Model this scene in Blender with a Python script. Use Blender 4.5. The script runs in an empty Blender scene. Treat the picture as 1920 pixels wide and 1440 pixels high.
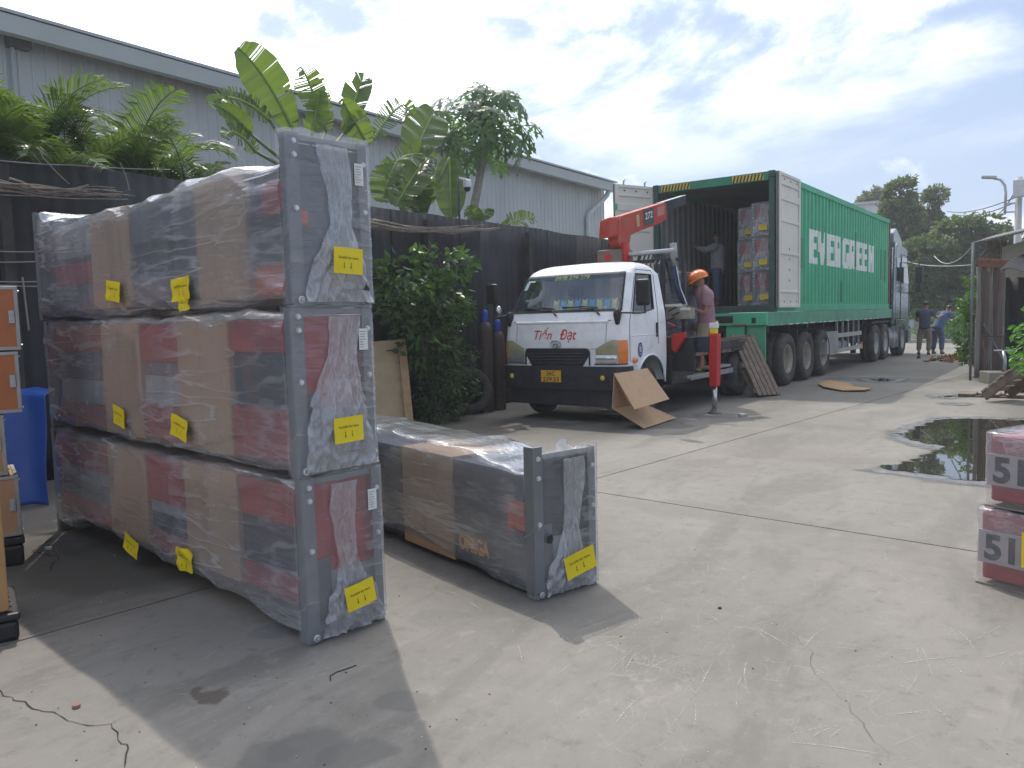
import bpy, math, random
import numpy as np
from mathutils import Vector, Matrix, noise as mnoise
random.seed(7); rng = np.random.default_rng(11)
S = bpy.context.scene
R = math.radians
PI = math.pi

# ---------------------------------------------------------------- camera
CAM_F, CAM_H, CAM_YAW, CAM_PITCH, CAM_ROLL = 1478.0, 1.45, R(36.1), R(4.7), R(1.5)
_f = Vector((-math.sin(CAM_YAW)*math.cos(CAM_PITCH), math.cos(CAM_YAW)*math.cos(CAM_PITCH), -math.sin(CAM_PITCH)))
_r0 = Vector((math.cos(CAM_YAW), math.sin(CAM_YAW), 0)); _u0 = _r0.cross(_f)
_r = _r0*math.cos(CAM_ROLL) - _u0*math.sin(CAM_ROLL)
_u = _u0*math.cos(CAM_ROLL) + _r0*math.sin(CAM_ROLL)
cam_data = bpy.data.cameras.new("camera"); cam = bpy.data.objects.new("camera", cam_data)
S.collection.objects.link(cam); S.camera = cam
cam_data.sensor_width = 36; cam_data.lens = CAM_F/1920*36; cam_data.clip_end = 2000; cam_data.clip_start = 0.05
cam.matrix_world = Matrix(((_r.x, _u.x, -_f.x, 0), (_r.y, _u.y, -_f.y, 0), (_r.z, _u.z, -_f.z, CAM_H), (0, 0, 0, 1)))

# ---------------------------------------------------------------- world, sun, exposure
SUN_EL = 55.0; SUN_AZ = 52.3      # elevation; azimuth measured from +Y towards -X
sun_dir = Vector((-math.sin(R(SUN_AZ))*math.cos(R(SUN_EL)), math.cos(R(SUN_AZ))*math.cos(R(SUN_EL)), math.sin(R(SUN_EL))))
world = bpy.data.worlds.new("World"); S.world = world; world.use_nodes = True

class NT:
    """tiny node-tree writer"""
    def __init__(s, tree): s.t = tree; s.n = tree.nodes; s.l = tree.links
    def new(s, typ, **kw):
        n = s.n.new(typ)
        for k, v in kw.items(): setattr(n, k, v)
        return n
    def put(s, sock, v):
        if isinstance(v, bpy.types.NodeSocket): s.l.new(v, sock)
        elif v is not None:
            if isinstance(v, (tuple, list)) and len(v) == 3 and sock.type == 'RGBA': v = (*v, 1)
            sock.default_value = v
    def math(s, op, a, b=None, c=None, clamp=False):
        n = s.new('ShaderNodeMath', operation=op, use_clamp=clamp)
        for i, v in enumerate((a, b, c)):
            if v is not None: s.put(n.inputs[i], v)
        return n.outputs[0]
    def vmath(s, op, a, b=None):
        n = s.new('ShaderNodeVectorMath', operation=op); s.put(n.inputs[0], a)
        if b is not None: s.put(n.inputs[1], b)
        return n.outputs['Value'] if op in ('LENGTH', 'DOT_PRODUCT', 'DISTANCE') else n.outputs[0]
    def noise(s, vec, scale=5, detail=4, rough=.55, dist=0, dim='3D'):
        n = s.new('ShaderNodeTexNoise', noise_dimensions=dim); s.put(n.inputs['Vector'], vec)
        n.inputs['Scale'].default_value = scale; n.inputs['Detail'].default_value = detail
        n.inputs['Roughness'].default_value = rough; n.inputs['Distortion'].default_value = dist
        return n.outputs['Fac']
    def ramp(s, fac, *stops, interp='LINEAR'):
        n = s.new('ShaderNodeValToRGB'); s.put(n.inputs[0], fac); e = n.color_ramp.elements; n.color_ramp.interpolation = interp
        while len(e) < len(stops): e.new(.5)
        for el, (p, c) in zip(e, stops):
            el.position = p; el.color = (c, c, c, 1) if isinstance(c, (int, float)) else (*c, 1)
        return n.outputs[0]
    def mix(s, fac, a, b, mode='MIX'):
        n = s.new('ShaderNodeMix', data_type='RGBA', blend_type=mode)
        s.put(n.inputs[0], fac); s.put(n.inputs[6], a); s.put(n.inputs[7], b); return n.outputs[2]
    def maprange(s, v, a, b, c=0, d=1, smooth=True):
        n = s.new('ShaderNodeMapRange'); n.interpolation_type = 'SMOOTHSTEP' if smooth else 'LINEAR'
        s.put(n.inputs[0], v)
        for i, x in enumerate((a, b, c, d)): n.inputs[i+1].default_value = x
        return n.outputs[0]
    def mapping(s, vec, scale=(1, 1, 1), rot=(0, 0, 0), loc=(0, 0, 0)):
        n = s.new('ShaderNodeMapping'); s.put(n.inputs['Vector'], vec)
        n.inputs['Scale'].default_value = scale; n.inputs['Rotation'].default_value = rot; n.inputs['Location'].default_value = loc
        return n.outputs[0]
    def bump(s, h, strength=.3, dist=.02, normal=None):
        n = s.new('ShaderNodeBump'); s.put(n.inputs['Height'], h); n.inputs['Strength'].default_value = strength
        n.inputs['Distance'].default_value = dist
        if normal is not None: s.put(n.inputs['Normal'], normal)
        return n.outputs[0]

def make_world():
    t = NT(world.node_tree); t.n.clear()
    sky = t.new('ShaderNodeTexSky', sky_type='NISHITA', sun_disc=False)
    sky.sun_elevation = R(SUN_EL); sky.sun_rotation = R(-SUN_AZ)
    sky.air_density = 1.0; sky.dust_density = 2.0; sky.ozone_density = 1.0; sky.altitude = 20
    d = t.new('ShaderNodeTexCoord').outputs['Generated']
    sep = t.new('ShaderNodeSeparateXYZ'); t.put(sep.inputs[0], d)
    zz = t.math('MAXIMUM', sep.outputs[2], 0.0)
    den = t.math('ADD', zz, .16)
    comb = t.new('ShaderNodeCombineXYZ')
    t.put(comb.inputs[0], t.math('DIVIDE', sep.outputs[0], den)); t.put(comb.inputs[1], t.math('DIVIDE', sep.outputs[1], den))
    p = t.mapping(comb.outputs[0], rot=(0, 0, R(36)), loc=(2.87, 9.49, 0))
    # thin high sheet of cloud, with soft streaks and holes
    n1 = t.noise(t.mapping(p, (1.0, 1.5, 1)), .95, 7, .58, .35)
    high = t.maprange(n1, .45, .68)
    # heaped cumulus lower down
    q = t.mapping(d, (1, 1, 1.7), loc=(1.1, 7.3, 4.4))
    n2 = t.noise(q, 4.2, 8, .60, .15)
    low_band = t.math('MULTIPLY', t.maprange(sep.outputs[2], .0, .05), t.maprange(sep.outputs[2], .24, .42, 1, 0))
    low = t.math('MULTIPLY', t.maprange(n2, .48, .64), low_band)
    wgt = t.maprange(sep.outputs[2], .12, .34)
    high = t.math('MULTIPLY', high, wgt)
    cov = t.math('MAXIMUM', high, t.math('MULTIPLY', low, .85))
    # sun-side clouds are brighter (forward scattering), boosted mostly out of view to fill the shade
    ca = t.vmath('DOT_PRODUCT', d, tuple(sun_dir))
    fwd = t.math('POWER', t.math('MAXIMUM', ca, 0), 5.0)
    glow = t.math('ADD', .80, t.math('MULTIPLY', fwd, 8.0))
    body = t.math('ADD', .86, t.math('MULTIPLY', t.noise(q, 9, 5, .55), .28))
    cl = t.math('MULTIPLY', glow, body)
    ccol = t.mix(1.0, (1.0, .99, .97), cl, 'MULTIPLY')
    # haze veil near the horizon
    veil = t.maprange(sep.outputs[2], -.02, .5, .80, .55)
    bg = t.mix(1.0, sky.outputs[0], (.13, .13, .13), 'MULTIPLY')
    bg = t.mix(veil, bg, (.37, .47, .66))
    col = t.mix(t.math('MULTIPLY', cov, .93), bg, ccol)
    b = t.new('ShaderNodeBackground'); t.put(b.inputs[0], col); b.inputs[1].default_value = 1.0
    o = t.new('ShaderNodeOutputWorld'); t.l.new(b.outputs[0], o.inputs[0])
make_world()

sl = bpy.data.lights.new("sun", 'SUN'); sl.energy = 2.0; sl.angle = R(.55); sl.color = (1, .94, .85)
so = bpy.data.objects.new("sun", sl); S.collection.objects.link(so)
so.rotation_euler = sun_dir.to_track_quat('Z', 'Y').to_euler(); so.location = sun_dir*60
S.view_settings.view_transform = 'Standard'; S.view_settings.look = 'None'
S.view_settings.exposure = 0.44; S.view_settings.gamma = 1.0; S.view_settings.use_curve_mapping = False
S.render.engine = 'CYCLES'
S.cycles.max_bounces = 10; S.cycles.transparent_max_bounces = 24; S.cycles.diffuse_bounces = 4
S.cycles.glossy_bounces = 4; S.cycles.transmission_bounces = 6
S.cycles.caustics_reflective = False; S.cycles.caustics_refractive = False
S.cycles.use_denoising = True

# ---------------------------------------------------------------- measuring helpers (pixel of the photo -> place on a known plane)
EYE = Vector((0, 0, CAM_H))
def ray(x, y): return (_f + (x-960)/CAM_F*_r - (y-720)/CAM_F*_u)
def G(x, y, z=0.0):
    d = ray(x, y); return EYE + d*((z-CAM_H)/d.z)
def AT(x, y, p, n):
    d = ray(x, y); n = Vector(n); return EYE + d*((Vector(p)-EYE).dot(n)/d.dot(n))
def AX(x, y, X): return AT(x, y, (X, 0, 0), (1, 0, 0))
def AY(x, y, Y): return AT(x, y, (0, Y, 0), (0, 1, 0))

# ---------------------------------------------------------------- building helpers
COL = S.collection
class MB:
    """collects simple shapes and links them as ONE mesh object"""
    def __init__(s): s.v = []; s.f = []; s.m = []
    def add(s, vs, fs, mi=0):
        o = len(s.v); s.v += [tuple(p) for p in vs]; s.f += [tuple(i+o for i in f) for f in fs]; s.m += [mi]*len(fs); return s
    def box(s, x0, x1, y0, y1, z0, z1, mi=0, M=None):
        vs = [Vector((x, y, z)) for z in (z0, z1) for y in (y0, y1) for x in (x0, x1)]
        if M is not None: vs = [M @ p for p in vs]
        return s.add(vs, [(0, 2, 3, 1), (4, 5, 7, 6), (0, 1, 5, 4), (2, 6, 7, 3), (0, 4, 6, 2), (1, 3, 7, 5)], mi)
    def cbox(s, c, d, mi=0, rot=None):
        M = Matrix.Translation(Vector(c)) @ (rot.to_4x4() if rot is not None else Matrix())
        return s.box(-d[0]/2, d[0]/2, -d[1]/2, d[1]/2, -d[2]/2, d[2]/2, mi, M)
    def bar(s, a, b, w, h, mi=0, up=(0, 0, 1)):
        a = Vector(a); b = Vector(b); d = b-a; L = d.length; d.normalize(); up = Vector(up)
        if abs(d.dot(up)) > .98: up = Vector((0, 1, 0))
        sd = d.cross(up).normalized(); u = sd.cross(d)
        M = Matrix((( *sd, 0), (*d, 0), (*u, 0), (0, 0, 0, 1))).transposed(); M.translation = a
        return s.box(-w/2, w/2, 0, L, -h/2, h/2, mi, M)
    def tube(s, pts, r, n=8, mi=0, caps=True):
        pts = [Vector(p) for p in pts]; k = len(pts); rs = r if isinstance(r, (list, tuple)) else [r]*k
        o = len(s.v); up = Vector((0, 0, 1)); prev = None
        for i, p in enumerate(pts):
            d = (pts[min(i+1, k-1)]-pts[max(i-1, 0)])
            d = d.normalized() if d.length > 1e-9 else Vector((0, 0, 1))
            if prev is None:
                a = d.cross(up) if abs(d.dot(up)) < .95 else d.cross(Vector((1, 0, 0)))
            else: a = prev - d*prev.dot(d)
            a.normalize(); prev = a; b = d.cross(a)
            for j in range(n):
                t = 2*PI*j/n; s.v.append(tuple(p + (a*math.cos(t)+b*math.sin(t))*rs[i]))
        for i in range(k-1):
            for j in range(n):
                s.f.append((o+i*n+j, o+i*n+(j+1) % n, o+(i+1)*n+(j+1) % n, o+(i+1)*n+j)); s.m.append(mi)
        if caps:
            s.f.append(tuple(o+j for j in reversed(range(n)))); s.m.append(mi)
            s.f.append(tuple(o+(k-1)*n+j for j in range(n))); s.m.append(mi)
        return s
    def lathe(s, prof, n=24, mi=0, M=None, close=False):
        """profile of (radius, height) round the local z axis"""
        o = len(s.v); M = M or Matrix()
        for r, h in prof:
            for j in range(n):
                t = 2*PI*j/n; s.v.append(tuple(M @ Vector((r*math.cos(t), r*math.sin(t), h))))
        k = len(prof); rng_ = range(k) if close else range(k-1)
        for i in rng_:
            i2 = (i+1) % k
            for j in range(n):
                s.f.append((o+i*n+j, o+i*n+(j+1) % n, o+i2*n+(j+1) % n, o+i2*n+j)); s.m.append(mi)
        return s
    def prism(s, pts, ext, mi=0):
        """closed planar outline pushed along ext"""
        n = len(pts); e = Vector(ext); vs = [Vector(p) for p in pts]; vs = vs+[p+e for p in vs]
        return s.add(vs, [tuple(reversed(range(n))), tuple(range(n, 2*n))]+[(i, (i+1) % n, n+(i+1) % n, n+i) for i in range(n)], mi)
    def grid(s, fn, nu, nv, mi=0, skip=None):
        o = len(s.v)
        for i in range(nu+1):
            for j in range(nv+1): s.v.append(tuple(fn(i/nu, j/nv)))
        for i in range(nu):
            for j in range(nv):
                if skip and skip((i+.5)/nu, (j+.5)/nv): continue
                m = mi((i+.5)/nu, (j+.5)/nv) if callable(mi) else mi
                s.f.append((o+i*(nv+1)+j, o+(i+1)*(nv+1)+j, o+(i+1)*(nv+1)+j+1, o+i*(nv+1)+j+1)); s.m.append(m)
        return s
    def mesh(s, name, mats):
        me = bpy.data.meshes.new(name); me.from_pydata(s.v, [], s.f)
        for m in (mats if isinstance(mats, (list, tuple)) else [mats]): me.materials.append(m)
        me.polygons.foreach_set('material_index', s.m); return me
    def build(s, name, mats, parent=None, loc=(0, 0, 0), rot=(0, 0, 0), smooth=False, bevel=0, solid=0):
        me = s.mesh(name, mats)
        if smooth:
            me.polygons.foreach_set('use_smooth', [True]*len(me.polygons))
        return link(name, me, parent, loc, rot, bevel, solid, smooth)
def link(name, me, parent=None, loc=(0, 0, 0), rot=(0, 0, 0), bevel=0, solid=0, smooth=False):
    o = bpy.data.objects.new(name, me); COL.objects.link(o); o.parent = parent; o.location = loc; o.rotation_euler = rot
    if bevel:
        b = o.modifiers.new('bevel', 'BEVEL'); b.width = bevel; b.segments = 2; b.limit_method = 'ANGLE'; b.angle_limit = R(40)
        b.harden_normals = False
    if solid:
        b = o.modifiers.new('solid', 'SOLIDIFY'); b.thickness = solid; b.offset = 0
    return o
def tag(o, label, cat, group=None, kind=None):
    o['label'] = label; o['category'] = cat
    if group: o['group'] = group
    if kind: o['kind'] = kind
    return o
def thing(name, label, cat, loc=(0, 0, 0), rz=0, group=None):
    o = bpy.data.objects.new(name, None); COL.objects.link(o); o.location = loc; o.rotation_euler = (0, 0, rz); o.empty_display_size = .2
    return tag(o, label, cat, group)
def struct(o): o['kind'] = 'structure'; return o
def stuff(o): o['kind'] = 'stuff'; return o
def copy_tree(o, parent=None):
    c = o.copy(); COL.objects.link(c); c.parent = parent
    for ch in list(o.children): copy_tree(ch, c)
    return c

# ---------------------------------------------------------------- text
_tc = {}
def text_verts(txt, shear=0, bold=0, spacing=1.0):
    k = (txt, shear, bold, spacing)
    if k in _tc: return _tc[k]
    cu = bpy.data.curves.new('txt', 'FONT'); cu.body = txt; cu.shear = shear; cu.offset = bold; cu.size = 1; cu.align_x = 'CENTER'
    cu.space_character = spacing; cu.resolution_u = 4
    o = bpy.data.objects.new('txt', cu); COL.objects.link(o)
    dg = bpy.context.evaluated_depsgraph_get(); me = bpy.data.meshes.new_from_object(o.evaluated_get(dg))
    vs = [v.co.copy() for v in me.vertices]; fs = [tuple(p.vertices) for p in me.polygons]
    bpy.data.objects.remove(o); bpy.data.curves.remove(cu); bpy.data.meshes.remove(me)
    _tc[k] = (vs, fs); return vs, fs
def text_on(mb, txt, origin, right, up, height, width=None, shear=0, bold=0, spacing=1.0, mi=0, warp=None):
    """lays flat lettering (capital height about `height`) centred on origin"""
    vs, fs = text_verts(txt, shear, bold, spacing)
    if not vs: return mb
    xs = [v.x for v in vs]; ys = [v.y for v in vs]; cx = (min(xs)+max(xs))/2
    cap = .7; sx = (width/(max(xs)-min(xs))) if width else height/cap; sy = height/cap
    o = Vector(origin); r = Vector(right).normalized(); u = Vector(up).normalized(); out = []
    for v in vs:
        p = o + r*((v.x-cx)*sx) + u*((v.y-.33)*sy)
        out.append(warp(p) if warp else p)
    return mb.add(out, fs, mi)

# ---------------------------------------------------------------- materials
_mats = {}
def pmat(name, col, rough=.6, metal=0, var=.12, scale=6, bump=0, bscale=40, dirt=0, dcol=(.10, .085, .065), dscale=3, coat=0, spec=.5, stretch=(1, 1, 1), alpha=None):
    """principled surface with uneven colour, dirt blotches, uneven gloss and fine relief"""
    if name in _mats: return _mats[name]
    m = bpy.data.materials.new(name); m.use_nodes = True; t = NT(m.node_tree); t.n.clear()
    o = t.new('ShaderNodeOutputMaterial'); b = t.new('ShaderNodeBsdfPrincipled'); t.l.new(b.outputs[0], o.inputs[0])
    c = t.mapping(t.new('ShaderNodeTexCoord').outputs['Object'], stretch)
    n = t.noise(c, scale, 5, .6)
    dark = tuple(x*(1-var) for x in col); lite = tuple(min(1, x*(1+var)) for x in col)
    k = t.ramp(n, (.3, dark), (.7, lite))
    if dirt:
        d = t.math('MULTIPLY', t.maprange(t.noise(c, dscale, 8, .68, .4), .46, .68), dirt)
        k = t.mix(d, k, dcol)
    t.put(b.inputs['Base Color'], k)
    t.put(b.inputs['Roughness'], t.maprange(t.noise(c, scale*1.7, 4), .3, .7, max(.02, rough-.08), min(1, rough+.1)))
    b.inputs['Metallic'].default_value = metal; b.inputs['Specular IOR Level'].default_value = spec
    if coat: b.inputs['Coat Weight'].default_value = coat; b.inputs['Coat Roughness'].default_value = .15
    if bump: t.put(b.inputs['Normal'], t.bump(t.noise(c, bscale, 6, .6), bump, .01))
    _mats[name] = m; return m

def leafmat(name, a, b_, trans=.35, rough=.45, tcol=None):
    if name in _mats: return _mats[name]
    m = bpy.data.materials.new(name); m.use_nodes = True; t = NT(m.node_tree); t.n.clear()
    o = t.new('ShaderNodeOutputMaterial'); b = t.new('ShaderNodeBsdfPrincipled')
    geo = t.new('ShaderNodeNewGeometry'); c = t.new('ShaderNodeTexCoord').outputs['Object']
    ri = t.math('ADD', t.math('MULTIPLY', geo.outputs['Random Per Island'], .7), t.math('MULTIPLY', t.noise(c, 2.2, 3), .3))
    k = t.ramp(ri, (.15, a), (.85, b_))
    t.put(b.inputs['Base Color'], k); b.inputs['Roughness'].default_value = rough
    tr = t.new('ShaderNodeBsdfTranslucent'); t.put(tr.inputs[0], t.mix(1.0, k, tcol or (1.5, 1.9, .55), 'MULTIPLY'))
    mx = t.new('ShaderNodeMixShader'); mx.inputs[0].default_value = trans
    t.l.new(b.outputs[0], mx.inputs[1]); t.l.new(tr.outputs[0], mx.inputs[2]); t.l.new(mx.outputs[0], o.inputs[0])
    _mats[name] = m; return m

def fresnel(t, nrm, f0=.09):
    """two-sided Schlick reflectance for thin sheets"""
    g = t.new('ShaderNodeNewGeometry'); n = nrm if nrm is not None else g.outputs['Normal']
    c = t.math('ABSOLUTE', t.vmath('DOT_PRODUCT', g.outputs['Incoming'], n)); k = t.math('POWER', t.math('SUBTRACT', 1.0, c, clamp=True), 5.0)
    return t.math('ADD', f0, t.math('MULTIPLY', k, 1-f0))

def film_mat(name, white=.22, contrast=.5, stretch=(.5, 3, 3), scale=3.0, gloss=.6, bstr=.3, tint=(.93, .945, .97), ang=0.0):
    """thin polythene: mostly see-through, milky where it bunches up, white glint streaks painted in, with glossy wrinkles"""
    if name in _mats: return _mats[name]
    m = bpy.data.materials.new(name); m.use_nodes = True; t = NT(m.node_tree); t.n.clear()
    o = t.new('ShaderNodeOutputMaterial')
    c0 = t.new('ShaderNodeTexCoord').outputs['Object']
    c = t.mapping(c0, stretch, rot=(0, ang, 0))
    wob = t.noise(c0, 1.6, 3, .5)
    n1 = t.noise(c, scale, 3, .5, .35)
    ridge = t.math('SUBTRACT', 1.0, t.math('ABSOLUTE', t.math('SUBTRACT', t.math('MULTIPLY', n1, 2), 1.0)))
    n2 = t.noise(t.mapping(c0, tuple(x*1.0 for x in stretch), rot=(0, -ang*.6-.35, 0)), scale*1.9, 3, .5, .3)
    ridge2 = t.math('SUBTRACT', 1.0, t.math('ABSOLUTE', t.math('SUBTRACT', t.math('MULTIPLY', n2, 2), 1.0)))
    big = t.noise(c0, 2.2, 4, .6)
    h = t.math('ADD', t.math('MULTIPLY', t.math('POWER', ridge, 3.0), .8), t.math('ADD', t.math('MULTIPLY', t.math('POWER', ridge2, 4.0), .45), t.math('MULTIPLY', big, .6)))
    nrm = t.bump(h, bstr, .012)
    glint_streak = t.math('MULTIPLY', t.maprange(ridge, .90, 1.0), t.maprange(wob, .40, .66))  # milky folds, whitened in narrow lines to stand in for specular highlights
    glint_streak2 = t.math('MULTIPLY', t.maprange(ridge2, .90, .995), t.maprange(big, .48, .62))
    fac = t.math('ADD', white, t.math('MULTIPLY', t.maprange(big, .35, .7), contrast*.25))
    fac = t.math('ADD', fac, t.math('MULTIPLY', t.math('MAXIMUM', glint_streak, t.math('MULTIPLY', glint_streak2, .35)), contrast), clamp=True)
    tp = t.new('ShaderNodeBsdfTransparent'); tp.inputs[0].default_value = (*tint, 1)
    df = t.new('ShaderNodeBsdfDiffuse'); df.inputs[0].default_value = (.78, .80, .83, 1); t.put(df.inputs['Normal'], nrm)
    tl = t.new('ShaderNodeBsdfTranslucent'); tl.inputs[0].default_value = (.78, .80, .83, 1); t.put(tl.inputs['Normal'], nrm)
    a = t.new('ShaderNodeMixShader'); a.inputs[0].default_value = .45; t.l.new(df.outputs[0], a.inputs[1]); t.l.new(tl.outputs[0], a.inputs[2])
    b = t.new('ShaderNodeMixShader'); t.put(b.inputs[0], fac); t.l.new(tp.outputs[0], b.inputs[1]); t.l.new(a.outputs[0], b.inputs[2])
    g = t.new('ShaderNodeBsdfGlossy'); g.inputs['Roughness'].default_value = .12; g.inputs[0].default_value = (1, 1, 1, 1); t.put(g.inputs['Normal'], nrm)
    fr = fresnel(t, nrm)
    gl = t.new('ShaderNodeMixShader'); t.put(gl.inputs[0], t.math('MULTIPLY', fr, gloss, clamp=True))
    t.l.new(b.outputs[0], gl.inputs[1]); t.l.new(g.outputs[0], gl.inputs[2]); t.l.new(gl.outputs[0], o.inputs[0])
    _mats[name] = m; return m

def glassmat(name, tint=(.5, .56, .6), gloss=1.0, body=None, bodyfac=0):
    if name in _mats: return _mats[name]
    m = bpy.data.materials.new(name); m.use_nodes = True; t = NT(m.node_tree); t.n.clear()
    o = t.new('ShaderNodeOutputMaterial'); tp = t.new('ShaderNodeBsdfTransparent'); tp.inputs[0].default_value = (*tint, 1)
    g = t.new('ShaderNodeBsdfGlossy'); g.inputs['Roughness'].default_value = .02
    fr = fresnel(t, None)
    mx = t.new('ShaderNodeMixShader'); t.put(mx.inputs[0], t.math('MULTIPLY', fr, gloss, clamp=True))
    base = tp.outputs[0]
    if body:
        d = t.new('ShaderNodeBsdfDiffuse'); d.inputs[0].default_value = (*body, 1)
        m2 = t.new('ShaderNodeMixShader'); m2.inputs[0].default_value = bodyfac; t.l.new(tp.outputs[0], m2.inputs[1]); t.l.new(d.outputs[0], m2.inputs[2]); base = m2.outputs[0]
    t.l.new(base, mx.inputs[1]); t.l.new(g.outputs[0], mx.inputs[2]); t.l.new(mx.outputs[0], o.inputs[0])
    _mats[name] = m; return m

M_black = pmat('black_plastic', (.018, .018, .02), .5, bump=.1)
M_rubber = pmat('tyre_rubber', (.055, .053, .05), .85, var=.3, bump=.3, dirt=.5, dcol=(.16, .145, .125), dscale=5)
M_dark = pmat('dark_metal', (.028, .03, .035), .6, var=.3, dirt=.3)
M_steel = pmat('galvanised_steel', (.42, .44, .46), .42, .6, var=.15)
M_bolt = pmat('zinc_bolt', (.62, .64, .65), .35, .5)
M_grey = pmat('grey_paint', (.165, .175, .18), .5, var=.1, bump=.05, dirt=.25)
M_red = pmat('red_paint', (.42, .028, .03), .4, var=.15, dirt=.12)
M_orange = pmat('orange_paint', (.62, .10, .03), .45)
M_navy = pmat('navy_paint', (.022, .027, .045), .45, var=.3)
M_card = pmat('cardboard', (.47, .31, .185), .85, var=.1, scale=3, bump=.05, bscale=90, dirt=.12, dcol=(.24, .16, .09))
M_yellow = pmat('yellow_paper', (.80, .62, .01), .6, var=.06, scale=12)
M_ink = pmat('black_ink', (.02, .02, .02), .7)
M_paper = pmat('white_paper', (.72, .72, .68), .8, var=.08, scale=20)
M_white = pmat('white_paint', (.70, .71, .72), .35, var=.07, scale=3, dirt=.16, dcol=(.35, .31, .25), dscale=4, coat=.3)
M_wood = pmat('raw_wood', (.36, .24, .13), .8, var=.3, scale=5, stretch=(1, 1, .12), bump=.2, dirt=.25)
M_oldwood = pmat('weathered_wood', (.20, .15, .115), .9, var=.35, scale=9, bump=.35, dirt=.4, dcol=(.09, .07, .06))
M_green = pmat('container_green', (.085, .46, .255), .6, var=.09, scale=1.2, dirt=.22, dcol=(.10, .22, .14), dscale=2.6, spec=.25)
M_rail = pmat('chassis_green', (.09, .34, .20), .6, var=.2, scale=2, dirt=.35, dcol=(.16, .15, .11), dscale=3)
M_doorw = pmat('door_cream', (.74, .71, .63), .6, var=.05, scale=1.5, dirt=.16, dcol=(.42, .36, .28), dscale=3)
# ================================================================ GROUND
JD = Vector((math.sin(R(6.2)), math.cos(R(6.2)), 0)); JN = Vector((JD.y, -JD.x, 0))   # joint direction and its right-hand normal
JO = Vector((-3.52, 6.2, 0))
def concrete_mat():
    m = bpy.data.materials.new('concrete'); m.use_nodes = True; t = NT(m.node_tree); t.n.clear()
    o = t.new('ShaderNodeOutputMaterial'); b = t.new('ShaderNodeBsdfPrincipled'); t.l.new(b.outputs[0], o.inputs[0])
    p = t.new('ShaderNodeNewGeometry').outputs['Position']
    w = t.mapping(p, (1, 1, 0))
    # broad weathering, lengthwise streaks of tyre dirt, fine speckle
    n1 = t.noise(w, .45, 7, .62, .3); n2 = t.noise(t.mapping(w, (1.6, .45, 0), rot=(0, 0, R(6))), 1.3, 6, .65, .6)
    n3 = t.noise(w, 9, 7, .72); n4 = t.noise(w, 75, 4, .7)
    k = t.ramp(n1, (.30, (.245, .232, .213)), (.5, (.318, .302, .278)), (.70, (.385, .365, .335)))
    k = t.mix(t.math('MULTIPLY', t.maprange(n2, .46, .66), .7), k, (.19, .18, .163))
    k = t.mix(t.math('MULTIPLY', t.maprange(n3, .52, .70), .45), k, (.17, .16, .15))
    k = t.mix(t.math('MULTIPLY', t.maprange(n3, .46, .30), .45), k, (.42, .40, .365))
    k = t.mix(t.math('MULTIPLY', t.maprange(n4, .60, .72), .40), k, (.13, .12, .11))
    k = t.mix(t.math('MULTIPLY', t.maprange(n4, .38, .27), .35), k, (.50, .48, .44))
    # pale scrape lines left by pallets and chains
    for rz, sc, seed, amt in ((.35, 1.5, 1.0, .20), (1.05, 1.1, 7.0, .18), (2.3, 1.8, 3.5, .16)):
        q = t.mapping(p, (1, .22, 0), rot=(0, 0, rz), loc=(seed, seed*1.3, 0))
        v = t.new('ShaderNodeTexVoronoi', feature='DISTANCE_TO_EDGE'); v.inputs['Scale'].default_value = sc*1.6
        nz = t.new('ShaderNodeTexNoise'); t.put(nz.inputs['Vector'], w); nz.inputs['Scale'].default_value = 1.8; nz.inputs['Detail'].default_value = 6
        qq = t.vmath('ADD', q, t.mapping(nz.outputs['Color'], (.5, .5, 0)))
        t.put(v.inputs['Vector'], qq)
        line = t.math('MULTIPLY', t.maprange(v.outputs['Distance'], .008, .001), t.maprange(t.noise(w, .9, 4, .6), .44, .58))
        line = t.math('MULTIPLY', line, t.maprange(t.noise(w, 14, 4), .42, .58))
        k = t.mix(t.math('MULTIPLY', line, amt), k, (.60, .58, .53))
    # damp and oily stains, plus broad darker patches under stack, truck and trailer
    dn = t.new('ShaderNodeTexNoise'); t.put(dn.inputs['Vector'], w); dn.inputs['Scale'].default_value = 2.3; dn.inputs['Detail'].default_value = 6
    wob = t.vmath('ADD', w, t.mapping(dn.outputs['Color'], (.55, .55, 0), loc=(-.275, -.275, 0)))
    def dark_patch(x, y, r, amt, col, sx=1.0, soft=.35):
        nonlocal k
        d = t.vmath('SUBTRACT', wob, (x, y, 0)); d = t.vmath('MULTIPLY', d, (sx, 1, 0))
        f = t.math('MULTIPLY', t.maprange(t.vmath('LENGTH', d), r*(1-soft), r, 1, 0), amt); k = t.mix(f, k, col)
    for x, y, r, amt, col, sx in DARK_PATCHES: dark_patch(x, y, r, amt, col, sx)
    for x, y, r, amt, col, sx in SHARP: dark_patch(x, y, r, amt, col, sx, .12)
    k = t.mix(1.0, k, (.70, .685, .66), 'MULTIPLY')
    t.put(b.inputs['Base Color'], k)
    t.put(b.inputs['Roughness'], t.maprange(n2, .4, .75, .88, .62)); b.inputs['Specular IOR Level'].default_value = .35
    t.put(b.inputs['Normal'], t.bump(t.math('ADD', t.math('MULTIPLY', n3, .7), t.math('MULTIPLY', n4, .3)), .35, .008))
    return m
def gs(px, py): v = G(px, py); return v.x, v.y
DAMP = (.16, .16, .155); OIL = (.09, .085, .08)
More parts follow.
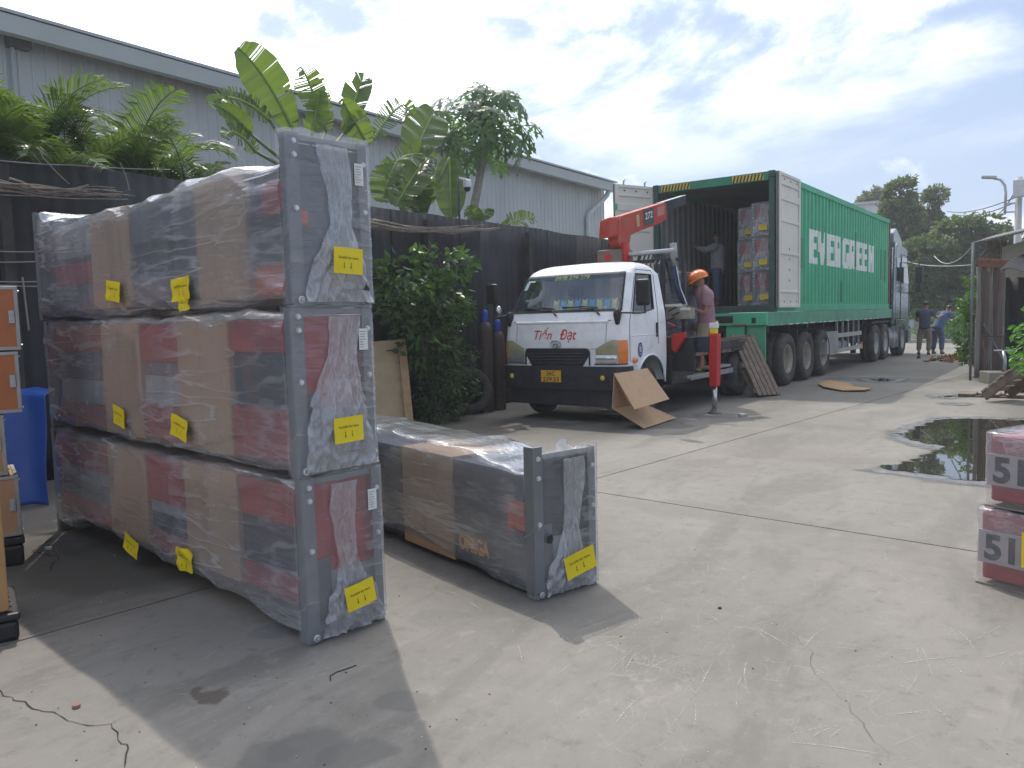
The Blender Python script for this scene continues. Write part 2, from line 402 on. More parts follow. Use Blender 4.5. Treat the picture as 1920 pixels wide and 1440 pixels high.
DARK_PATCHES = [(*gs(600, 1395), .17, .62, DAMP, 1.0), (*gs(690, 1400), .14, .55, DAMP, 1.0), (*gs(520, 1400), .13, .55, DAMP, 1), (*gs(750, 1320), .12, .5, DAMP, 1.0), (*gs(400, 1308), .045, .7, (.11, .085, .07), .6),
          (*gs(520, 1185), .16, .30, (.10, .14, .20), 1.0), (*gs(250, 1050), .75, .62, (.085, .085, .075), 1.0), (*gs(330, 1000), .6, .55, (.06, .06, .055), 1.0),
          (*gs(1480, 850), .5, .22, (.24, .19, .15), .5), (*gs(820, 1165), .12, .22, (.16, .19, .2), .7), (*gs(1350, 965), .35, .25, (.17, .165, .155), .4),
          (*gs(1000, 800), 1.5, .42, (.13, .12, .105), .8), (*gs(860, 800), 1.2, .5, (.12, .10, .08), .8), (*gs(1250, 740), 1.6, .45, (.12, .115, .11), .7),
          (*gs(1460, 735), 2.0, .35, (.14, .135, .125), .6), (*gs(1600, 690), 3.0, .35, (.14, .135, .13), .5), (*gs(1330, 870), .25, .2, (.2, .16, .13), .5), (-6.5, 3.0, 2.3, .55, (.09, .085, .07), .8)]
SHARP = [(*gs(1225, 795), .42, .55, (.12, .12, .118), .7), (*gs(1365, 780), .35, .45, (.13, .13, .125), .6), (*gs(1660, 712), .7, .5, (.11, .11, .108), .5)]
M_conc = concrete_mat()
M_joint = pmat('joint_dirt', (.035, .03, .025), .95, var=.4, scale=30)

ground = struct(MB().box(-78, 78, -30, 118, -.30, -.045).build('ground', M_joint))
# concrete slabs, each a piece of the ground, with an open joint between them
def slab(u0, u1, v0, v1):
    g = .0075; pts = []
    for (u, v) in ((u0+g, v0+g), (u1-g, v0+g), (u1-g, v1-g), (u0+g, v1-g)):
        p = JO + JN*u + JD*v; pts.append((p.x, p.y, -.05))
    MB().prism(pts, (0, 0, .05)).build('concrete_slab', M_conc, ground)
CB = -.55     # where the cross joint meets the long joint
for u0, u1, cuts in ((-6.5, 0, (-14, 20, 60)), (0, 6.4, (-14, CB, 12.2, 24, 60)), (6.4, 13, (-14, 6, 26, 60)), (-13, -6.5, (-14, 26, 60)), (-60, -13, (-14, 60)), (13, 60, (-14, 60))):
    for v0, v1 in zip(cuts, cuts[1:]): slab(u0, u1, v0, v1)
M_field = pmat('far_ground', (.20, .19, .16), .95, var=.3, scale=.3)
struct(MB().box(-77, 77, 66, 117, -.04, -.01).build('far_yard', M_field))

# cracks: thin jagged open lines in the slab surface
def crack(pts, w, label):
    P = [G(*p) for p in pts]; out = []
    for a, b in zip(P, P[1:]):
        n = max(2, int((b-a).length/.035))
        for i in range(n):
            q = a.lerp(b, i/n); q += Vector((random.uniform(-1, 1), random.uniform(-1, 1), 0))*.012; out.append(q)
    out.append(P[-1]); mb = MB(); L = []; Rr = []
    for i, q in enumerate(out):
        d = (out[min(i+1, len(out)-1)]-out[max(i-1, 0)]).normalized(); s_ = Vector((d.y, -d.x, 0))
        ww = w*random.uniform(.35, 1.5)*(1 if i < len(out)-3 else .3)
        L.append((q+s_*ww/2)); Rr.append((q-s_*ww/2))
    vs = [(p.x, p.y, .0025) for p in L]+[(p.x, p.y, .0025) for p in Rr]; n = len(L)
    mb.add(vs, [(i, n+i, n+i+1, i+1) for i in range(n-1)])
    o = struct(mb.build('ground_crack', M_joint)); return o
crack([(-20, 1280), (20, 1310), (75, 1330), (110, 1342), (165, 1362), (205, 1358), (222, 1385), (243, 1405), (232, 1430), (236, 1460)], .0045, '')
crack([(205, 1358), (240, 1345), (275, 1340)], .0025, '')
crack([(1490, 1195), (1520, 1225), (1530, 1260), (1570, 1300), (1610, 1345), (1640, 1390), (1690, 1450)], .001, '')
crack([(95, 1010), (60, 1035), (110, 1045), (90, 1075)], .012, '')

# hairline scrapes, loose grit, chips and leaves lying about (nobody could count it)
def grit():
    mb = MB(); 
    for i in range(520):
        if i < 330: p = G(random.uniform(-20, 1900), random.uniform(780, 1440))
        else: p = Vector((random.uniform(-6.5, -4.2), random.uniform(1.7, 4.5), 0))
        s_ = random.choice((.0015, .002, .002, .003, .004)); a = random.uniform(0, 6)
        M = Matrix.Translation((p.x, p.y, s_*.35)) @ Matrix.Rotation(a, 4, 'Z')
        vs = [M @ Vector((math.cos(t)*s_*random.uniform(.6, 1.3), math.sin(t)*s_*random.uniform(.6, 1.3), z*s_*.4)) for z in (-1, 1) for t in (0, 1.57, 3.14, 4.71)]
        mb.add(vs, [(4, 5, 6, 7), (0, 1, 5, 4), (1, 2, 6, 5), (2, 3, 7, 6), (3, 0, 4, 7)], random.choice((0, 0, 1, 2)))
    o = mb.build('grit', [pmat('grit_dark', (.06, .055, .05), .9), pmat('grit_pale', (.5, .48, .45), .9), pmat('grit_brown', (.22, .12, .06), .9)])
    tag(stuff(o), 'loose grit and small chips scattered over the concrete yard', 'grit')
grit()
# pale curved scrape marks left by dragged pallets (nobody could count them)
def scrapes():
    m = bpy.data.materials.new('scrape_mark'); m.use_nodes = True; t = NT(m.node_tree); b = t.n['Principled BSDF']; o = t.n['Material Output']
    b.inputs['Base Color'].default_value = (.46, .44, .40, 1); b.inputs['Roughness'].default_value = .9
    p = t.new('ShaderNodeNewGeometry').outputs['Position']; tp = t.new('ShaderNodeBsdfTransparent'); mx = t.new('ShaderNodeMixShader')
    t.put(mx.inputs[0], t.math('MULTIPLY', t.math('MULTIPLY', t.maprange(t.noise(p, 5, 3), .38, .62), t.maprange(t.noise(p, 120, 3), .35, .60)), .75))
    t.l.new(tp.outputs[0], mx.inputs[1]); t.l.new(b.outputs[0], mx.inputs[2]); t.l.new(mx.outputs[0], o.inputs[0])
    r = random.Random(77); vs = []; fs = []
    for i in range(190):
        c = G(r.uniform(900, 1900), r.triangular(720, 1500, 1350)); a = r.gauss(1.9, .7); bend = r.gauss(0, 1.1); L = r.uniform(.15, .9)*(1 if r.random() < .7 else 1.8); n = 12; w = r.choice((.0012, .0016, .002, .003)); P = []
        q = Vector((c.x, c.y, 0))
        for j in range(n+1):
            P.append(q.copy()); q = q+Vector((math.cos(a), math.sin(a), 0))*L/n; a += bend*L/n+r.gauss(0, .06)
        k = len(vs)
        for j, q in enumerate(P):
            d = (P[min(j+1, n)]-P[max(j-1, 0)]).normalized(); s_ = Vector((-d.y, d.x, 0))*w*math.sin(PI*(j+.3)/(n+.6)); vs += [(q.x+s_.x, q.y+s_.y, .0016+.000003*i), (q.x-s_.x, q.y-s_.y, .0016+.000003*i)]
        fs += [(k+2*j, k+2*j+1, k+2*j+3, k+2*j+2) for j in range(n)]
    o_ = MB().add(vs, fs).build('scrape_marks', m); tag(stuff(o_), 'thin pale curved scrape marks across the open concrete at lower right', 'scrape marks')
scrapes()
# bent wire and chips that can be picked out
w = [G(*p) for p in [(620, 1277), (619, 1269), (630, 1262), (648, 1256), (668, 1249)]]
tag(MB().tube([(p.x, p.y, .004) for p in w], .0022, 5).build('bent_wire', M_dark), 'thin bent black wire lying on the concrete before the tall wrapped stack', 'wire')
def chip(px, py, s, m, label, cat, nm):
    p = G(px, py); mb = MB(); n = 7
    mb.prism([(p.x+math.cos(i/n*6.28)*s*random.uniform(.6, 1.2), p.y+math.sin(i/n*6.28)*s*random.uniform(.4, 1), .002) for i in range(n)], (0, 0, s*.5))
    tag(mb.build(nm, m), label, cat)
chip(145, 1326, .022, pmat('clay', (.33, .2, .15), .9), 'small reddish clay chip beside the jagged crack at bottom left', 'chip', 'clay_chip')
chip(1392, 781, .07, M_steel, 'small crumpled silver scrap beside the steel outrigger foot', 'scrap', 'metal_scrap')
chip(92, 1030, .03, M_paper, 'torn white scrap on the ground by the far foot of the stack', 'scrap', 'paper_scrap')
chip(1350, 1141, .012, M_black, 'tiny dark stone on the open concrete right of the OMEGA crate', 'stone', 'stone')

# ---------------------------------------------------------------- puddles
def water_mat():
    m = bpy.data.materials.new('water'); m.use_nodes = True; t = NT(m.node_tree); b = t.n['Principled BSDF']
    b.inputs['Base Color'].default_value = (.030, .028, .022, 1); b.inputs['Roughness'].default_value = .015; b.inputs['IOR'].default_value = 1.6
    b.inputs['Specular IOR Level'].default_value = 1.0
    p = t.new('ShaderNodeNewGeometry').outputs['Position']
    t.put(b.inputs['Normal'], t.bump(t.noise(p, 3.5, 2, .5), .03, .01)); return m
M_water = water_mat()
def edge_alpha(t, m, shader, lo, hi, nscale, amt):
    """feathers a ground sheet towards its rim with broken, noisy edges"""
    o = t.n['Material Output']; at = t.new('ShaderNodeAttribute', attribute_name='rim')
    p = t.new('ShaderNodeNewGeometry').outputs['Position']
    n = t.noise(t.mapping(p, (1, 1.6, 1)), nscale, 6, .62)
    f = t.math('ADD', at.outputs['Fac'], t.math('MULTIPLY', t.math('SUBTRACT', n, .5), amt))
    a = t.maprange(f, lo, hi); tp = t.new('ShaderNodeBsdfTransparent'); mx = t.new('ShaderNodeMixShader')
    t.put(mx.inputs[0], a); t.l.new(tp.outputs[0], mx.inputs[1]); t.l.new(shader, mx.inputs[2]); t.l.new(mx.outputs[0], o.inputs[0])
def wet_mat():
    m = bpy.data.materials.new('wet_concrete'); m.use_nodes = True; t = NT(m.node_tree); b = t.n['Principled BSDF']
    p = t.new('ShaderNodeNewGeometry').outputs['Position']; n = t.noise(p, 5, 6, .65)
    t.put(b.inputs['Base Color'], t.ramp(n, (.3, (.115, .112, .105)), (.7, (.175, .17, .16))))
    t.put(b.inputs['Roughness'], t.maprange(n, .35, .65, .22, .55))
    edge_alpha(t, m, b.outputs[0], .02, .22, 4.0, .34); return m
M_wet = wet_mat()
t_ = NT(M_water.node_tree); edge_alpha(t_, M_water, t_.n['Principled BSDF'].outputs[0], .13, .16, 3.4, .42)
def sheet_with_rim(name, pts, z, m, jit, seed, grow):
    P = np.array(blob(pts, z, jit, seed, grow))[:, :2]; A = P; B = np.roll(P, -1, 0); x0, y0 = P.min(0); x1, y1 = P.max(0); st = max(.035, (x1-x0)/90)
    xs = np.arange(x0, x1+st, st); ys = np.arange(y0, y1+st, st); gx, gy = np.meshgrid(xs, ys, indexing='ij'); Q = np.stack([gx.ravel(), gy.ravel()], 1)
    d = np.full(len(Q), 1e9); ins = np.zeros(len(Q), bool)
    for a, b in zip(A, B):
        ab = b-a; tt = np.clip(((Q-a) @ ab)/max(ab @ ab, 1e-9), 0, 1); d = np.minimum(d, np.linalg.norm(Q-(a+tt[:, None]*ab), axis=1))
        c = (a[1] > Q[:, 1]) != (b[1] > Q[:, 1]); xi = a[0]+(Q[:, 1]-a[1])*(b[0]-a[0])/(b[1]-a[1] if abs(b[1]-a[1]) > 1e-9 else 1e-9); ins ^= c & (Q[:, 0] < xi)
    v = np.where(ins, d, -d); nx, ny = gx.shape; idx = np.arange(nx*ny).reshape(nx, ny)
    f = np.stack([idx[:-1, :-1], idx[1:, :-1], idx[1:, 1:], idx[:-1, 1:]], -1).reshape(-1, 4); keep = (v[f] > -.02).any(1); f = f[keep]
    me = bpy.data.meshes.new(name); me.from_pydata([(x, y, z) for x, y in Q], [], f.tolist()); me.materials.append(m)
    at = me.attributes.new('rim', 'FLOAT', 'POINT'); at.data.foreach_set('value', v.astype(np.float32)); return link(name, me)
def blob(pts, z, jit=.05, seed=0, grow=0.0):
    P = [G(*p) for p in pts]; c = sum(P, Vector())/len(P); out = []
    for i, a in enumerate(P):
        b = P[(i+1) % len(P)]; n = max(2, int((b-a).length/.06))
        for j in range(n):
            q = a.lerp(b, j/n); s_ = mnoise.noise((q.x*3+seed, q.y*3, seed))*jit + mnoise.noise((q.x*11, q.y*11+seed, 3))*jit*.5
            d = (q-c).normalized(); q = q+d*(s_+grow); out.append((q.x, q.y, z))
    return out
def water(nm, pts, jit=.06, wet=.10, seed=0):
    struct(sheet_with_rim('wet_ground', pts, .004, M_wet, jit, seed, wet)); struct(sheet_with_rim(nm, pts, .008, M_water, jit, seed+5, .06))
PUD = [(1672, 792), (1700, 800), (1735, 787), (1790, 783), (1850, 785), (1960, 788), (1960, 900), (1840, 907), (1770, 900), (1700, 889), (1640, 880), (1612, 872), (1650, 866), (1690, 860), (1706, 853), (1716, 846), (1742, 838), (1720, 832), (1690, 828), (1668, 815), (1690, 805)]
water('puddle', PUD, .03, .26, 1)
for pts, s in (([(1755, 742), (1780, 740), (1800, 744), (1780, 747), (1758, 746)], 3), ([(1782, 756), (1806, 757), (1795, 759), (1780, 758)], 4), ([(1620, 712), (1650, 709), (1690, 711), (1680, 716), (1640, 717)], 5)):
    water('puddle', pts, .06, .25, s)
# ================================================================ WAREHOUSE behind the fence
M_cladding = pmat('cladding', (.50, .515, .51), .55, var=.07, scale=.8, dirt=.32, dcol=(.33, .33, .31), dscale=1.1, stretch=(1, 1, .22))
M_fascia = pmat('fascia_metal', (.44, .47, .46), .5, var=.06, scale=1)
M_roofm = pmat('roof_metal', (.40, .42, .43), .5, var=.08)
wh = thing('warehouse', 'long grey corrugated metal warehouse with sloping eave behind the black fence', 'warehouse', (-14.2, 10, 0))
WX = -14.0; WY0, WY1 = -14.0, 26.0
def eave(y): return 6.52 - .011*(y-5)
mb = MB(); pitch = .22; y = WY0; cols = []
while y < WY1:
    for dx, dy in ((0, 0), (0, .15), (.016, .165), (.016, .205)): cols.append((dx, y+dy))
    y += pitch
n = len(cols)
mb.add([(WX-.55+dx, yy, z) for (dx, yy) in cols for z in (0, eave(yy)+.06)], [(2*i, 2*i+2, 2*i+3, 2*i+1) for i in range(n-1)])
mb.build('wall', M_cladding, wh, (14.2, -10, 0))
mb = MB()
for a, b, h0, h1, x0, x1 in ((WY0, 10.7, -.30, -.02, 0, -.03), (10.72, WY1, -.31, -.03, -.02, -.05)):
    mb.add([(WX+x0, a, eave(a)+h0), (WX+x0, b, eave(b)+h0), (WX+x0+.03, b, eave(b)+h1), (WX+x0+.03, a, eave(a)+h1), (WX+x0-.18, a, eave(a)+h0), (WX+x0-.18, b, eave(b)+h0), (WX+x0-.1, a, eave(a)+h1), (WX+x0-.1, b, eave(b)+h1)],
           [(0, 1, 2, 3), (4, 5, 1, 0), (3, 2, 7, 6), (0, 3, 6, 4), (1, 5, 7, 2)])
mb.build('gutter', M_fascia, wh, (14.2, -10, 0))
mb = MB()
for i in range(0, 1):
    mb.add([(WX+.05, WY0, eave(WY0)+.05), (WX+.05, WY1, eave(WY1)+.05), (WX-14, WY1, eave(WY1)+2.4), (WX-14, WY0, eave(WY0)+2.4)], [(0, 1, 2, 3)])
    mb.add([(WX+.05, WY0, eave(WY0)), (WX+.05, WY1, eave(WY1)), (WX+.05, WY1, eave(WY1)+.05), (WX+.05, WY0, eave(WY0)+.05)], [(0, 1, 2, 3)])
    mb.add([(WX+.05, WY0, eave(WY0)), (WX+.05, WY1, eave(WY1)), (WX-.6, WY1, eave(WY1)+.1), (WX-.6, WY0, eave(WY0)+.1)], [(0, 1, 2, 3)])
mb.build('roof', M_roofm, wh, (14.2, -10, 0))
mb = MB().add([(WX-.6, WY1, 0), (WX-14, WY1, 0), (WX-14, WY1, eave(WY1)+2.3), (WX-.6, WY1, eave(WY1))], [(0, 1, 2, 3)])
mb.build('end_wall', M_cladding, wh, (14.2, -10, 0))
q = [AX(1143, 352, WX-.1), AX(1138, 366, WX-.2), AX(1128, 378, WX-.3), AX(1103, 402, WX-.45), AX(1102, 412, WX-.45)]; q.append(Vector((q[-1].x, q[-1].y, 0)))
mb = MB().tube(q, .09, 10); mb.build('downpipe', pmat('pipe_white', (.55, .56, .56), .5), wh, (14.2, -10, 0), smooth=True)
q = AX(22, 100, WX-.5); MB().tube([(q.x+.02, q.y, 0), (q.x+.02, q.y, eave(q.y)-.3)], .035, 8).build('downpipe', M_fascia, wh, (14.2, -10, 0))
q = AX(33, 72, WX-.45); MB().box(q.x-.1, q.x+.12, q.y-.17, q.y+.17, q.z-.16, q.z+.12).build('wall_vent', pmat('vent_grey', (.12, .125, .13), .7), wh, (14.2, -10, 0))

# far pale building showing above the container roof, and its lower neighbour
M_pale = pmat('pale_render', (.55, .57, .58), .7, var=.06, scale=.6, dirt=.15, dcol=(.36, .37, .37), dscale=.5)
def box_building(name, label, corners, z0, z1, depth, m, z1b=None):
    t_ = thing(name, label, 'building', (corners[0][0], corners[0][1], 0))
    a = Vector((*corners[0], 0)); b = Vector((*corners[1], 0)); d = (b-a).normalized(); nrm = Vector((-d.y, d.x, 0))
    z1b = z1b if z1b is not None else z1
    P = [a, b, b+nrm*depth, a+nrm*depth]; Z = [z1, z1b, z1b, z1]
    vs = [(p.x, p.y, z0) for p in P]+[(p.x, p.y, z) for p, z in zip(P, Z)]
    MB().add(vs, [(0, 1, 5, 4), (1, 2, 6, 5), (2, 3, 7, 6), (3, 0, 4, 7)]).build('wall', m, t_, (-a.x, -a.y, 0))
    e = .25; vs = []
    for dz in (.002, .16):
        for p, z, sx, sy in zip(P, Z, (-1, 1, 1, -1), (-1, -1, 1, 1)): q = p+d*sx*e+nrm*sy*e; vs.append((q.x, q.y, z+dz))
    MB().add(vs, [(4, 5, 6, 7), (3, 2, 1, 0), (0, 1, 5, 4), (1, 2, 6, 5), (2, 3, 7, 6), (3, 0, 4, 7)]).build('roof', M_roofm, t_, (-a.x, -a.y, 0))
    return t_
a = AY(1605, 388, 62); b = AY(1655, 380, 62)
box_building('industrial_block', 'pale flat roofed block rising behind the far end of the container', [(a.x-4, 62), (b.x, 62)], 0, b.z, 10, M_pale)
a = AY(1660, 437, 52); b = AY(1699, 457, 52)
box_building('storage_building', 'white building with sloping roof edge just beyond the tractor cab', [(a.x-2, 52), (b.x, 52)], 0, a.z, 10, pmat('white_render', (.62, .63, .64), .7, dirt=.1), b.z)
a = AY(1714, 600, 50); b = AY(1740, 553, 50)
box_building('gate_pillar', 'plain grey beige wall pier ahead of the parked tractor', [(a.x, 50), (b.x, 50)], 0, b.z, 1.2, pmat('beige_render', (.36, .34, .30), .8, dirt=.2))
# low boundary wall and road at the far end
a = AY(1700, 600, 56); b = AY(1960, 592, 56)
lw = tag(MB().box(a.x, b.x+12, 56, 56.3, 0, 1.5).build('boundary_wall', pmat('grey_render', (.38, .38, .36), .8, var=.15, dirt=.4, dcol=(.2, .2, .17))), 'low grey rendered wall across the far end of the lane', 'wall')
struct(MB().box(-60, 30, 40, 47, 0.002, .02).build('road', pmat('asphalt', (.14, .14, .145), .9, var=.15, scale=2)))

# ================================================================ BLACK FENCE
FX = -8.1; FH = 3.07
M_fence = pmat('black_sheet', (.020, .021, .026), .75, var=.35, scale=1.4, dirt=.35, dcol=(.04, .042, .05), dscale=2.0, bump=.25, bscale=9)
M_fences = [M_fence, pmat('black_sheet_worn', (.030, .031, .037), .7, var=.35, scale=1.4, dirt=.4, dcol=(.07, .066, .068), dscale=2.6, bump=.25, bscale=9, stretch=(1, 1, .4)), pmat('black_sheet_dark', (.015, .016, .021), .75, var=.35, scale=1.8, dirt=.35, dcol=(.045, .042, .042), dscale=2.0, bump=.25, bscale=9, stretch=(1, 1, .5))]
M_fpost = pmat('fence_post', (.045, .042, .04), .8, var=.3)
fence = thing('fence', 'tall black sheet fence with timber posts running behind the crane truck', 'fence', (FX, 8, 0))
y = -6.0; k = 0
while y < 21.5:
    w_ = 1.02; mb = MB(); s_ = k*1.37
    def fn(u, v, y=y, s_=s_, k=k):
        yy = y+u*(w_+.03); z = v*(FH + .05*mnoise.noise((yy*.8, 3, 0)))
        return (-.02-.012*(k % 2)+.006*math.sin(u*2*PI*6.5)+.035*mnoise.noise((yy*1.3, z*.9, s_)), yy-8, z)
    mb.grid(fn, 40, 8); mb.build('fence_panel', M_fences[(k*7) % 3], fence, smooth=True, solid=.008)
    y += w_; k += 1
for yy in (0.2, 3.2, 6.4, 8.95, 11.6, 14.6, 18):
    MB().box(.04, .13, yy-8-.05, yy-8+.05, 0, FH-.1).build('fence_post', M_fpost, fence, bevel=.006)

# bundles of dry sticks hung along the fence top
M_stick = pmat('dry_stick', (.26, .22, .18), .9, var=.4, scale=20)
def sticks(label, a, b, n, spread, sag=.1):
    c0 = (a+b)/2
    t_ = thing('stick_bundle', label, 'stick bundle', tuple(c0), 0, 'stick bundles lashed along the fence')
    for i in range(n):
        o1 = Vector((random.uniform(-.08, .08), random.uniform(-.35, .35), random.uniform(-spread, spread)))
        o2 = Vector((random.uniform(-.08, .08), random.uniform(-.5, .15), random.uniform(-spread, spread)*.8))
        pts = []
        for j in range(7):
            f = j/6; p = a.lerp(b, f)+o1.lerp(o2, f)+Vector((random.uniform(-.012, .012), 0, -sag*4*f*(1-f)+random.uniform(-.02, .02)))
            pts.append(p-c0)
        MB().tube(pts, [random.uniform(.006, .013)*(1-.5*j/6) for j in range(7)], 5).build('stick', M_stick, t_)
sticks('thick bundle of dry sticks lashed to the fence at the far left', AX(-60, 335, FX+.28), AX(235, 365, FX+.28), 15, .075, .04)
sticks('sagging bundle of dry sticks behind the tall wrapped stack and above the shrub', AX(690, 418, FX+.28), AX(925, 430, FX+.28), 16, .06, .07)
M_wire = pmat('rusty_wire', (.26, .24, .22), .7, .3)
def cable(name, label, cat, pts, r, sag=0.0, m=None, group=None, n=14):
    P = []
    for a, b in zip(pts, pts[1:]):
        a = Vector(a); b = Vector(b)
        for i in range(n): f = i/n; P.append(a.lerp(b, f)+Vector((0, 0, -sag*4*f*(1-f))))
    P.append(Vector(pts[-1])); c = P[0]
    o = MB().tube([p-c for p in P], r, 5).build(name, m or M_wire, None, tuple(c), smooth=True)
    return tag(o, label, cat, group)
X = FX+.22
cable('fence_wire', 'thin slack wire strung across the fence top behind the wrapped stack', 'wire', [AX(-20, 299, X), AX(140, 310, X), AX(320, 318, X)], .006, .01)
cable('fence_wire', 'twisted rope end hanging down from the palms over the fence', 'rope', [AX(75, 283, X), AX(85, 300, X), AX(130, 345, X)], .006, .01)
cable('fence_wire', 'twisted tie wire dangling from the fence top left of the sloping film', 'wire', [AX(225, 305, X), AX(236, 330, X), AX(243, 358, X)], .006, .0)
for i, (y0, y1, what) in enumerate(((470, 472, 'uppermost'), (491, 490, 'second'), (527, 528, 'third'), (533, 537, 'lowest'))):
    cable('fence_wire', f'{what} of the taut rusty wires on the fence above the plywood cases', 'wire', [AX(-30, y0, X), AX(78, y1, X)], .007, .006, group='taut fence wires above the plywood cases')
for px in (38, 42): pass
cable('fence_rod', 'rusty upright rod before the fence above the plywood cases', 'rod', [AX(42, 520, X), AX(54, 620, X)], .009)

# ================================================================ CCTV camera on its pole
cp = AX(862, 430, FX+.10)
cc = thing('security_camera', 'white dome security camera on a thin pole by the papaya trunk', 'camera', (cp.x, cp.y, 0))
top = AX(860, 330, FX+.10)
M_camw = pmat('camera_white', (.6, .62, .63), .4)
MB().tube([(0, 0, 2.45), (0, 0, top.z)], .017, 8).build('pole', M_fpost, cc, smooth=True)
h = AX(876, 348, FX+.10); off = h-Vector((cp.x, cp.y, 0))
MB().tube([(0, 0, top.z-.03), off+Vector((0, 0, .09))], .02, 8).build('bracket', M_camw, cc)
MB().lathe([(0, .10), (.05, .095), (.065, .06), (.065, -.02), (.06, -.03), (0, -.03)], 18, 0, Matrix.Translation(off)).build('housing', M_camw, cc, smooth=True)
MB().lathe([(.052, -.028), (.05, -.06), (.035, -.085), (0, -.10)], 18, 0, Matrix.Translation(off)).build('dome', M_black, cc, smooth=True)

# ================================================================ PLANTS
L_palm = leafmat('palm_leaf', (.045, .095, .032), (.115, .18, .052), .38, .38, (1.9, 1.8, .8))
L_ban = leafmat('banana_leaf', (.075, .135, .042), (.10, .17, .048), .42, .36, (2.1, 1.85, .7))
L_pap = leafmat('papaya_leaf', (.05, .115, .04), (.09, .175, .055), .34, .45, (1.7, 1.7, .8))
L_shrub = leafmat('shrub_leaf', (.03, .075, .022), (.09, .175, .045), .32, .40, (1.7, 1.7, .7))
L_small = leafmat('small_leaf', (.032, .07, .026), (.075, .13, .05), .28, .5, (1.7, 1.7, .8))
L_tree = leafmat('tree_leaf', (.075, .12, .05), (.14, .195, .08), .36, .5, (1.6, 1.6, .8))
L_stem = pmat('green_stem', (.10, .16, .05), .6)
M_bark = pmat('grey_bark', (.26, .235, .20), .9, var=.25, scale=14, bump=.4, bscale=30)
M_bark2 = pmat('dark_bark', (.12, .10, .08), .9, var=.25, scale=8, bump=.4, bscale=20)

def frond_mesh(L=1.35, nl=34, lw=.026, ll=.42, arch=1.1, seed=0):
    rn = random.Random(seed); mb = MB(); pts = []
    for i in range(13):
        f = i/12; a = R(78)-arch*1.5*f*f
        if i == 0: p = Vector((0, 0, 0))
        else: p = p+Vector((math.cos(a), 0, math.sin(a)))*L/12
        pts.append(p.copy())
    mb.tube(pts, [.014*(1-.85*i/12)+.002 for i in range(13)], 5, 1)
    for i in range(nl):
        f = .16+.84*i/nl; x = f*12; k = min(int(x), 11); base = pts[k].lerp(pts[k+1], x-k); tg = (pts[k+1]-pts[k]).normalized()
        prof = math.sin(PI*min(1, f*.92+.06))**.6*ll
        for sd in (-1, 1):
            up = Vector((-tg.z, 0, tg.x)); out = (Vector((0, sd, 0))*.82+tg*(.50+.5*f)+up*(.30+rn.uniform(-.12, .12))).normalized()
            l_ = prof*rn.uniform(.85, 1.1); w_ = lw*rn.uniform(.8, 1.2); wd = tg*w_*.5
            m1 = base+out*l_*.5; tip = base+out*l_+Vector((0, 0, -.30*l_*rn.uniform(.7, 1.4)))
            mb.add([base-wd*.5, base+wd*.5, m1+wd, m1-wd, tip], [(0, 1, 2, 3), (3, 2, 4)], 0)
    me = mb.mesh('frond', [L_palm, L_stem]); return me
FR = [frond_mesh(1.45+.2*(i % 3), 42+3*i, .030, .46+.06*(i % 2), .62+.16*i, i) for i in range(5)]
def palm(base, label, n, spread, hz, sd):
    rn = random.Random(sd)
    t_ = thing('palm', label, 'palm', (base.x, base.y, 0), 0, 'palms behind the fence')
    for k in range(3):
        x, y_ = rn.uniform(-.12, .12), rn.uniform(-.15, .15)
        MB().tube([(x, y_, 0), (x*1.2, y_*1.2, base.z*.5), (x*1.5, y_*1.5, base.z-.45)], [.06, .05, .035], 8).build('trunk', L_stem, t_, smooth=True)
    for i in range(n):
        o = link('frond', rn.choice(FR), t_, (rn.uniform(-.18, .18), rn.uniform(-.35, .35), base.z-.62+rn.uniform(-.35, .12)))
        o.rotation_euler = (rn.uniform(-.2, .2), rn.uniform(-.15, spread), i*2.399+rn.uniform(-.4, .4))
        s_ = rn.uniform(.70, 1.10)*hz; o.scale = (s_, s_, s_)
palm(AX(-25, 268, -9.1), 'palm with arching fronds behind the fence at the photo edge, leftmost of the palms', 16, .5, 1.0, 1)
palm(AX(85, 262, -9.0), 'palm with drooping feathery fronds above the stick bundle, second of the palms from left', 18, .55, .92, 2)
palm(AX(215, 268, -9.0), 'palm with upright yellow green fan behind the fence, third of the palms from left', 18, .45, .95, 3)
palm(AX(335, 300, -8.9), 'short dark palm between the upright palm fan and banana leaves', 14, .6, .8, 4)
palm(AX(150, 300, -9.3), 'low dense palm tucked between two taller palms behind the fence', 15, .7, .9, 5)

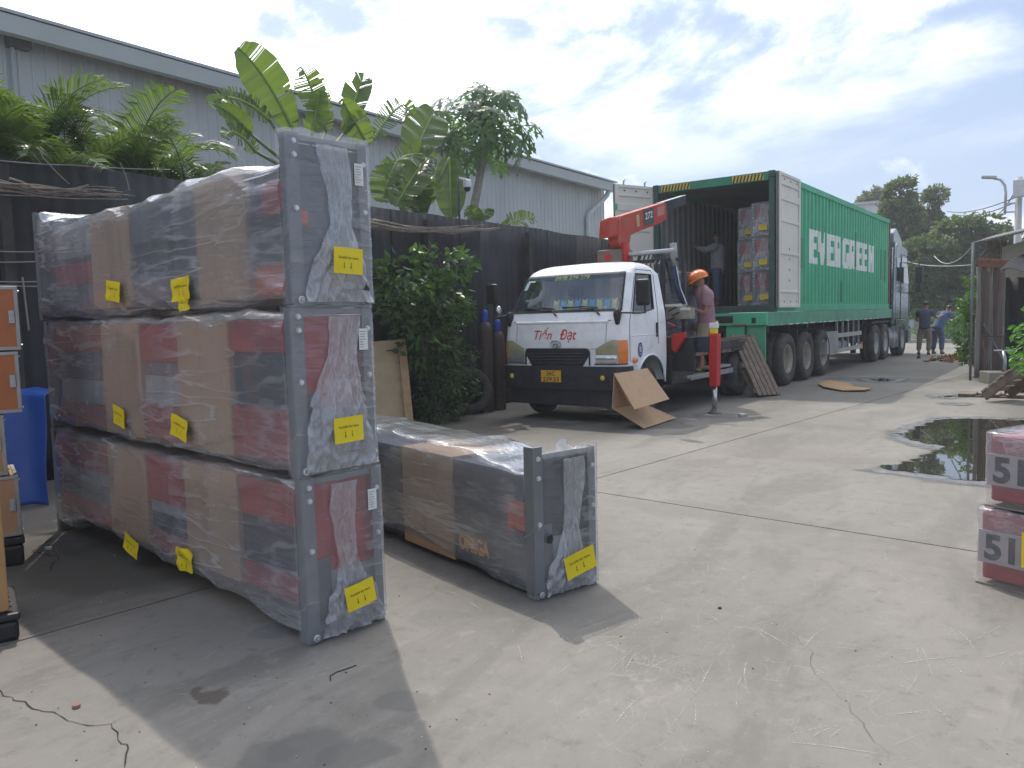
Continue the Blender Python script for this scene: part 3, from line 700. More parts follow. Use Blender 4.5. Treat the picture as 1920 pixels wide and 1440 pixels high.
def banana_leaf(parent, org, base, tip, width, bow=(0, 0, .1), face=None, tears=0.0, fold=.35, sd=0, curl=0):
    """a big paddle leaf with a midrib, each half folded up a little and torn between the veins"""
    rn = random.Random(sd); base = Vector(base)-org; tip = Vector(tip)-org; bow = Vector(bow); n = 26
    mid = [base.lerp(tip, i/n)+bow*(4*(i/n)*(1-i/n)) for i in range(n+1)]
    if curl:
        for i in range(n+1):
            f = max(0, (i/n-.72)/.28); mid[i] += Vector((0, 0, -curl*f*f))
    view = Vector(face) if face else (EYE-Vector(org)).normalized()
    mb = MB(); rows = {}
    for sd_ in (-1, 1):
        gap = False; droop = 0
        for i in range(n):
            f0, f1 = i/n, (i+1)/n
            if rn.random() < tears: droop = rn.uniform(-.5, .9)
            def edge(f, shift):
                k = min(int(f*n), n-1); tg = (mid[k+1]-mid[k]).normalized(); sdv = tg.cross(view)
                if sdv.length < 1e-4: sdv = tg.cross(Vector((0, 0, 1)))
                sdv.normalize(); nv = sdv.cross(tg).normalized()
                pr = (math.sin(PI*min(1, .06+f*.90))**.55) if f < .98 else .30
                wv = width*.5*pr
                c = mid[k].lerp(mid[k+1], f*n-k); wob = .03*math.sin(f*31+sd_*2+sd)*width
                e = c+sdv*sd_*wv*math.cos(fold+droop*.5)+nv*(wv*math.sin(fold+droop*.6)+wob)+tg*wv*.18+Vector((0, 0, -abs(droop)*wv*.35))
                h = c+(e-c)*.5+nv*.02*width
                return c, h, e
            g = .0 if rn.random() > tears*.9 else .35
            c0, h0, e0 = edge(f0+g*.3/n, 0); c1, h1, e1 = edge(f1-g/n, 0)
            mb.add([c0, h0, e0, e1, h1, c1], [(0, 1, 4, 5), (1, 2, 3, 4)] if sd_ > 0 else [(5, 4, 1, 0), (4, 3, 2, 1)], 0)
    mb.tube(mid, [.024*(1-.8*i/n)+.003 for i in range(n+1)], 6, 1)
    return mb.build('leaf', [L_ban, pmat('midrib', (.22, .34, .08), .5)], parent, smooth=True)
def banana(label, root_px, X, leaves, trunk_r=.10, sd=0):
    b = AX(*root_px, X); org = Vector((b.x, b.y, 0))
    t_ = thing('banana_plant', label, 'banana plant', tuple(org), 0, 'banana plants behind the fence')
    MB().tube([(0, 0, 0), (.02, .03, b.z*.5), (0, 0, b.z)], [trunk_r*1.3, trunk_r*1.1, trunk_r*.7], 10).build('trunk', pmat('banana_stem', (.16, .20, .07), .7, var=.3), t_, smooth=True)
    for i, (bp, tp, wpx, dx, bow, tears, fold, curl) in enumerate(leaves):
        P0 = AX(*bp, X); P1 = AX(*tp, X+dx); dep = (P1-EYE).dot(_f)
        MB().tube([Vector((0, 0, b.z-.05)), (P0-org)*.5+Vector((0, 0, b.z))*.5+Vector((0, 0, .03)), P0-org], [.035, .028, .02], 6).build('leaf_stalk', L_stem, t_, smooth=True)
        banana_leaf(t_, org, P0, P1, wpx/CAM_F*dep*1.15, bow, None, tears, fold, sd*50+i, curl)
banana('banana plant with tall upright leaves rising straight behind the tall wrapped stack', (575, 345), -9.3, [
    ((548, 240), (446, 88), 74, .0, (0, 0, .12), .10, .35, .0), ((505, 225), (402, 182), 44, .25, (0, 0, .10), .75, .15, .05), ((470, 252), (388, 192), 46, .3, (0, 0, .08), .02, .25, .0),
    ((612, 245), (563, 118), 58, -.1, (0, 0, .05), .45, .55, .05), ((585, 250), (600, 168), 46, .2, (0, 0, .0), .1, .4, 0),
    ((645, 250), (680, 140), 52, -.2, (0, .05, .10), .20, .6, .08), ((690, 272), (640, 185), 50, .2, (0, 0, .0), .08, .35, 0), ((700, 262), (772, 190), 40, .1, (0, 0, .12), .95, .2, .22), ((480, 285), (420, 245), 40, .3, (0, 0, .08), .6, .2, .1)], .11, 1)
banana('banana plant with broad drooping leaves between the stack and the papaya tree', (795, 400), -9.15, [
    ((770, 300), (815, 205), 74, -.2, (0, 0, .0), .12, .3, .02), ((818, 300), (722, 318), 52, .35, (0, 0, .16), .85, .6, .30), ((842, 296), (846, 408), 56, .25, (0, 0, .02), .03, .3, 0),
    ((800, 300), (742, 388), 74, .3, (0, 0, .06), .25, .45, 0), ((800, 330), (760, 400), 60, .1, (0, 0, .0), .2, .3, 0), ((738, 378), (828, 352), 40, .35, (0, 0, .06), .85, .5, .10), ((735, 300), (716, 380), 60, .0, (0, 0, 0), .3, .4, 0), ((775, 315), (800, 385), 50, -.1, (0, 0, 0), .1, .3, 0)], .10, 2)
banana('small young banana plant whose leaf tips show over the fence before the warehouse', (905, 440), -9.0, [
    ((900, 432), (880, 385), 34, .0, (0, 0, .0), .2, .3, 0), ((932, 432), (1002, 406), 34, .0, (0, 0, .05), .5, .4, .05), ((890, 420), (925, 395), 22, .1, (0, 0, .03), .2, .4, .05)], .06, 3)

def papaya_leaf_mesh(sd):
    rn = random.Random(sd); mb = MB(); nl = 7; c = Vector((0, 0, 0))
    for k in range(nl):
        a = -2.35+4.7*k/(nl-1); L = (.34-.035*abs(k-3)**1.2)*rn.uniform(.9, 1.1); d = Vector((math.cos(a), math.sin(a), 0)); s_ = Vector((-d.y, d.x, 0))
        def P(f, w): return d*L*f+s_*w*L+Vector((0, 0, -.22*(f*L)**1.3*2.2+abs(w)*L*.2))
        out = [(.0, 0), (.22, .085), (.45, .075), (.55, .26), (.66, .09), (.80, .17), (.84, .06), (1.0, 0), (.84, -.06), (.80, -.17), (.66, -.09), (.55, -.26), (.45, -.075), (.22, -.085)]
        vs = [P(f, w) for f, w in out]
        mb.add(vs, [(0, 1, 13), (1, 2, 12, 13), (2, 3, 4), (2, 4, 10, 12), (12, 10, 11), (4, 5, 6), (4, 6, 8, 10), (10, 8, 9), (6, 7, 8)], 0)
    return mb.mesh('leaf', [L_pap])
PL = [papaya_leaf_mesh(i) for i in range(4)]
pb = AX(884, 412, -9.2); pc = AX(906, 300, -9.35); pt = AX(905, 268, -9.35)
papaya = thing('papaya_tree', 'papaya tree with bare grey trunk and dense lobed crown over the fence', 'tree', (pb.x-.1, pb.y-.25, 0)); po = Vector(papaya.location)
MB().tube([(0, 0, 0), (pb-po)*1.0, pc-po, pt-po+Vector((0, 0, .40))], [.11, .085, .07, .05], 10).build('trunk', M_bark, papaya, smooth=True)
ctr = pt-po+Vector((0, 0, .36)); rn = random.Random(5)
for i in range(66):
    f = i/66; az = i*2.399; el = R(82)-f*R(118)+rn.uniform(-.15, .15); L = rn.uniform(.5, 1.12)*(1.0 if f > .25 else .8)
    d = Vector((math.cos(az)*math.cos(el), math.sin(az)*math.cos(el), math.sin(el)*.78))
    st = ctr+Vector((0, 0, -.22*f)); e = st+d*L+Vector((0, 0, -.05*f))
    MB().tube([st, (st+e)*.5+Vector((0, 0, .04)), e], [.010, .008, .006], 4).build('leaf_stalk', L_stem, papaya)
    o = link('leaf', PL[i % 4], papaya, tuple(e)); yaw = math.atan2(d.y, d.x)
    o.rotation_euler = (rn.uniform(-.35, .35), R(18)+f*R(50)+rn.uniform(-.2, .3), yaw+rn.uniform(-.3, .3)); s_ = rn.uniform(.95, 1.35); o.scale = (s_, s_, s_)

def leaf_cloud(blobs, n, size, mat, name='foliage', parent=None, org=Vector(), sd=0, shape=1.9, down=.4, shell=.55, lumps=.35):
    """many separate leaf-sized faces spread through the volume of a set of ellipsoids"""
    r = np.random.default_rng(sd); vol = np.array([b[3]*b[4]*b[5] for b in blobs]); vol = vol/vol.sum(); vs = []; fs = []
    idx = r.choice(len(blobs), n, p=vol); k = 0
    for i in range(n):
        b = blobs[idx[i]]; d = r.normal(size=3); d /= np.linalg.norm(d); rad = (shell+(1-shell)*r.random()**.6)*(1+.22*r.random()**3)
        q = Vector((b[0]+d[0]*b[3]*rad, b[1]+d[1]*b[4]*rad, b[2]+d[2]*b[5]*rad))
        if mnoise.noise((q.x*2.1/max(size*6, .5), q.y*2.1/max(size*6, .5), q.z*2.1/max(size*6, .5)+sd)) < -lumps+.25: continue
        if q.z < .02: continue
        a = Vector((d[0]+r.normal()*.6, d[1]+r.normal()*.6, d[2]*.6-down+r.normal()*.5)).normalized()
        s_ = a.cross(Vector(r.normal(size=3))); 
        if s_.length < 1e-3: continue
        s_.normalize(); l = size*r.uniform(.6, 1.35); w_ = l/shape*.5; nrm = a.cross(s_)
        m = q+a*l*.45+nrm*l*.06; t_ = q+a*l-nrm*l*.08
        vs += [q-org, m+s_*w_-org, t_-org, m-s_*w_-org]; fs += [(k, k+1, k+2), (k, k+2, k+3)]; k += 4
    mb = MB(); mb.add(vs, fs); return mb.build(name, mat, parent)

def shrub(label, org, blobs, n, size, mat, sd, stems=5, shape=1.9, name='shrub', cat='shrub', down=.4):
    org = Vector(org); t_ = thing(name, label, cat, tuple(org))
    leaf_cloud(blobs, n, size, mat, 'foliage', t_, org, sd, shape, down)
    rn = random.Random(sd); mb = MB()
    for i in range(stems):
        b = rn.choice(blobs); e = Vector((b[0]+rn.uniform(-.5, .5)*b[3], b[1]+rn.uniform(-.5, .5)*b[4], b[2]+.4*b[5]))-org
        s0 = Vector((rn.uniform(-.1, .1), rn.uniform(-.1, .1), 0)); mb.tube([s0, s0.lerp(e, .5)+Vector((rn.uniform(-.1, .1), rn.uniform(-.1, .1), .1)), e], [.02, .014, .006], 5)
    if stems: mb.build('branch', M_bark2, t_)
    return t_
def E(px, py, X, rx, ry, rz): p = AX(px, py, X); return (p.x, p.y, p.z, rx, ry, rz)
X = FX+.55
shrub('large leaved glossy shrub climbing the black fence right of the tall wrapped stack', (X-.1, 9.1, 0), [E(770, 520, X, .42, .50, .36), E(830, 500, X, .40, .42, .30), E(810, 560, X, .45, .48, .36), E(845, 590, X, .38, .34, .30), E(752, 560, X, .28, .34, .30), E(800, 640, X, .40, .5, .4), E(795, 478, X, .25, .25, .18)], 2600, .135, L_shrub, 21, 7, 1.9)
X = FX+.60
shrub('small leaved bushy shrub at the foot of the fence behind the leaning plank', (X-.1, 8.6, 0), [E(750, 585, X, .22, .30, .24), E(795, 655, X, .30, .36, .34), E(830, 665, X, .36, .40, .30), E(812, 720, X, .30, .4, .34), E(850, 720, X, .34, .38, .30), E(825, 770, X, .30, .4, .22)], 5200, .062, L_small, 22, 7, 1.7)
X = FX+.9
shrub('dim low weeds growing round the leaning tyre', (X, 9.5, 0), [E(868, 690, X-.3, .18, .25, .22), E(880, 655, X-.35, .16, .2, .2), E(850, 760, X-.1, .16, .2, .12)], 700, .05, L_small, 23, 0, 1.7)
# ================================================================ FILM-WRAPPED STEEL CRATES
CW, CL, CH = .43, 3.26, .765
F_side = film_mat('film_side', .25, .45, (.55, 3.0, 4.2), 2.0, 1.15, .35, ang=.30)
F_top = film_mat('film_top', .30, .5, (.55, 3.0, 4.2), 2.0, 1.2, .38, ang=.34)
F_end = film_mat('film_end', .16, .25, (3, 1.2, 4.5), 2.0, .7, .3, ang=.3)
F_tuck = film_mat('film_tuck', .27, .60, (1, 4.5, 1.8), 2.6, 1.2, .5)
F_tight = film_mat('film_tight', .20, .45, (.5, 3.0, 4.4), 2.2, 1.1, .35, ang=.10, tint=(.86, .90, .97))
F_small = film_mat('film_small', .12, .4, (1.4, 1.4, 5), 4.0, .8, .35)
M_slate = pmat('slate_paint', (.12, .13, .15), .5, var=.25)
M_lgrey = pmat('light_grey_paint', (.34, .35, .36), .5, var=.15)
M_brick = pmat('brown_red_paint', (.33, .085, .05), .5, var=.2)
M_dred = pmat('dark_red_paint', (.34, .022, .028), .45, var=.2)
BANDM = dict(r=M_dred, n=M_navy, g=M_grey, s=M_slate, l=M_lgrey, b=M_brick, o=M_orange, k=M_black, c=M_card)

def bolt_on(parent, y, z, x, r=.011):
    mb = MB(); Mx = Matrix.Translation((x, y, z)) @ Matrix.Rotation(PI/2, 4, 'Y')
    mb.lathe([(r*1.35, 0), (r*1.35, .002), (r, .0025), (r*.98, .009), (0, .0095)], 6, 0, Mx)
    mb.build('bolt', M_bolt, parent)
def ring_on(parent, y, z, x, r=.017):
    Mx = Matrix.Translation((x, y, z)) @ Matrix.Rotation(PI/2, 4, 'Y')
    mb = MB().lathe([(r, 0), (r, .008), (r*.62, .010), (r*.55, .002), (0, .002)], 14, 0, Mx); mb.lathe([(.007, .002), (.007, .014), (0, .015)], 6, 0, Mx)
    mb.build('bolt', M_bolt, parent)
def label_sheet(parent, org, right, up, w, h, text='Forklift for here', curl=.006, tilt=0, crumple=.0, sd=0):
    org = Vector(org); r0 = Vector(right).normalized(); u0 = Vector(up).normalized(); n = r0.cross(u0)
    r = r0*math.cos(tilt)+u0*math.sin(tilt); u = u0*math.cos(tilt)-r0*math.sin(tilt)
    def surf(a, b):
        d = curl*math.sin(a*3.2+sd)+curl*.6*math.cos(b*2.6+sd*2)+crumple*mnoise.noise((a*3+sd, b*3, sd))
        return org+r*((a-.5)*w)+u*((b-.5)*h+crumple*.5*mnoise.noise((a*2.3, sd, 1)))+n*(d+curl*1.8)
    o = MB().grid(surf, 12, 8).build('forklift_label', M_yellow, parent, smooth=True)
    mb = MB()
    def warp(p):
        q = p-org; return surf(q.dot(r)/w+.5, q.dot(u)/h+.5)+n*.0015
    if text:
        text_on(mb, text, org+u*h*.12, r, u, h*.105, w*.68, warp=warp)
        for ax in (-.14, .10):
            c = org+r*ax*w-u*h*.18; s_ = h*.12
            mb.add([warp(c+r*x*s_+u*y*s_) for x, y in ((-.09, 1), (.09, 1), (.09, -.8), (-.09, -.8))], [(0, 1, 2, 3)])
            mb.add([warp(c+r*x*s_+u*y*s_) for x, y in ((-.5, -.3), (0, -1.0), (.5, -.3), (0, -.72))], [(0, 3, 1), (3, 2, 1)])
        mb.build('print', M_ink, o)
    return o

def film_body(parent, zt, zb, half, mat, sd, x0, x1, amp=.012, name='wrap_film', swell=None):
    n = Vector((sd*3.1, sd*1.7, sd*.9))
    def fn(u, v):
        x = x0+(x1-x0)*u; a = v*2*PI; ca, sa = math.cos(a), math.sin(a); e = .22
        yy = math.copysign(abs(ca)**e, ca); zz = math.copysign(abs(sa)**e, sa)
        t_, b_ = zt(x), zb(x); hy = half(x)
        y = yy*hy; z = (t_+b_)/2+zz*(t_-b_)/2
        big = mnoise.noise(Vector((x*1.3, y*4, z*3))+n)
        # slanting folds pulled from the corners
        f1 = 1-abs(2*(mnoise.noise(Vector((x*1.1+z*1.6, z*6.5-x*1.3, y*3))+n)*.5+.5)-1)
        f2 = 1-abs(2*(mnoise.noise(Vector((x*1.0-z*1.5, z*8.5+x*1.7, y*3))+n*2)*.5+.5)-1)
        d = big*amp*1.1+(f1**5)*amp*1.0+(f2**8)*amp*.55-amp
        nl = Vector((0, ca, sa)); p = Vector((x, y, z))+nl*d
        return p
    return MB().grid(fn, 150, 84).build(name, mat, parent, smooth=True)

def crate(label, loc, rz, tier, group, segs, zt, zb, body=(.15, .64), panel='g', film=None, sd=0, tuck=True, shade=None):
    t_ = thing('wrapped_crate', label, 'crate', loc, rz, group)
    L2, W2 = CL/2, CW/2; H = CH-.006
    # ---- end frames: four angle posts, rails
    for ex, sx in ((1, 1), (-1, -1)):
        for sy, wy in ((-1, .062), (1, .05)):
            mb = MB(); xf = ex*L2
            mb.box(min(xf, xf-sx*.006), max(xf, xf-sx*.006), min(sy*W2, sy*(W2-wy)), max(sy*W2, sy*(W2-wy)), 0, H)
            mb.box(min(xf-sx*.0065, xf-sx*.06), max(xf-sx*.0065, xf-sx*.06), min(sy*W2, sy*(W2-.006)), max(sy*W2, sy*(W2-.006)), 0, H)
            mb.build('angle_post', M_grey, t_, bevel=.0015)
        mb = MB(); xa, xb = sorted((ex*L2-sx*.008, ex*L2-sx*.05))
        mb.box(xa, xb, -W2+.0065, W2-.0065, .004, .075); mb.build('bottom_rail', M_grey, t_, bevel=.002)
        mb = MB(); mb.box(xa, xb, -W2+.0065, W2-.0065, H-.03, H-.004); mb.build('top_rail', M_grey, t_, bevel=.002)
        xa, xb = sorted((ex*L2-sx*.051, ex*L2-sx*.056))
        if panel == 'g':
            MB().box(xa, xb, -W2+.007, W2-.007, .30, H-.035).build('end_panel', M_slate if sx < 0 else pmat('end_grey', (.14, .15, .16), .5, var=.08), t_)
            MB().box(xa, xb, -W2+.007, -.02, .08, .298).build('lower_panel', M_orange if False else M_slate, t_)
            MB().box(xa, xb, -.018, W2-.007, .08, .298).build('lower_panel', M_card, t_)
            if sx > 0: MB().box(xb+.001, xb+.02, -W2+.06, -W2+.12, .36, .43).build('red_knob_cover', M_orange, t_, bevel=.01)
        else:
            m_ = M_red if panel == 'r' else M_navy
            MB().box(xa, xb, -W2+.05, W2-.007, .37, H-.035).build('end_panel', m_, t_)
            MB().box(xa, xb, -W2+.05, -.05, .08, .368).build('lower_panel', M_slate, t_)
            MB().box(xa, xb, -.048, W2-.007, .30, .368).build('lower_panel', m_, t_)
            MB().box(xa, xb, -.048, W2-.007, .08, .298).build('lower_panel', M_lgrey, t_)
    # ---- bolts on the near end
    xb = L2+.004
    for z in (.10*0+.66, .43, .72): bolt_on(t_, -W2+.033, z, xb)
    for z in (.66, .44): bolt_on(t_, W2-.024, z, xb)
    for y in (-W2+.033, W2-.024): ring_on(t_, y, .030, xb+.004)
    # ---- contents between the frames
    bz0, bz1 = body
    core = MB().box(-L2+.07, L2-.07, -W2+.045, W2-.045, bz0+.01, bz1-.02)
    core.build('machine_body', M_navy, t_)
    for (xa, xb_, bands) in segs:
        if bands == 'c':
            mid = xa+(xb_-xa)*.45
            for a, b in ((xa, mid-.002), (mid+.002, xb_)):
                MB().box(a, b, -W2+.012, W2-.012, bz0-.01, bz1).build('cardboard_sleeve', M_card, t_, bevel=.006)
        else:
            for i, (z0, z1, mk, dy) in enumerate(bands):
                z0, z1 = max(z0, bz0), min(z1, bz1-.005)
                MB().box(xa+.004, xb_-.004, -W2+.018+dy, -W2+.043, z0, z1-.004).build('machine_panel', BANDM[mk], t_, bevel=.004)
    # ---- polythene
    half = lambda x: W2+.006+.010*min(1, max(0, (L2-abs(x))/.12))
    film_body(t_, zt, zb, half, film or F_side, sd, -L2+.012, L2-.064, .016)
    # sleeve of film pulled over the near end and bunched on the frame
    def endf(u, v):
        a = (u-.5)*2; y = max(-1, min(1, a*1.22)); over = max(0, abs(a)-1/1.22)/(1-1/1.22)
        n_ = mnoise.noise((a*3, v*4+sd, sd*1.3)); n2 = mnoise.noise((a*8+v*3, v*11, sd*2.1))
        x = L2+.009+(.006*n_+.004*n2)*(1-over)-over*.075
        yy = y*(W2+.006)+math.copysign(over*(.004+.004*n2), a)
        return (x, yy, .012+v*(H+.003)+.010*n_*(1 if v > .9 else 0))
    MB().grid(endf, 44, 60).build('end_film', F_end, t_, smooth=True)
    if tuck:
        def wz(z):
            pts = ((.0, .19), (.06, .185), (.2, .15), (.32, .10), (.42, .065), (.55, .07), (.74, .09))
            z = z*(1+.22*math.sin(sd*2.3)); kx = 1+.22*math.sin(sd*4.1)*(1 if z > .25 else .3)
            for (a, b), (c, d) in zip(pts, pts[1:]):
                if z <= c: f = (z-a)/(c-a); return (b+(d-b)*f)*kx
            return pts[-1][1]*kx
        def tk(u, v):
            z = .02+v*(.70); w_ = wz(z)*(1+.12*mnoise.noise((sd, v*9, u*2))); y = max(-.205, min(.205, (u-.5)*2*w_+.015+.03*math.sin(v*4+sd*1.9)*(.3+v)))
            n_ = mnoise.noise((u*7+sd, v*2.5, sd)); n2 = mnoise.noise((u*16, v*4, sd*2))
            bulge = .020*math.sin(PI*min(1, v*1.7))*(1-(2*u-1)**2); low = max(0, 1-v*2.2)
            n3 = 1-abs(mnoise.noise((u*5-v*4+sd, v*9+u*3, sd*1.7)))
            return (L2+.020+bulge+.010*n_+.010*n2+.026*low*n3**4, y, z)
        def skp(u, v): return v > .52 and mnoise.noise((u*4+sd, v*7, 3)) > .42
        MB().grid(tk, 40, 60).build('film_tuck', F_tuck, t_, smooth=True)
    return t_

SX = Vector((math.cos(R(-6.5)), math.sin(R(-6.5)), 0)); SY = Vector((-SX.y, SX.x, 0))
def stack_x(px, py, corner):
    p = AT(px, py, corner, SY); return (p-corner).dot(SX)+CL/2
A0 = Vector((-2.80, 2.235, 0))
def segs_from(rows, corner, py): return [(stack_x(a, py, corner), stack_x(b, py, corner), s) for a, b, s in rows]
def smooth_lerp(pts):
    def f(x):
        if x <= pts[0][0]: return pts[0][1]
        for (a, b), (c, d) in zip(pts, pts[1:]):
            if x <= c: k = (x-a)/(c-a); k = k*k*(3-2*k); return b+(d-b)*k
        return pts[-1][1]
    return f
TIERS = []
rows0 = [(442, 548, [(.53, .72, 'r', 0), (.29, .53, 'n', .012), (.15, .29, 'r', .004)]), (343, 440, 'c'), (274, 341, [(.45, .72, 'r', 0), (.38, .45, 'l', .01), (.27, .38, 'n', .016), (.15, .27, 'r', 0)]), (203, 272, 'c'),
         (112, 201, [(.52, .72, 'b', 0), (.43, .52, 'l', .01), (.30, .43, 's', .015), (.15, .30, 'r', .003)])]
rows1 = [(430, 540, [(.56, .72, 'r', 0), (.30, .56, 'n', .012), (.06, .30, 'r', .002)]), (332, 428, 'c'), (263, 330, [(.5, .72, 'r', 0), (.42, .5, 's', .015), (.25, .42, 'l', .01), (.06, .25, 'r', 0)]), (190, 261, 'c'),
         (105, 188, [(.54, .72, 'b', 0), (.36, .54, 's', .014), (.20, .36, 'l', .014), (.06, .20, 'b', 0)])]
rows2 = [(462, 535, [(.46, .66, 'n', .01), (.06, .20, 'o', .01), (.20, .46, 'n', .016)]), (362, 455, 'c'), (242, 360, [(.40, .66, 's', .0), (.24, .40, 'n', .012), (.06, .24, 's', .004)]), (168, 240, 'c'),
         (100, 166, [(.40, .66, 'l', .01), (.22, .36, 'r', 0), (.06, .22, 's', .01)])]
names = ['bottom crate of the tall wrapped stack with red end panel on the ground', 'middle crate of the tall wrapped stack with red end panel', 'top crate of the tall wrapped stack with plain grey end panel']
L2 = CL/2
ztl = [smooth_lerp([(-L2, .76), (-L2+.3, .765), (L2-.4, .763), (L2, .755)]), smooth_lerp([(-L2, .76), (-L2+.3, .765), (L2-.4, .765), (L2, .755)]),
       smooth_lerp([(-L2, .77), (-L2+.10, .765), (-L2+.30, .70), (-L2+.7, .665), (0, .655), (.45, .66), (.62, .69), (L2-.55, .675), (L2-.12, .63), (L2, .64)])]
zbl = [smooth_lerp([(-L2, .015), (-L2+.18, .03), (-L2+.6, .125), (.1, .105), (L2-.7, .075), (L2, .015)]), smooth_lerp([(-L2, .02), (-.5, .012), (.3, .0), (L2, .01)]), smooth_lerp([(-L2, .02), (-.9, .0), (-.2, .0), (.7, .01), (L2, .02)])]
for k, rows, py, pan, body in ((0, rows0, 940, 'r', (.17, .72)), (1, rows1, 720, 'r', (.05, .72)), (2, rows2, 480, 'g', (.06, .635))):
    corner = A0-SX*(.012*k)+SY*.002*k; corner.z = CH*k
    c = corner-SX*CL/2+SY*CW/2; c.z = CH*k
    t_ = crate(names[k], tuple(c), R(-6.5)+R(.25)*k*(-1)**k, k, 'crates of the tall wrapped stack', segs_from(rows, corner, py), ztl[k], zbl[k], body, pan, F_top if k == 2 else None, k+1)
    TIERS.append(t_)
    # yellow notices: end and long side
    ty = (.035, .025, .045)[k]
    label_sheet(t_, (L2+.050, ty, (.185, .20, .205)[k]), (0, 1, 0), (0, 0, 1), .165, .118, tilt=(R(7), R(1), R(-2))[k], sd=k, curl=.004)
    for px, py2, w_, h_, tl, cr in (((255, 1020, .20, .11, -.25, .006), (355, 1047, .19, .13, .12, .022)), ((232, 780, .18, .12, -.16, .004), (347, 801, .19, .12, -.2, .006)), ((222, 546, .20, .12, -.12, .006), (347, 542, .20, .12, .05, .012), (352, 570, .12, .07, .1, .012)))[k]:
        p = AT(px, py2, corner, SY)-corner; xl = p.dot(SX)+L2
        label_sheet(t_, (xl, -CW/2-.026, p.z), (1, 0, 0), (0, 0, 1), w_, h_, tilt=tl, crumple=cr, sd=px*.1, curl=.003)
    # white paper slip on the frame
    mb = MB().box(L2+.016, L2+.017, CW/2-.085, CW/2-.035, .56, .66); sl_ = mb.build('paper_slip', M_paper, t_)
    mb = MB()
    for i in range(7): mb.box(L2+.0172, L2+.0178, CW/2-.080, CW/2-.080+.036*random.uniform(.5, 1), .572+i*.012, .575+i*.012)
    mb.build('print', pmat('grey_ink', (.25, .25, .26), .8), sl_)
    if k == 2:   # red housing and orange part seen through the film
        x_ = stack_x(497, 425, corner); MB().cbox((x_, -CW/2+.075, .50), (.20, .10, .17)).build('red_housing', M_red, t_, bevel=.025)
    if k == 0:
        MB().prism([(L2-.0495, -.02, .50), (L2-.0495, .005, .50), (L2-.0495, -.0075, .522)], (.002, 0, 0)).build('warning_triangle', M_dred, t_)
# ---- the single crate standing behind the stack
rz = R(-16.5); X_ = Vector((math.cos(rz), math.sin(rz), 0)); Y_ = Vector((-X_.y, X_.x, 0)); corner = Vector((-2.25, 3.245, 0))
sx = lambda px, py: (AT(px, py, corner, Y_)-corner).dot(X_)+L2
c = corner-X_*L2+Y_*CW/2
ztO = smooth_lerp([(-L2, .76), (-.2, .76), (.6, .745), (L2-.62, .73), (L2-.35, .70), (L2-.16, .675), (L2, .68)]); zbO = smooth_lerp([(-L2, .02), (-.2, .06), (L2-.7, .025), (L2, .01)])
om = crate('single wrapped crate with orange OMEGA lettering standing beside the tall stack', tuple(c), rz, 0, None, [(sx(752, 920), sx(845, 930), 'c'), (sx(846, 930), L2-.08, [(.05, .66, 'n', 0)]), (-L2+.1, sx(750, 920), [(.05, .68, 'n', 0)])], ztO, zbO, (.045, .655), 'n', F_tight, 9)
label_sheet(om, (L2+.052, .045, .165), (0, 1, 0), (0, 0, 1), .205, .125, tilt=R(12), sd=4, curl=.005)
p = AT(887, 1023, corner, Y_)-corner
mb = MB(); text_on(mb, 'OMEGA', (p.dot(X_)+L2, -CW/2+.006, p.z), (1, 0, 0), (0, 0, 1), .085, .30, bold=.05); mb.build('lettering', pmat('orange_ink', (1.0, .40, .07), .6), om)
xr = sx(972, 970); zr = (AT(972, 972, corner, Y_)).z
mb = MB().box(xr-.10, xr+.11, -CW/2+.002, -CW/2+.04, zr+.05, zr+.085); mb.box(xr-.10, xr-.065, -CW/2+.002, -CW/2+.04, zr-.085, zr+.0495); mb.box(xr+.075, xr+.11, -CW/2+.002, -CW/2+.04, zr-.085, zr+.0495)
mb.box(xr-.06, xr+.07, -CW/2+.012, -CW/2+.04, zr-.07, zr+.045); mb.build('red_bracket', M_orange, om, bevel=.006)
# its near post stands bare of film, with torn edges and a black patch for the dark inside the tear
MB().box(L2-.0055, L2+.0165, -CW/2-.012, -CW/2+.05, .045, .80).build('bare_post', M_grey, om, bevel=.002)
MB().box(L2-.06, L2-.006, -CW/2-.012, -CW/2-.006, .045, .80).build('bare_post', M_grey, om, bevel=.002)
for z in (.74, .64, .40): bolt_on(om, -CW/2+.022, z, L2+.017)
def torn(u, v): return (L2+.005+.03*v-.10*(1-u), -CW/2-.014-.03*math.sin(v*5)*u, .30+.05*u+.035*v+.015*mnoise.noise((u*5, v*5, 1)))
MB().grid(torn, 10, 6).build('torn_film', F_tuck, om, smooth=True)
MB().prism([(L2+.024, -CW/2+.06, .30), (L2+.024, -CW/2+.09, .29), (L2+.024, -CW/2+.105, .31), (L2+.024, -CW/2+.10, .34), (L2+.024, -CW/2+.07, .335)], (.001, 0, 0)).build('tear_black_patch', M_black, om)
def fin(u, v): return (L2+.01-.03*v, -.06+.16*u, .765+.055*v*math.sin(PI*min(1, u*1.3))+.01*mnoise.noise((u*6, v*3, 0)))
MB().grid(fin, 10, 5).build('film_fin', F_tuck, om, smooth=True)
# black patch standing in for the dark of a tear above the rail on the top crate of the stack
MB().prism([(L2+.038, CW/2-.075, .075), (L2+.038, CW/2-.045, .070), (L2+.038, CW/2-.04, .08), (L2+.038, CW/2-.062, .105)], (.001, 0, 0)).build('tear_black_patch', M_black, TIERS[2])

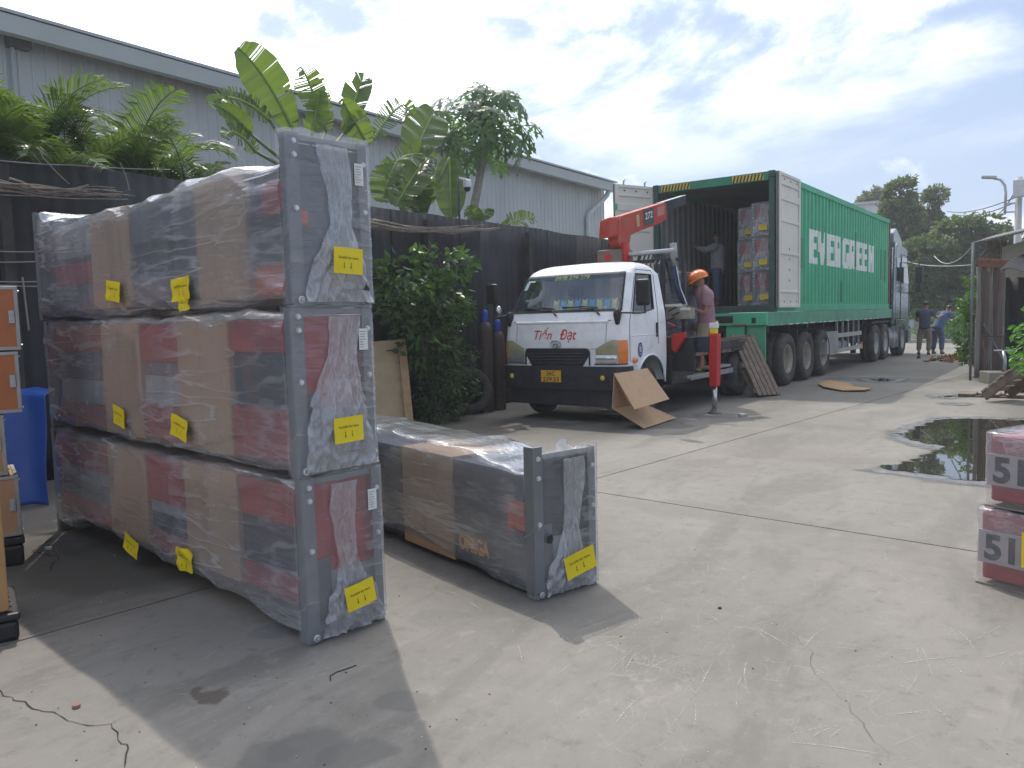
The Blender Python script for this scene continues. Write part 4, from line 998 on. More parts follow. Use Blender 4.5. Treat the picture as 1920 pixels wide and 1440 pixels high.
# ================================================================ WRAPPED MACHINES MARKED 51 (right edge)
def box51(label, px0, z0, z1, w_, dpt, sd, py):
    b = G(px0, 1092); rz = R(-21); o_ = Vector((b.x, b.y, 0)); xr_ = Vector((math.cos(rz), math.sin(rz), 0)); yr_ = Vector((-xr_.y, xr_.x, 0))
    t_ = thing('wrapped_machine', label, 'wrapped machine', (o_.x, o_.y, z0), rz, 'wrapped machines marked 51'); H = z1-z0
    MB().box(.03, w_-.03, .03, dpt-.03, .03, H*.52).build('machine_body', M_dred, t_, bevel=.015)
    MB().box(.025, w_-.025, .025, dpt-.025, H*.525, H*.97).build('machine_hood', pmat('pink_red', (.36, .12, .13), .5, var=.15), t_, bevel=.02)
    MB().box(.01, w_-.01, .012, dpt-.01, 0, .010).build('base_board', pmat('base_grey', (.27, .23, .19), .85, var=.2), t_)
    MB().box(.02, w_-.02, .012, .024, H*.30, H*.72).build('grey_panel', pmat('panel_grey51', (.44, .37, .37), .5, var=.1), t_)
    mb = MB(); text_on(mb, '51', (.125, .010, H*.51), (1, 0, 0), (0, 0, 1), .125, .15, bold=.04); mb.build('number', M_ink, t_)
    def fn(u, v):
        a = v*2*PI; ca, sa = math.cos(a), math.sin(a); e = .18; X0 = w_/2+math.copysign(abs(ca)**e, ca)*(w_/2+.004); Y0 = dpt/2+math.copysign(abs(sa)**e, sa)*(dpt/2+.004)
        z = .02+(H-.02)*min(1, u*1.35); k_ = max(0, u*1.35-1)/.35
        X0 = X0+(w_/2-X0)*k_; Y0 = Y0+(dpt/2-Y0)*k_
        n_ = mnoise.noise((X0*5+sd, Y0*5, z*12)); n2 = mnoise.noise((X0*14, Y0*14+sd, z*20))
        return (X0+.010*n_*ca, Y0+.010*n_*sa+.004*n2*sa, z+.012*k_**.3*n_+.006*n2)
    MB().grid(fn, 50, 90).build('wrap_film', F_small, t_, smooth=True)
    lx = .325
    MB().box(lx-.085, lx+.015, -.014, -.012, H*.36, H*.80).build('yellow_label', M_yellow, t_)
    mb = MB(); mb.box(lx-.040, lx-.032, -.0155, -.0145, H*.50, H*.74)
    mb.prism([(lx-.056, -.0145, H*.51), (lx-.036, -.0145, H*.43), (lx-.016, -.0145, H*.51)], (0, -.001, 0)); mb.build('print', M_ink, t_)
    MB().box(lx+.018, lx+.16, -.014, -.012, H*.36, H*.80).build('white_label', M_paper, t_)
    mb = MB().box(lx+.03, lx+.15, -.0155, -.0145, H*.40, H*.46); mb.build('print', M_red, t_)
    return t_
box51('lower wrapped machine numbered 51 standing on the concrete at the right edge', 1823, 0, .405, .85, .55, 3, 1)
box51('upper wrapped machine numbered 51 resting on its twin at the right edge', 1836, .412, .80, .82, .50, 8, 1)
q = G(1823, 1092)
# ================================================================ PLYWOOD CASES (left edge)
M_ply = pmat('orange_plywood', (.46, .145, .05), .6, var=.14, scale=4, stretch=(1, 1, .25), dirt=.1, dcol=(.3, .12, .06))
M_ply2 = pmat('tan_plywood', (.46, .25, .12), .65, var=.12, scale=4, stretch=(1, 1, .3))
M_alu = pmat('aluminium', (.36, .35, .33), .45, .55, var=.15)
CR = 71; crx = Vector((math.cos(R(CR)), math.sin(R(CR)), 0)); cf = G(40, 1060)
def case(label, z0, z1, off, m, w_=.85, dpt=.50):
    o_ = cf-crx*off
    t_ = thing('plywood_case', label, 'case', (o_.x, o_.y, z0), R(CR), 'plywood cases stacked at the left edge'); H = z1-z0-.004
    MB().box(-w_+.004, -.004, .004, dpt-.004, .004, H-.004).build('plywood_box', m, t_)
    a = .022
    for x0, x1 in ((-a, 0), (-w_, -w_+a)):
        for y0, y1 in ((0, a), (dpt-a, dpt)): MB().box(x0, x1, y0, y1, a, H-a).build('edge_profile', M_alu, t_, bevel=.003)
    for z in (0, H-a):
        for y0, y1 in ((0, a), (dpt-a, dpt)): MB().box(-w_, 0, y0, y1, z, z+a).build('edge_profile', M_alu, t_, bevel=.003)
        for x0, x1 in ((-a, 0), (-w_, -w_+a)): MB().box(x0, x1, a, dpt-a, z, z+a).build('edge_profile', M_alu, t_, bevel=.003)
    mb = MB().box(-.055, -.024, -.006, 0, H*.42, H*.62); mb.box(-.047, -.032, -.011, -.0062, H*.46, H*.58); mb.build('catch', M_steel, t_, bevel=.002)
    mb = MB().box(0.0, .006, .10, .16, H*.44, H*.60); mb.build('catch', M_steel, t_, bevel=.002)
    for z in (.03, H-.03): bolt_on(t_, .03, z, .0, .006)
case('orange plywood case with aluminium edges, topmost of the stack at the left edge', 1.34, 1.735, -.09, M_ply)
case('orange plywood case directly under the topmost case at the left edge', .955, 1.336, -.07, M_ply)
case('tan plywood case set back a little, third down the left edge stack', .575, .951, .03, M_ply2)
case('tan plywood case on black feet, lowest of the left edge stack', .19, .571, -.02, M_ply2)
def plastic_pallet(label, o_, rz, w_, dpt, h):
    t_ = thing('plastic_pallet', label, 'pallet', (o_.x, o_.y, 0), rz, 'black plastic pallets')
    MB().box(-w_, 0, 0, dpt, h*.72, h).build('deck', M_black, t_, bevel=.012)
    for x in (-w_, -w_*.5-.09, -.19):
        for y in (.0, dpt-.16): MB().box(x+.008, x+.19-.008, y+.006, y+.16, 0, h*.715).build('foot', M_black, t_, bevel=.02)
    for i in range(5): MB().box(-w_+.03, -.03, .03+i*(dpt-.08)/5, .045+i*(dpt-.08)/5, h+.0005, h+.006).build('rib', M_black, t_)
plastic_pallet('black plastic pallet under the plywood case stack at the left edge', cf+crx*.03, R(CR), .95, .55, .182)
np_ = G(42, 1200)
plastic_pallet('black plastic pallet at the bottom left edge carrying a cardboard box', np_, R(CR), .8, .5, .135)
t_ = thing('cardboard_box', 'tall plain cardboard box on the nearer black pallet at the left edge', 'box', tuple(np_-crx*.04+Vector((0, 0, .143))), R(CR))
MB().box(-.5, 0, .03, .42, 0, .56).build('carton', pmat('cardboard_orange', (.46, .25, .10), .8, var=.1), t_, bevel=.006)
MB().box(-.5, -.002, .20, .25, .5605, .5615).build('packing_tape', pmat('tape', (.45, .32, .16), .3), t_)
# blue tarpaulin over a pile behind the cases
tb = G(62, 947); tt = thing('blue_tarpaulin', 'blue tarpaulin draped over a pile between the plywood cases and the stack', 'tarpaulin', (tb.x-.1, tb.y, 0), R(30))
def tarp(u, v):
    x = -1.1+u*1.35; fold = .05*math.sin(x*11+v*2)+.04*mnoise.noise((x*4, v*3, 1)); z = .93*min(1, v*1.5)+.03*mnoise.noise((x*5, v, 3))
    y = (1-min(1, v*1.5))*-.10+max(0, v-.667)*1.8+fold*(1-.5*v)
    return (x, y, max(.004, z))
MB().grid(tarp, 70, 40).build('sheet', pmat('blue_tarp', (.022, .085, .36), .4, var=.15, scale=3), tt, smooth=True, solid=.004)
# ================================================================ LEANING PLYWOOD AND PLANK
b0 = G(768, 808); nrm = Vector((EYE.x-b0.x, EYE.y-b0.y, 0)).normalized(); sd_ = Vector((-nrm.y, nrm.x, 0))  # sd_ points right in view
if (sd_.dot(_r)) < 0: sd_ = -sd_
def lean(label, nm, cat, w_, pxb, pxt, th, m, back=.42, offs=0.0):
    a = G(*pxb)-nrm*offs; top = AT(*pxt, a-nrm*back, nrm); d = (top-a).normalized(); L = (top-a).length
    o_ = MB().add([], []); f_ = d.cross(sd_).normalized(); M = Matrix(((*sd_, 0), (*d, 0), (*(sd_.cross(d)), 0), (0, 0, 0, 1))).transposed(); M.translation = a+Vector((0, 0, .005))
    mb = MB().box(-w_, 0, 0, L, -th, 0); o = mb.build(nm, m, None, bevel=.003); o.matrix_world = M; return tag(o, label, cat)
lean('pale plywood sheet leaning behind the tall wrapped stack', 'plywood_sheet', 'plywood', .42, (762, 806), (733, 640), .012, pmat('pale_ply', (.44, .33, .20), .8, var=.15, scale=3, dirt=.3, dcol=(.25, .17, .09)), .45, .04)
lean('narrow dirty timber plank leaning against the edge of the plywood sheet', 'timber_plank', 'plank', .11, (777, 806), (750, 637), .035, pmat('plank_wood', (.40, .26, .14), .85, var=.25, scale=6, dirt=.45, dcol=(.10, .07, .05), dscale=6), .43, .0)
# ================================================================ GAS CYLINDERS, TYRE
def cylinder(label, px, py, ptop, r):
    b = G(px, py); t_ = thing('gas_cylinder', label, 'gas cylinder', (b.x, b.y, 0), 0, 'gas cylinders beside the crane truck'); top = AT(px, ptop, b, (b.x, b.y, 0)).z
    h = top-.20
    MB().lathe([(r*.9, 0), (r, .02), (r, h-.14), (r*.93, h-.07), (r*.7, h-.02), (.045, h+.01), (.04, h+.03)], 20).build('bottle', pmat('cylinder_brown', (.085, .060, .052), .6, var=.25, dirt=.4, dcol=(.05, .05, .055), scale=3), t_, smooth=True)
    MB().lathe([(.052, h), (.055, h+.10), (.05, h+.165), (.03, h+.19), (0, h+.195)], 14).build('valve_cap', pmat('blue_cap', (.02, .075, .42), .45), t_, smooth=True)
cylinder('taller brown gas cylinder with blue cap left of the crane truck', 914, 772, 580, .108)
cylinder('shorter brown gas cylinder with blue cap close against the truck headlight', 937, 768, 598, .105)
def tyre_prof(ro, ri, w_): return [(ri, -w_*.36), (ri+.02, -w_*.46), ((ro+ri)/2, -w_*.52), (ro-.05, -w_*.49), (ro-.012, -w_*.40), (ro, -w_*.30), (ro, -w_*.04), (ro-.012, -w_*.03), (ro-.012, w_*.03), (ro, w_*.04), (ro, w_*.30), (ro-.012, w_*.40), (ro-.05, w_*.49), ((ro+ri)/2, w_*.52), (ri+.02, w_*.46), (ri, w_*.36)]
tp = G(880, 776); tyre = MB().lathe(tyre_prof(.36, .22, .20), 36, 0, None, True).build('old_tyre', M_rubber, None, smooth=True)
tyre.location = (tp.x, tp.y, .36); tyre.rotation_euler = (R(80), 0, R(50)); tag(tyre, 'old worn tyre leaning in the weeds beside the gas cylinders', 'tyre')
# ================================================================ FOLDED CARDBOARD SHEET
cb = thing('folded_cardboard', 'large folded brown cardboard sheet propped against the crane truck bumper', 'cardboard', tuple(G(1150, 770)))
co = Vector(cb.location)
def sheet(pts, nm): 
    P = [Vector(p)-co for p in pts]; n_ = (P[1]-P[0]).cross(P[2]-P[0]).normalized()*.008
    MB().prism(P, n_).build(nm, M_card, cb)
A = G(1148, 768, .01); B_ = G(1268, 785, .012); C_ = G(1207, 804, .006); D_ = G(1150, 767, .02)
dep = (A-EYE).dot(_f)
def D(px, py, d): r_ = ray(px, py); return EYE+r_*(d/r_.dot(_f))
d1 = (G(1207, 804)-EYE).dot(_f); d2 = (G(1268, 785)-EYE).dot(_f); d0 = d1-.02
sheet([D(1148, 766, d0), G(1207, 804, .012), G(1268, 784, .012), D(1205, 757, d0+.55)], 'bottom_flap')
sheet([D(1148, 765, d0), D(1152, 700, d0+.0), D(1205, 693, d0+.55), D(1204, 755, d0+.55)], 'back_panel')
sheet([D(1152, 701, d0-.02), D(1214, 690, d0+.5), D(1255, 748, d0+.35), D(1190, 768, d0-.25)], 'upper_flap')
sheet([D(1151, 703, d0+.01), D(1188, 771, d0-.20), D(1196, 770, d0-.0), D(1157, 704, d0+.15)], 'inner_fold')
# ================================================================ CRANE TRUCK
TX, TY = -5.9, 9.2
M_cab = pmat('cab_white', (.84, .85, .86), .32, var=.05, scale=2, dirt=.26, dcol=(.46, .42, .35), dscale=5.5, coat=.4)
M_lining = pmat('cab_lining', (.16, .17, .18), .8)
M_navybump = pmat('bumper_black', (.022, .024, .032), .5, var=.2, dirt=.25, dcol=(.09, .085, .08), dscale=5)
M_lamp = glassmat('lamp_lens', (.9, .9, .9), 1.2, (.55, .55, .5), .15)
M_lampold = pmat('yellowed_lens', (.36, .33, .20), .18, var=.15, coat=.8)
M_lampclr = pmat('headlamp_reflector', (.62, .63, .62), .12, .7, var=.2, scale=14)
M_amber = pmat('amber_lens', (.75, .20, .02), .22, coat=.6)
M_crane = pmat('crane_red', (.46, .055, .03), .5, var=.15, dirt=.3, dcol=(.30, .16, .12), dscale=4)
M_legred = pmat('outrigger_red', (.50, .018, .018), .4, var=.1)
M_crbrown = pmat('crane_brown', (.17, .115, .10), .65, var=.2, dirt=.3)
M_chrome = pmat('chrome_rod', (.55, .55, .55), .25, .9)
M_seat = pmat('seat_cloth', (.09, .10, .11), .9)
G_wind = glassmat('windscreen_glass', (.74, .80, .84), 1.5, (.2, .3, .4), .07)
truck = thing('crane_truck', 'white light truck with red folding crane and yellow number plate facing the camera', 'truck', (TX, TY, 0))
PR = [(.50, .02, .97, .16), (.78, .0, .985, .15), (1.15, .0, .985, .14), (1.40, .03, .975, .14), (1.50, .075, .965, .15), (2.04, .40, .865, .15), (2.12, .48, .835, .17), (2.18, .58, .77, .22), (2.215, .72, .66, .25), (2.23, .86, .5, .25)]
CABR = 1.36
def prof(z):
    if z <= PR[0][0]: return PR[0][1:]
    for a, b in zip(PR, PR[1:]):
        if z <= b[0]: f = (z-a[0])/(b[0]-a[0]); return tuple(a[i]+(b[i]-a[i])*f for i in (1, 2, 3))
    return PR[-1][1:]
def cabS(u, z, off=0.0):
    yf, hw, rc = prof(z); crown = .05
    yr = CABR-max(0, z-2.04)*1.6
    yF = yf+crown
    if u < .28: k = u/.28; p = Vector((-hw, yr+(yF+rc-yr)*k, z)); n = Vector((-1, 0, 0))
    elif u < .34:
        a = (u-.28)/.06*PI/2; p = Vector((-hw+rc-rc*math.cos(a), yF+rc-rc*math.sin(a), z)); n = Vector((-math.cos(a), -math.sin(a), 0))
    elif u <= .66:
        k = (u-.34)/.32; x = -hw+rc+(2*hw-2*rc)*k; p = Vector((x, yF-crown*(1-(2*k-1)**2), z)); n = Vector((0, -1, 0))
    elif u <= .72:
        a = (u-.66)/.06*PI/2; p = Vector((hw-rc+rc*math.sin(a), yF+rc-rc*math.cos(a), z)); n = Vector((math.sin(a), -math.cos(a), 0))
    else: k = (u-.72)/.28; p = Vector((hw, yF+rc+(yr-yF-rc)*k, z)); n = Vector((1, 0, 0))
    return p+n*off
WZ0, WZ1 = 1.535, 2.05
def in_wind(u, z): return .316 < u < .684 and WZ0 < z < WZ1
def in_side(u, z):
    for c in (u, 1-u):
        if .742 < c < .905 and 1.49+max(0, (c-.80))*.5 < z < 2.03: return True
    return False
def in_arch(u, z):
    p = cabS(u, z); return abs(p.x) > .9 and (p.y-.86)**2+(z-.44)**2 < .47**2
us = sorted(set([i/160 for i in range(161)]+[.316, .684, .742, .905, .258, .095])); zs = sorted(set([.50+i*(2.23-.50)/86 for i in range(87)]+[WZ0, WZ1, 1.49, 2.03]))
mb = MB(); o = 0
for u in us:
    for z in zs: mb.v.append(tuple(cabS(u, z)))
nz = len(zs)
lin = MB(); lin.v = [tuple(cabS(u, z, -.03)) for u in us for z in zs]
for i in range(len(us)-1):
    for j in range(nz-1):
        uc, zc = (us[i]+us[i+1])/2, (zs[j]+zs[j+1])/2
        f = (i*nz+j, (i+1)*nz+j, (i+1)*nz+j+1, i*nz+j+1)
        if in_wind(uc, zc) or in_side(uc, zc) or in_arch(uc, zc): continue
        mb.f.append(f); mb.m.append(0)
        if zc > .6: lin.f.append(f); lin.m.append(0)
top = [i*nz+nz-1 for i in range(len(us))]; mb.f.append(tuple(top)); mb.m.append(0); lin.f.append(tuple(top)); lin.m.append(0)
cab = mb.build('cab', M_cab, truck, smooth=True)
lin.build('cab_lining', M_lining, truck, smooth=True)
def back(u, v):
    z = .52+v*1.68; yf, hw, rc = prof(z); yr = CABR-max(0, z-2.04)*1.6; return ((u-.5)*2*hw, yr-.002, z)
MB().grid(back, 2, 20, 0, lambda u, v: False).build('cab_back', M_cab, truck)
# glass
def winds(u, v): return cabS(.316+(.684-.316)*u, WZ0+(WZ1-WZ0)*v, .004)
ws = MB().grid(winds, 40, 14).build('windscreen', G_wind, truck, smooth=True)
mb = MB(); bw = .028
def strip(u0, u1, z0, z1, off): mb.grid(lambda a, b: cabS(u0+(u1-u0)*a, z0+(z1-z0)*b, off), 40 if u1-u0 > .1 else 2, 14 if z1-z0 > .1 else 2)
strip(.314, .686, WZ0-.012, WZ0+.022, .008); strip(.314, .686, WZ1-.02, WZ1+.012, .008); strip(.314, .320, WZ0, WZ1, .0085); strip(.680, .686, WZ0, WZ1, .0085)
mb.build('windscreen_seal', M_black, truck, smooth=True)
mb = MB(); strip(.322, .678, WZ1-.065, WZ1-.018, .0062); mb.build('sun_band', pmat('tint_band', (.03, .06, .09), .2), truck, smooth=True)
mb = MB()
def wwarp(p):
    k = .5+p.x/(2*(prof(p.z)[1]-prof(p.z)[2])); return cabS(.34+.32*k, p.z, .010)
text_on(mb, '0978 379 279', (.02, 0, 2.005), (1, 0, 0), (0, 0, 1), .055, .56, .15, warp=wwarp); mb.build('phone_number', pmat('yellowgreen_vinyl', (.42, .48, .18), .6), truck)
mb = MB(); mb.grid(lambda a, b: cabS(.330+.014*a, 1.86+.11*b, .010), 3, 3); mb.build('inspection_sticker', pmat('sticker_blue', (.30, .52, .56), .6), truck)
mb = MB(); mb.grid(lambda a, b: cabS(.333+.03*a, 1.975+.018*b, .010), 3, 2); mb.build('inspection_sticker', M_paper, truck)
for sgn in (0, 1):
    def sw(a, b, s=sgn):
        u = .742+(.905-.742)*a; z = 1.49+max(0, u-.80)*.5+(2.03-1.49-max(0, u-.80)*.5)*b
        return cabS(u if s == 0 else 1-u, z, -.006)
    MB().grid(sw, 10, 8).build('side_window', glassmat('side_glass', (.28, .33, .36), 1.3), truck, smooth=True)
    def P(u, z, off=.003, s=sgn): return cabS(u if s == 0 else 1-u, z, off)
    ring = [P(.742, 1.49), P(.80, 1.49), P(.905, 1.545), P(.905, 2.03), P(.82, 2.03), P(.742, 2.03), P(.742, 1.75), P(.742, 1.49)]
    MB().tube(ring, .013, 6).build('window_seal', M_black, truck)

    seam = [P(.728, .84+i*.06, .001) for i in range(20)]+[P(.728+.21*i/8, 2.09, .001) for i in range(9)]+[P(.938, 2.09-i*.08, .001) for i in range(14)]
    MB().tube(seam, .0045, 5).build('door_seam', M_dark, truck)
    mb = MB(); mb.grid(lambda a, b: P(.728+.21*a, 1.18+.014*b, .004+.004*math.sin(b*PI)), 12, 3); mb.build('door_crease', M_cab, truck, smooth=True)
    p = P(.925, 1.25, .012); MB().box(p.x-.012, p.x+.012, p.y-.02, p.y+.02, p.z-.10, p.z+.10).build('door_handle', M_dark, truck, bevel=.006)
    arc = []
    for i in range(17):
        a = R(-5)+R(190)*i/16; z = .44+.47*math.sin(a); y_ = .86+.47*math.cos(a); hw = prof(max(.5, z))[1]
        if z > .48: arc.append(Vector(((hw+.004)*(1 if sgn == 0 else -1), y_, z)))
    MB().tube(arc, .016, 6).build('wheel_arch', M_cab, truck, smooth=True)
p0 = cabS(.80, .99, .004)
Mx = Matrix.Translation(p0) @ Matrix.Rotation(PI/2, 4, 'Y')
mb = MB().lathe([(0, .002), (.085, .002), (.085, 0)], 24, 0, Mx); ms_ = Matrix.Diagonal((1, .75, 1.35, 1))
st = MB()
st.add([(p0.x+.002, p0.y+math.cos(t)*.068, p0.z+math.sin(t)*.10) for t in [i*2*PI/28 for i in range(28)]], [tuple(range(28))], 0)
st.add([(p0.x+.003, p0.y+math.cos(t)*.044, p0.z+math.sin(t)*.07) for t in [i*2*PI/28 for i in range(28)]], [tuple(range(28))], 1)
st.add([(p0.x+.004, p0.y+math.cos(t)*.038, p0.z+math.sin(t)*.062) for t in [i*2*PI/28 for i in range(28)]], [tuple(range(28))], 0)
for dz in (.030, .005, -.020): st.box(p0.x+.0045, p0.x+.005, p0.y-.022, p0.y+.022, p0.z+dz-.008, p0.z+dz+.008, 1)
st.build('round_sticker', [pmat('badge_blue', (.045, .05, .22), .4), M_paper], truck)
p = cabS(.76, .855, .012); MB().lathe([(0, .014), (.035, .010), (.05, 0)], 18, 0, Matrix.Translation(p) @ Matrix.Rotation(PI/2, 4, 'Y') @ Matrix.Diagonal((.8, 1.5, 1, 1))).build('side_indicator', M_amber, truck, smooth=True)
# front panel: seams, name, emblem, grille
def fs(x, z, off=.006):
    yf, hw, rc = prof(z); k = .5+x/(2*(hw-rc))
    if 0 <= k <= 1: return cabS(.34+.32*k, z, off)
    return cabS(.66+.06*min(1, (abs(x)-hw+rc)/rc*.8), z, off) if x > 0 else cabS(.34-.06*min(1, (abs(x)-hw+rc)/rc*.8), z, off)
mb = MB(); mb.tube([fs(x, 1.40, .001) for x in np.linspace(-.80, .80, 24)], .004, 5); mb.tube([fs(.73, z, .001) for z in np.linspace(.84, 1.4, 8)], .0035, 5); mb.tube([fs(-.73, z, .001) for z in np.linspace(1.12, 1.4, 5)], .0035, 5)
mb.tube([fs(x, 1.02, .001) for x in np.linspace(-.66, -.55, 4)], .0035, 5); mb.tube([fs(x, 1.02, .001) for x in np.linspace(.50, .64, 4)], .0035, 5); mb.build('panel_seam', M_dark, truck)
mb = MB(); mb.grid(lambda a, b: fs(-.75+1.5*a, 1.365+.045*b, .002+.012*math.sin(b*PI)), 24, 4); mb.build('hood_ridge', M_cab, truck, smooth=True)
M_script = pmat('red_script', (.62, .075, .05), .5)
mb = MB(); W = lambda p: fs(p.x, p.z, .004)
text_on(mb, 'Tiến', (-.255, 0, 1.215), (1, 0, 0), (0, 0, 1), .125, .30, .28, .012, warp=W)
text_on(mb, 'Đạt', (.16, 0, 1.215), (1, 0, 0), (0, 0, 1), .135, .26, .28, .012, warp=W); mb.build('lettering', M_script, truck)
mb = MB()
ring = [fs(-.035+.085*math.cos(t), 1.09+.047*math.sin(t), .010) for t in [i*2*PI/26 for i in range(27)]]; mb.tube(ring, .006, 6)
for sx_ in (-1, 1): mb.tube([fs(-.035+sx_*.026-.018, 1.055, .012), fs(-.035+sx_*.030+.002, 1.09, .012), fs(-.035+sx_*.026+.022, 1.127, .012)], [.006, .0075, .006], 6)
mb.tube([fs(-.075, 1.083, .012), fs(-.035, 1.092, .013), fs(.008, 1.098, .012)], .006, 6); mb.build('emblem', M_chrome, truck, smooth=True)
def gr(a, b):
    z = .785+.235*b; w0 = .42+.10*min(1, b*1.6); x = -.035+(2*a-1)*w0; return fs(x, z, .005+.006*math.sin(a*PI)-.004*(b > .9))
MB().grid(gr, 24, 10).build('grille', M_black, truck, smooth=True)
for z in (.83, .872, .915, .958):
    MB().tube([fs(x, z, .016) for x in np.linspace(-.49, .42, 14)], .007, 5).build('grille_bar', M_navybump, truck)
MB().tube([fs(-.56+.0*i, z, .010) for i, z in enumerate((.80, .9, .98))]+[fs(x, 1.022, .010) for x in np.linspace(-.52, .45, 14)]+[fs(.49, z, .010) for z in (.98, .9, .80)], .012, 6).build('grille_frame', M_navybump, truck)
# headlights wrap the corners
for s_ in (1, -1):
    def hl(u0, u1, z0, z1, off, n=10):
        return lambda a, b: cabS(((u0+(u1-u0)*a) if s_ == 1 else 1-(u0+(u1-u0)*a)), (z0(a) if callable(z0) else z0)+((z1(a) if callable(z1) else z1)-(z0(a) if callable(z0) else z0))*b, off+.012*math.sin(PI*min(1, max(0, b))))
    upper = lambda a: 1.03+.11*min(1, a*1.5)
    MB().grid(hl(.612, .674, .945, upper, .008), 10, 6).build('headlight', M_lampold, truck, smooth=True)
    h_ = MB().grid(hl(.612, .671, .825, .938, .008), 10, 6).build('headlight', M_lampclr, truck, smooth=True)
    MB().grid(hl(.676, .712, .825, 1.135, .008), 8, 8).build('turn_signal', M_amber, truck, smooth=True)
    MB().tube([cabS(u if s_ == 1 else 1-u, .818, .008) for u in np.linspace(.608, .712, 12)], .008, 5).build('headlight_trim', M_dark, truck)
# bumper and skirt
def bump_(z0, z1, off0, off1):
    return lambda a, b: cabS(.27+.46*a, .79, off0+(off1-off0)*b+.012*math.sin(PI*b)) + Vector((0, 0, z0+(z1-z0)*b-.79))
mb = MB().grid(bump_(.46, .785, .03, .045), 60, 8); mb.grid(lambda a, b: cabS(.27+.46*a, .79, -.06+.105*b)+Vector((0, 0, -.005-.0*b)), 60, 1); mb.grid(lambda a, b: cabS(.27+.46*a, .79, -.06+.09*b)+Vector((0, 0, -.33)), 60, 1)
mb.build('bumper', M_navybump, truck, smooth=True)
MB().grid(lambda a, b: cabS(.30+.40*a, .79, -.02)+Vector((0, 0, .24+.215*b-.79)), 40, 2).build('lower_skirt', M_navybump, truck, smooth=True)
def bw_(x, z, off): p = fs(x, .79, off); return Vector((p.x, p.y, z))
for x in (-.62, -.36, .30, .52):
    p = bw_(x, .66, .050); MB().box(p.x-.05, p.x+.05, p.y-.004, p.y+.002, .635, .665).build('bumper_slot', M_black, truck, bevel=.004)
p = bw_(-.09, .645, .062)
pl = MB().box(p.x-.165, p.x+.165, p.y-.006, p.y, .565, .73).build('number_plate', pmat('plate_yellow', (.72, .38, .03), .45, var=.06, dirt=.15), truck, bevel=.004)
mb = MB(); text_on(mb, '36C', (p.x-.0, p.y-.008, .684), (1, 0, 0), (0, 0, 1), .058, .14, 0, .012); text_on(mb, '239.53', (p.x, p.y-.008, .604), (1, 0, 0), (0, 0, 1), .058, .26, 0, .012); mb.build('plate_number', M_ink, pl)
for x, nm in ((.70, 1), (-.80, 0)):
    p = bw_(x, .635, .055); Mx = Matrix.Translation(p) @ Matrix.Rotation(PI/2, 4, 'X')
    MB().lathe([(.055, -.02), (.055, .004), (.047, .006), (.040, -.004), (.0, -.006)], 20, 0, Mx).build('fog_lamp', M_dark, truck, smooth=True)
    MB().lathe([(.034, .0), (.022, .008), (0, .011)], 14, 0, Mx).build('fog_lens', pmat('fog_yellow', (.75, .55, .05), .2), truck, smooth=True)
# wipers
for x0, x1 in ((-.05, -.62), (.62, .02)):
    a = fs(x0, 1.48, .03); b = fs(x1, 1.60, .03); m_ = fs(x0-.10, 1.56, .035)
    MB().tube([a, m_, (m_+b)/2+Vector((0, -.01, .0)), b], [.014, .009, .007, .006], 6).build('wiper', M_black, truck)
    MB().tube([fs(x1-.02, 1.585, .016), fs((x0+x1)/2, 1.60, .018), fs(x0-.06, 1.575, .016)], .008, 5).build('wiper_blade', M_black, truck)
for sx_ in (-1, 1): p = fs(sx_*.86, 1.47, .03); MB().lathe([(.0, .09), (.05, .06), (.055, 0), (.03, -.12), (0, -.14)], 12, 0, Matrix.Translation(p)).build('mirror_mount', M_black, truck, smooth=True)
# mirrors
for sx_, px, pc, hgt in ((-1, 925, 552, .30), (1, 1207, 548, .34)):
    c = AY(px, pc, TY+.02)-Vector((TX, TY, 0)); base = fs(sx_*.86, 1.50, .05); elbow = Vector((c.x, c.y+.03, 1.49))
    MB().tube([base, elbow, Vector((c.x, c.y+.03, c.z+hgt*.35))], .014, 8).build('mirror_arm', M_black, truck)
    mb = MB().box(c.x-.095, c.x+.095, c.y-.06, c.y+.02, c.z-hgt/2, c.z+hgt/2); mb.build('mirror', M_black, truck, bevel=.035)
    if sx_ < 0:
        Mx = Matrix.Translation((c.x+.09, c.y-.02, c.z-.24)) @ Matrix.Rotation(PI/2, 4, 'X') @ Matrix.Diagonal((.65, 1, 1, 1))
        MB().lathe([(0, .035), (.06, .02), (.075, -.01), (.07, -.03), (0, -.04)], 16, 0, Mx).build('round_mirror', M_chrome, truck, smooth=True)
# cab interior: seats, dash, wheel, plain plush row on the dash
for x in (-.45, .45):
    mb = MB().box(x-.25, x+.25, .78, 1.25, .95, 1.15); mb.box(x-.24, x+.24, 1.16, 1.29, 1.16, 1.72); mb.box(x-.13, x+.13, 1.19, 1.27, 1.75, 1.93); mb.build('seat', M_seat, truck, bevel=.05)
MB().box(-.90, .90, .22, .50, 1.20, 1.475).build('dashboard', pmat('dash_grey', (.06, .065, .07), .8), truck, bevel=.03)
Mx = Matrix.Translation((.42, .62, 1.50)) @ Matrix.Rotation(R(-35), 4, 'X')
mb = MB(); mb.tube([Mx @ Vector((.19*math.cos(t), .19*math.sin(t), 0)) for t in [i*2*PI/24 for i in range(25)]], .014, 6); mb.build('steering_wheel', M_black, truck)
cols = [pmat('plush_yellow', (.85, .82, .34), .95, var=.1), pmat('plush_blue', (.10, .50, .80), .95, var=.1), pmat('plush_white', (.6, .62, .62), .95)]
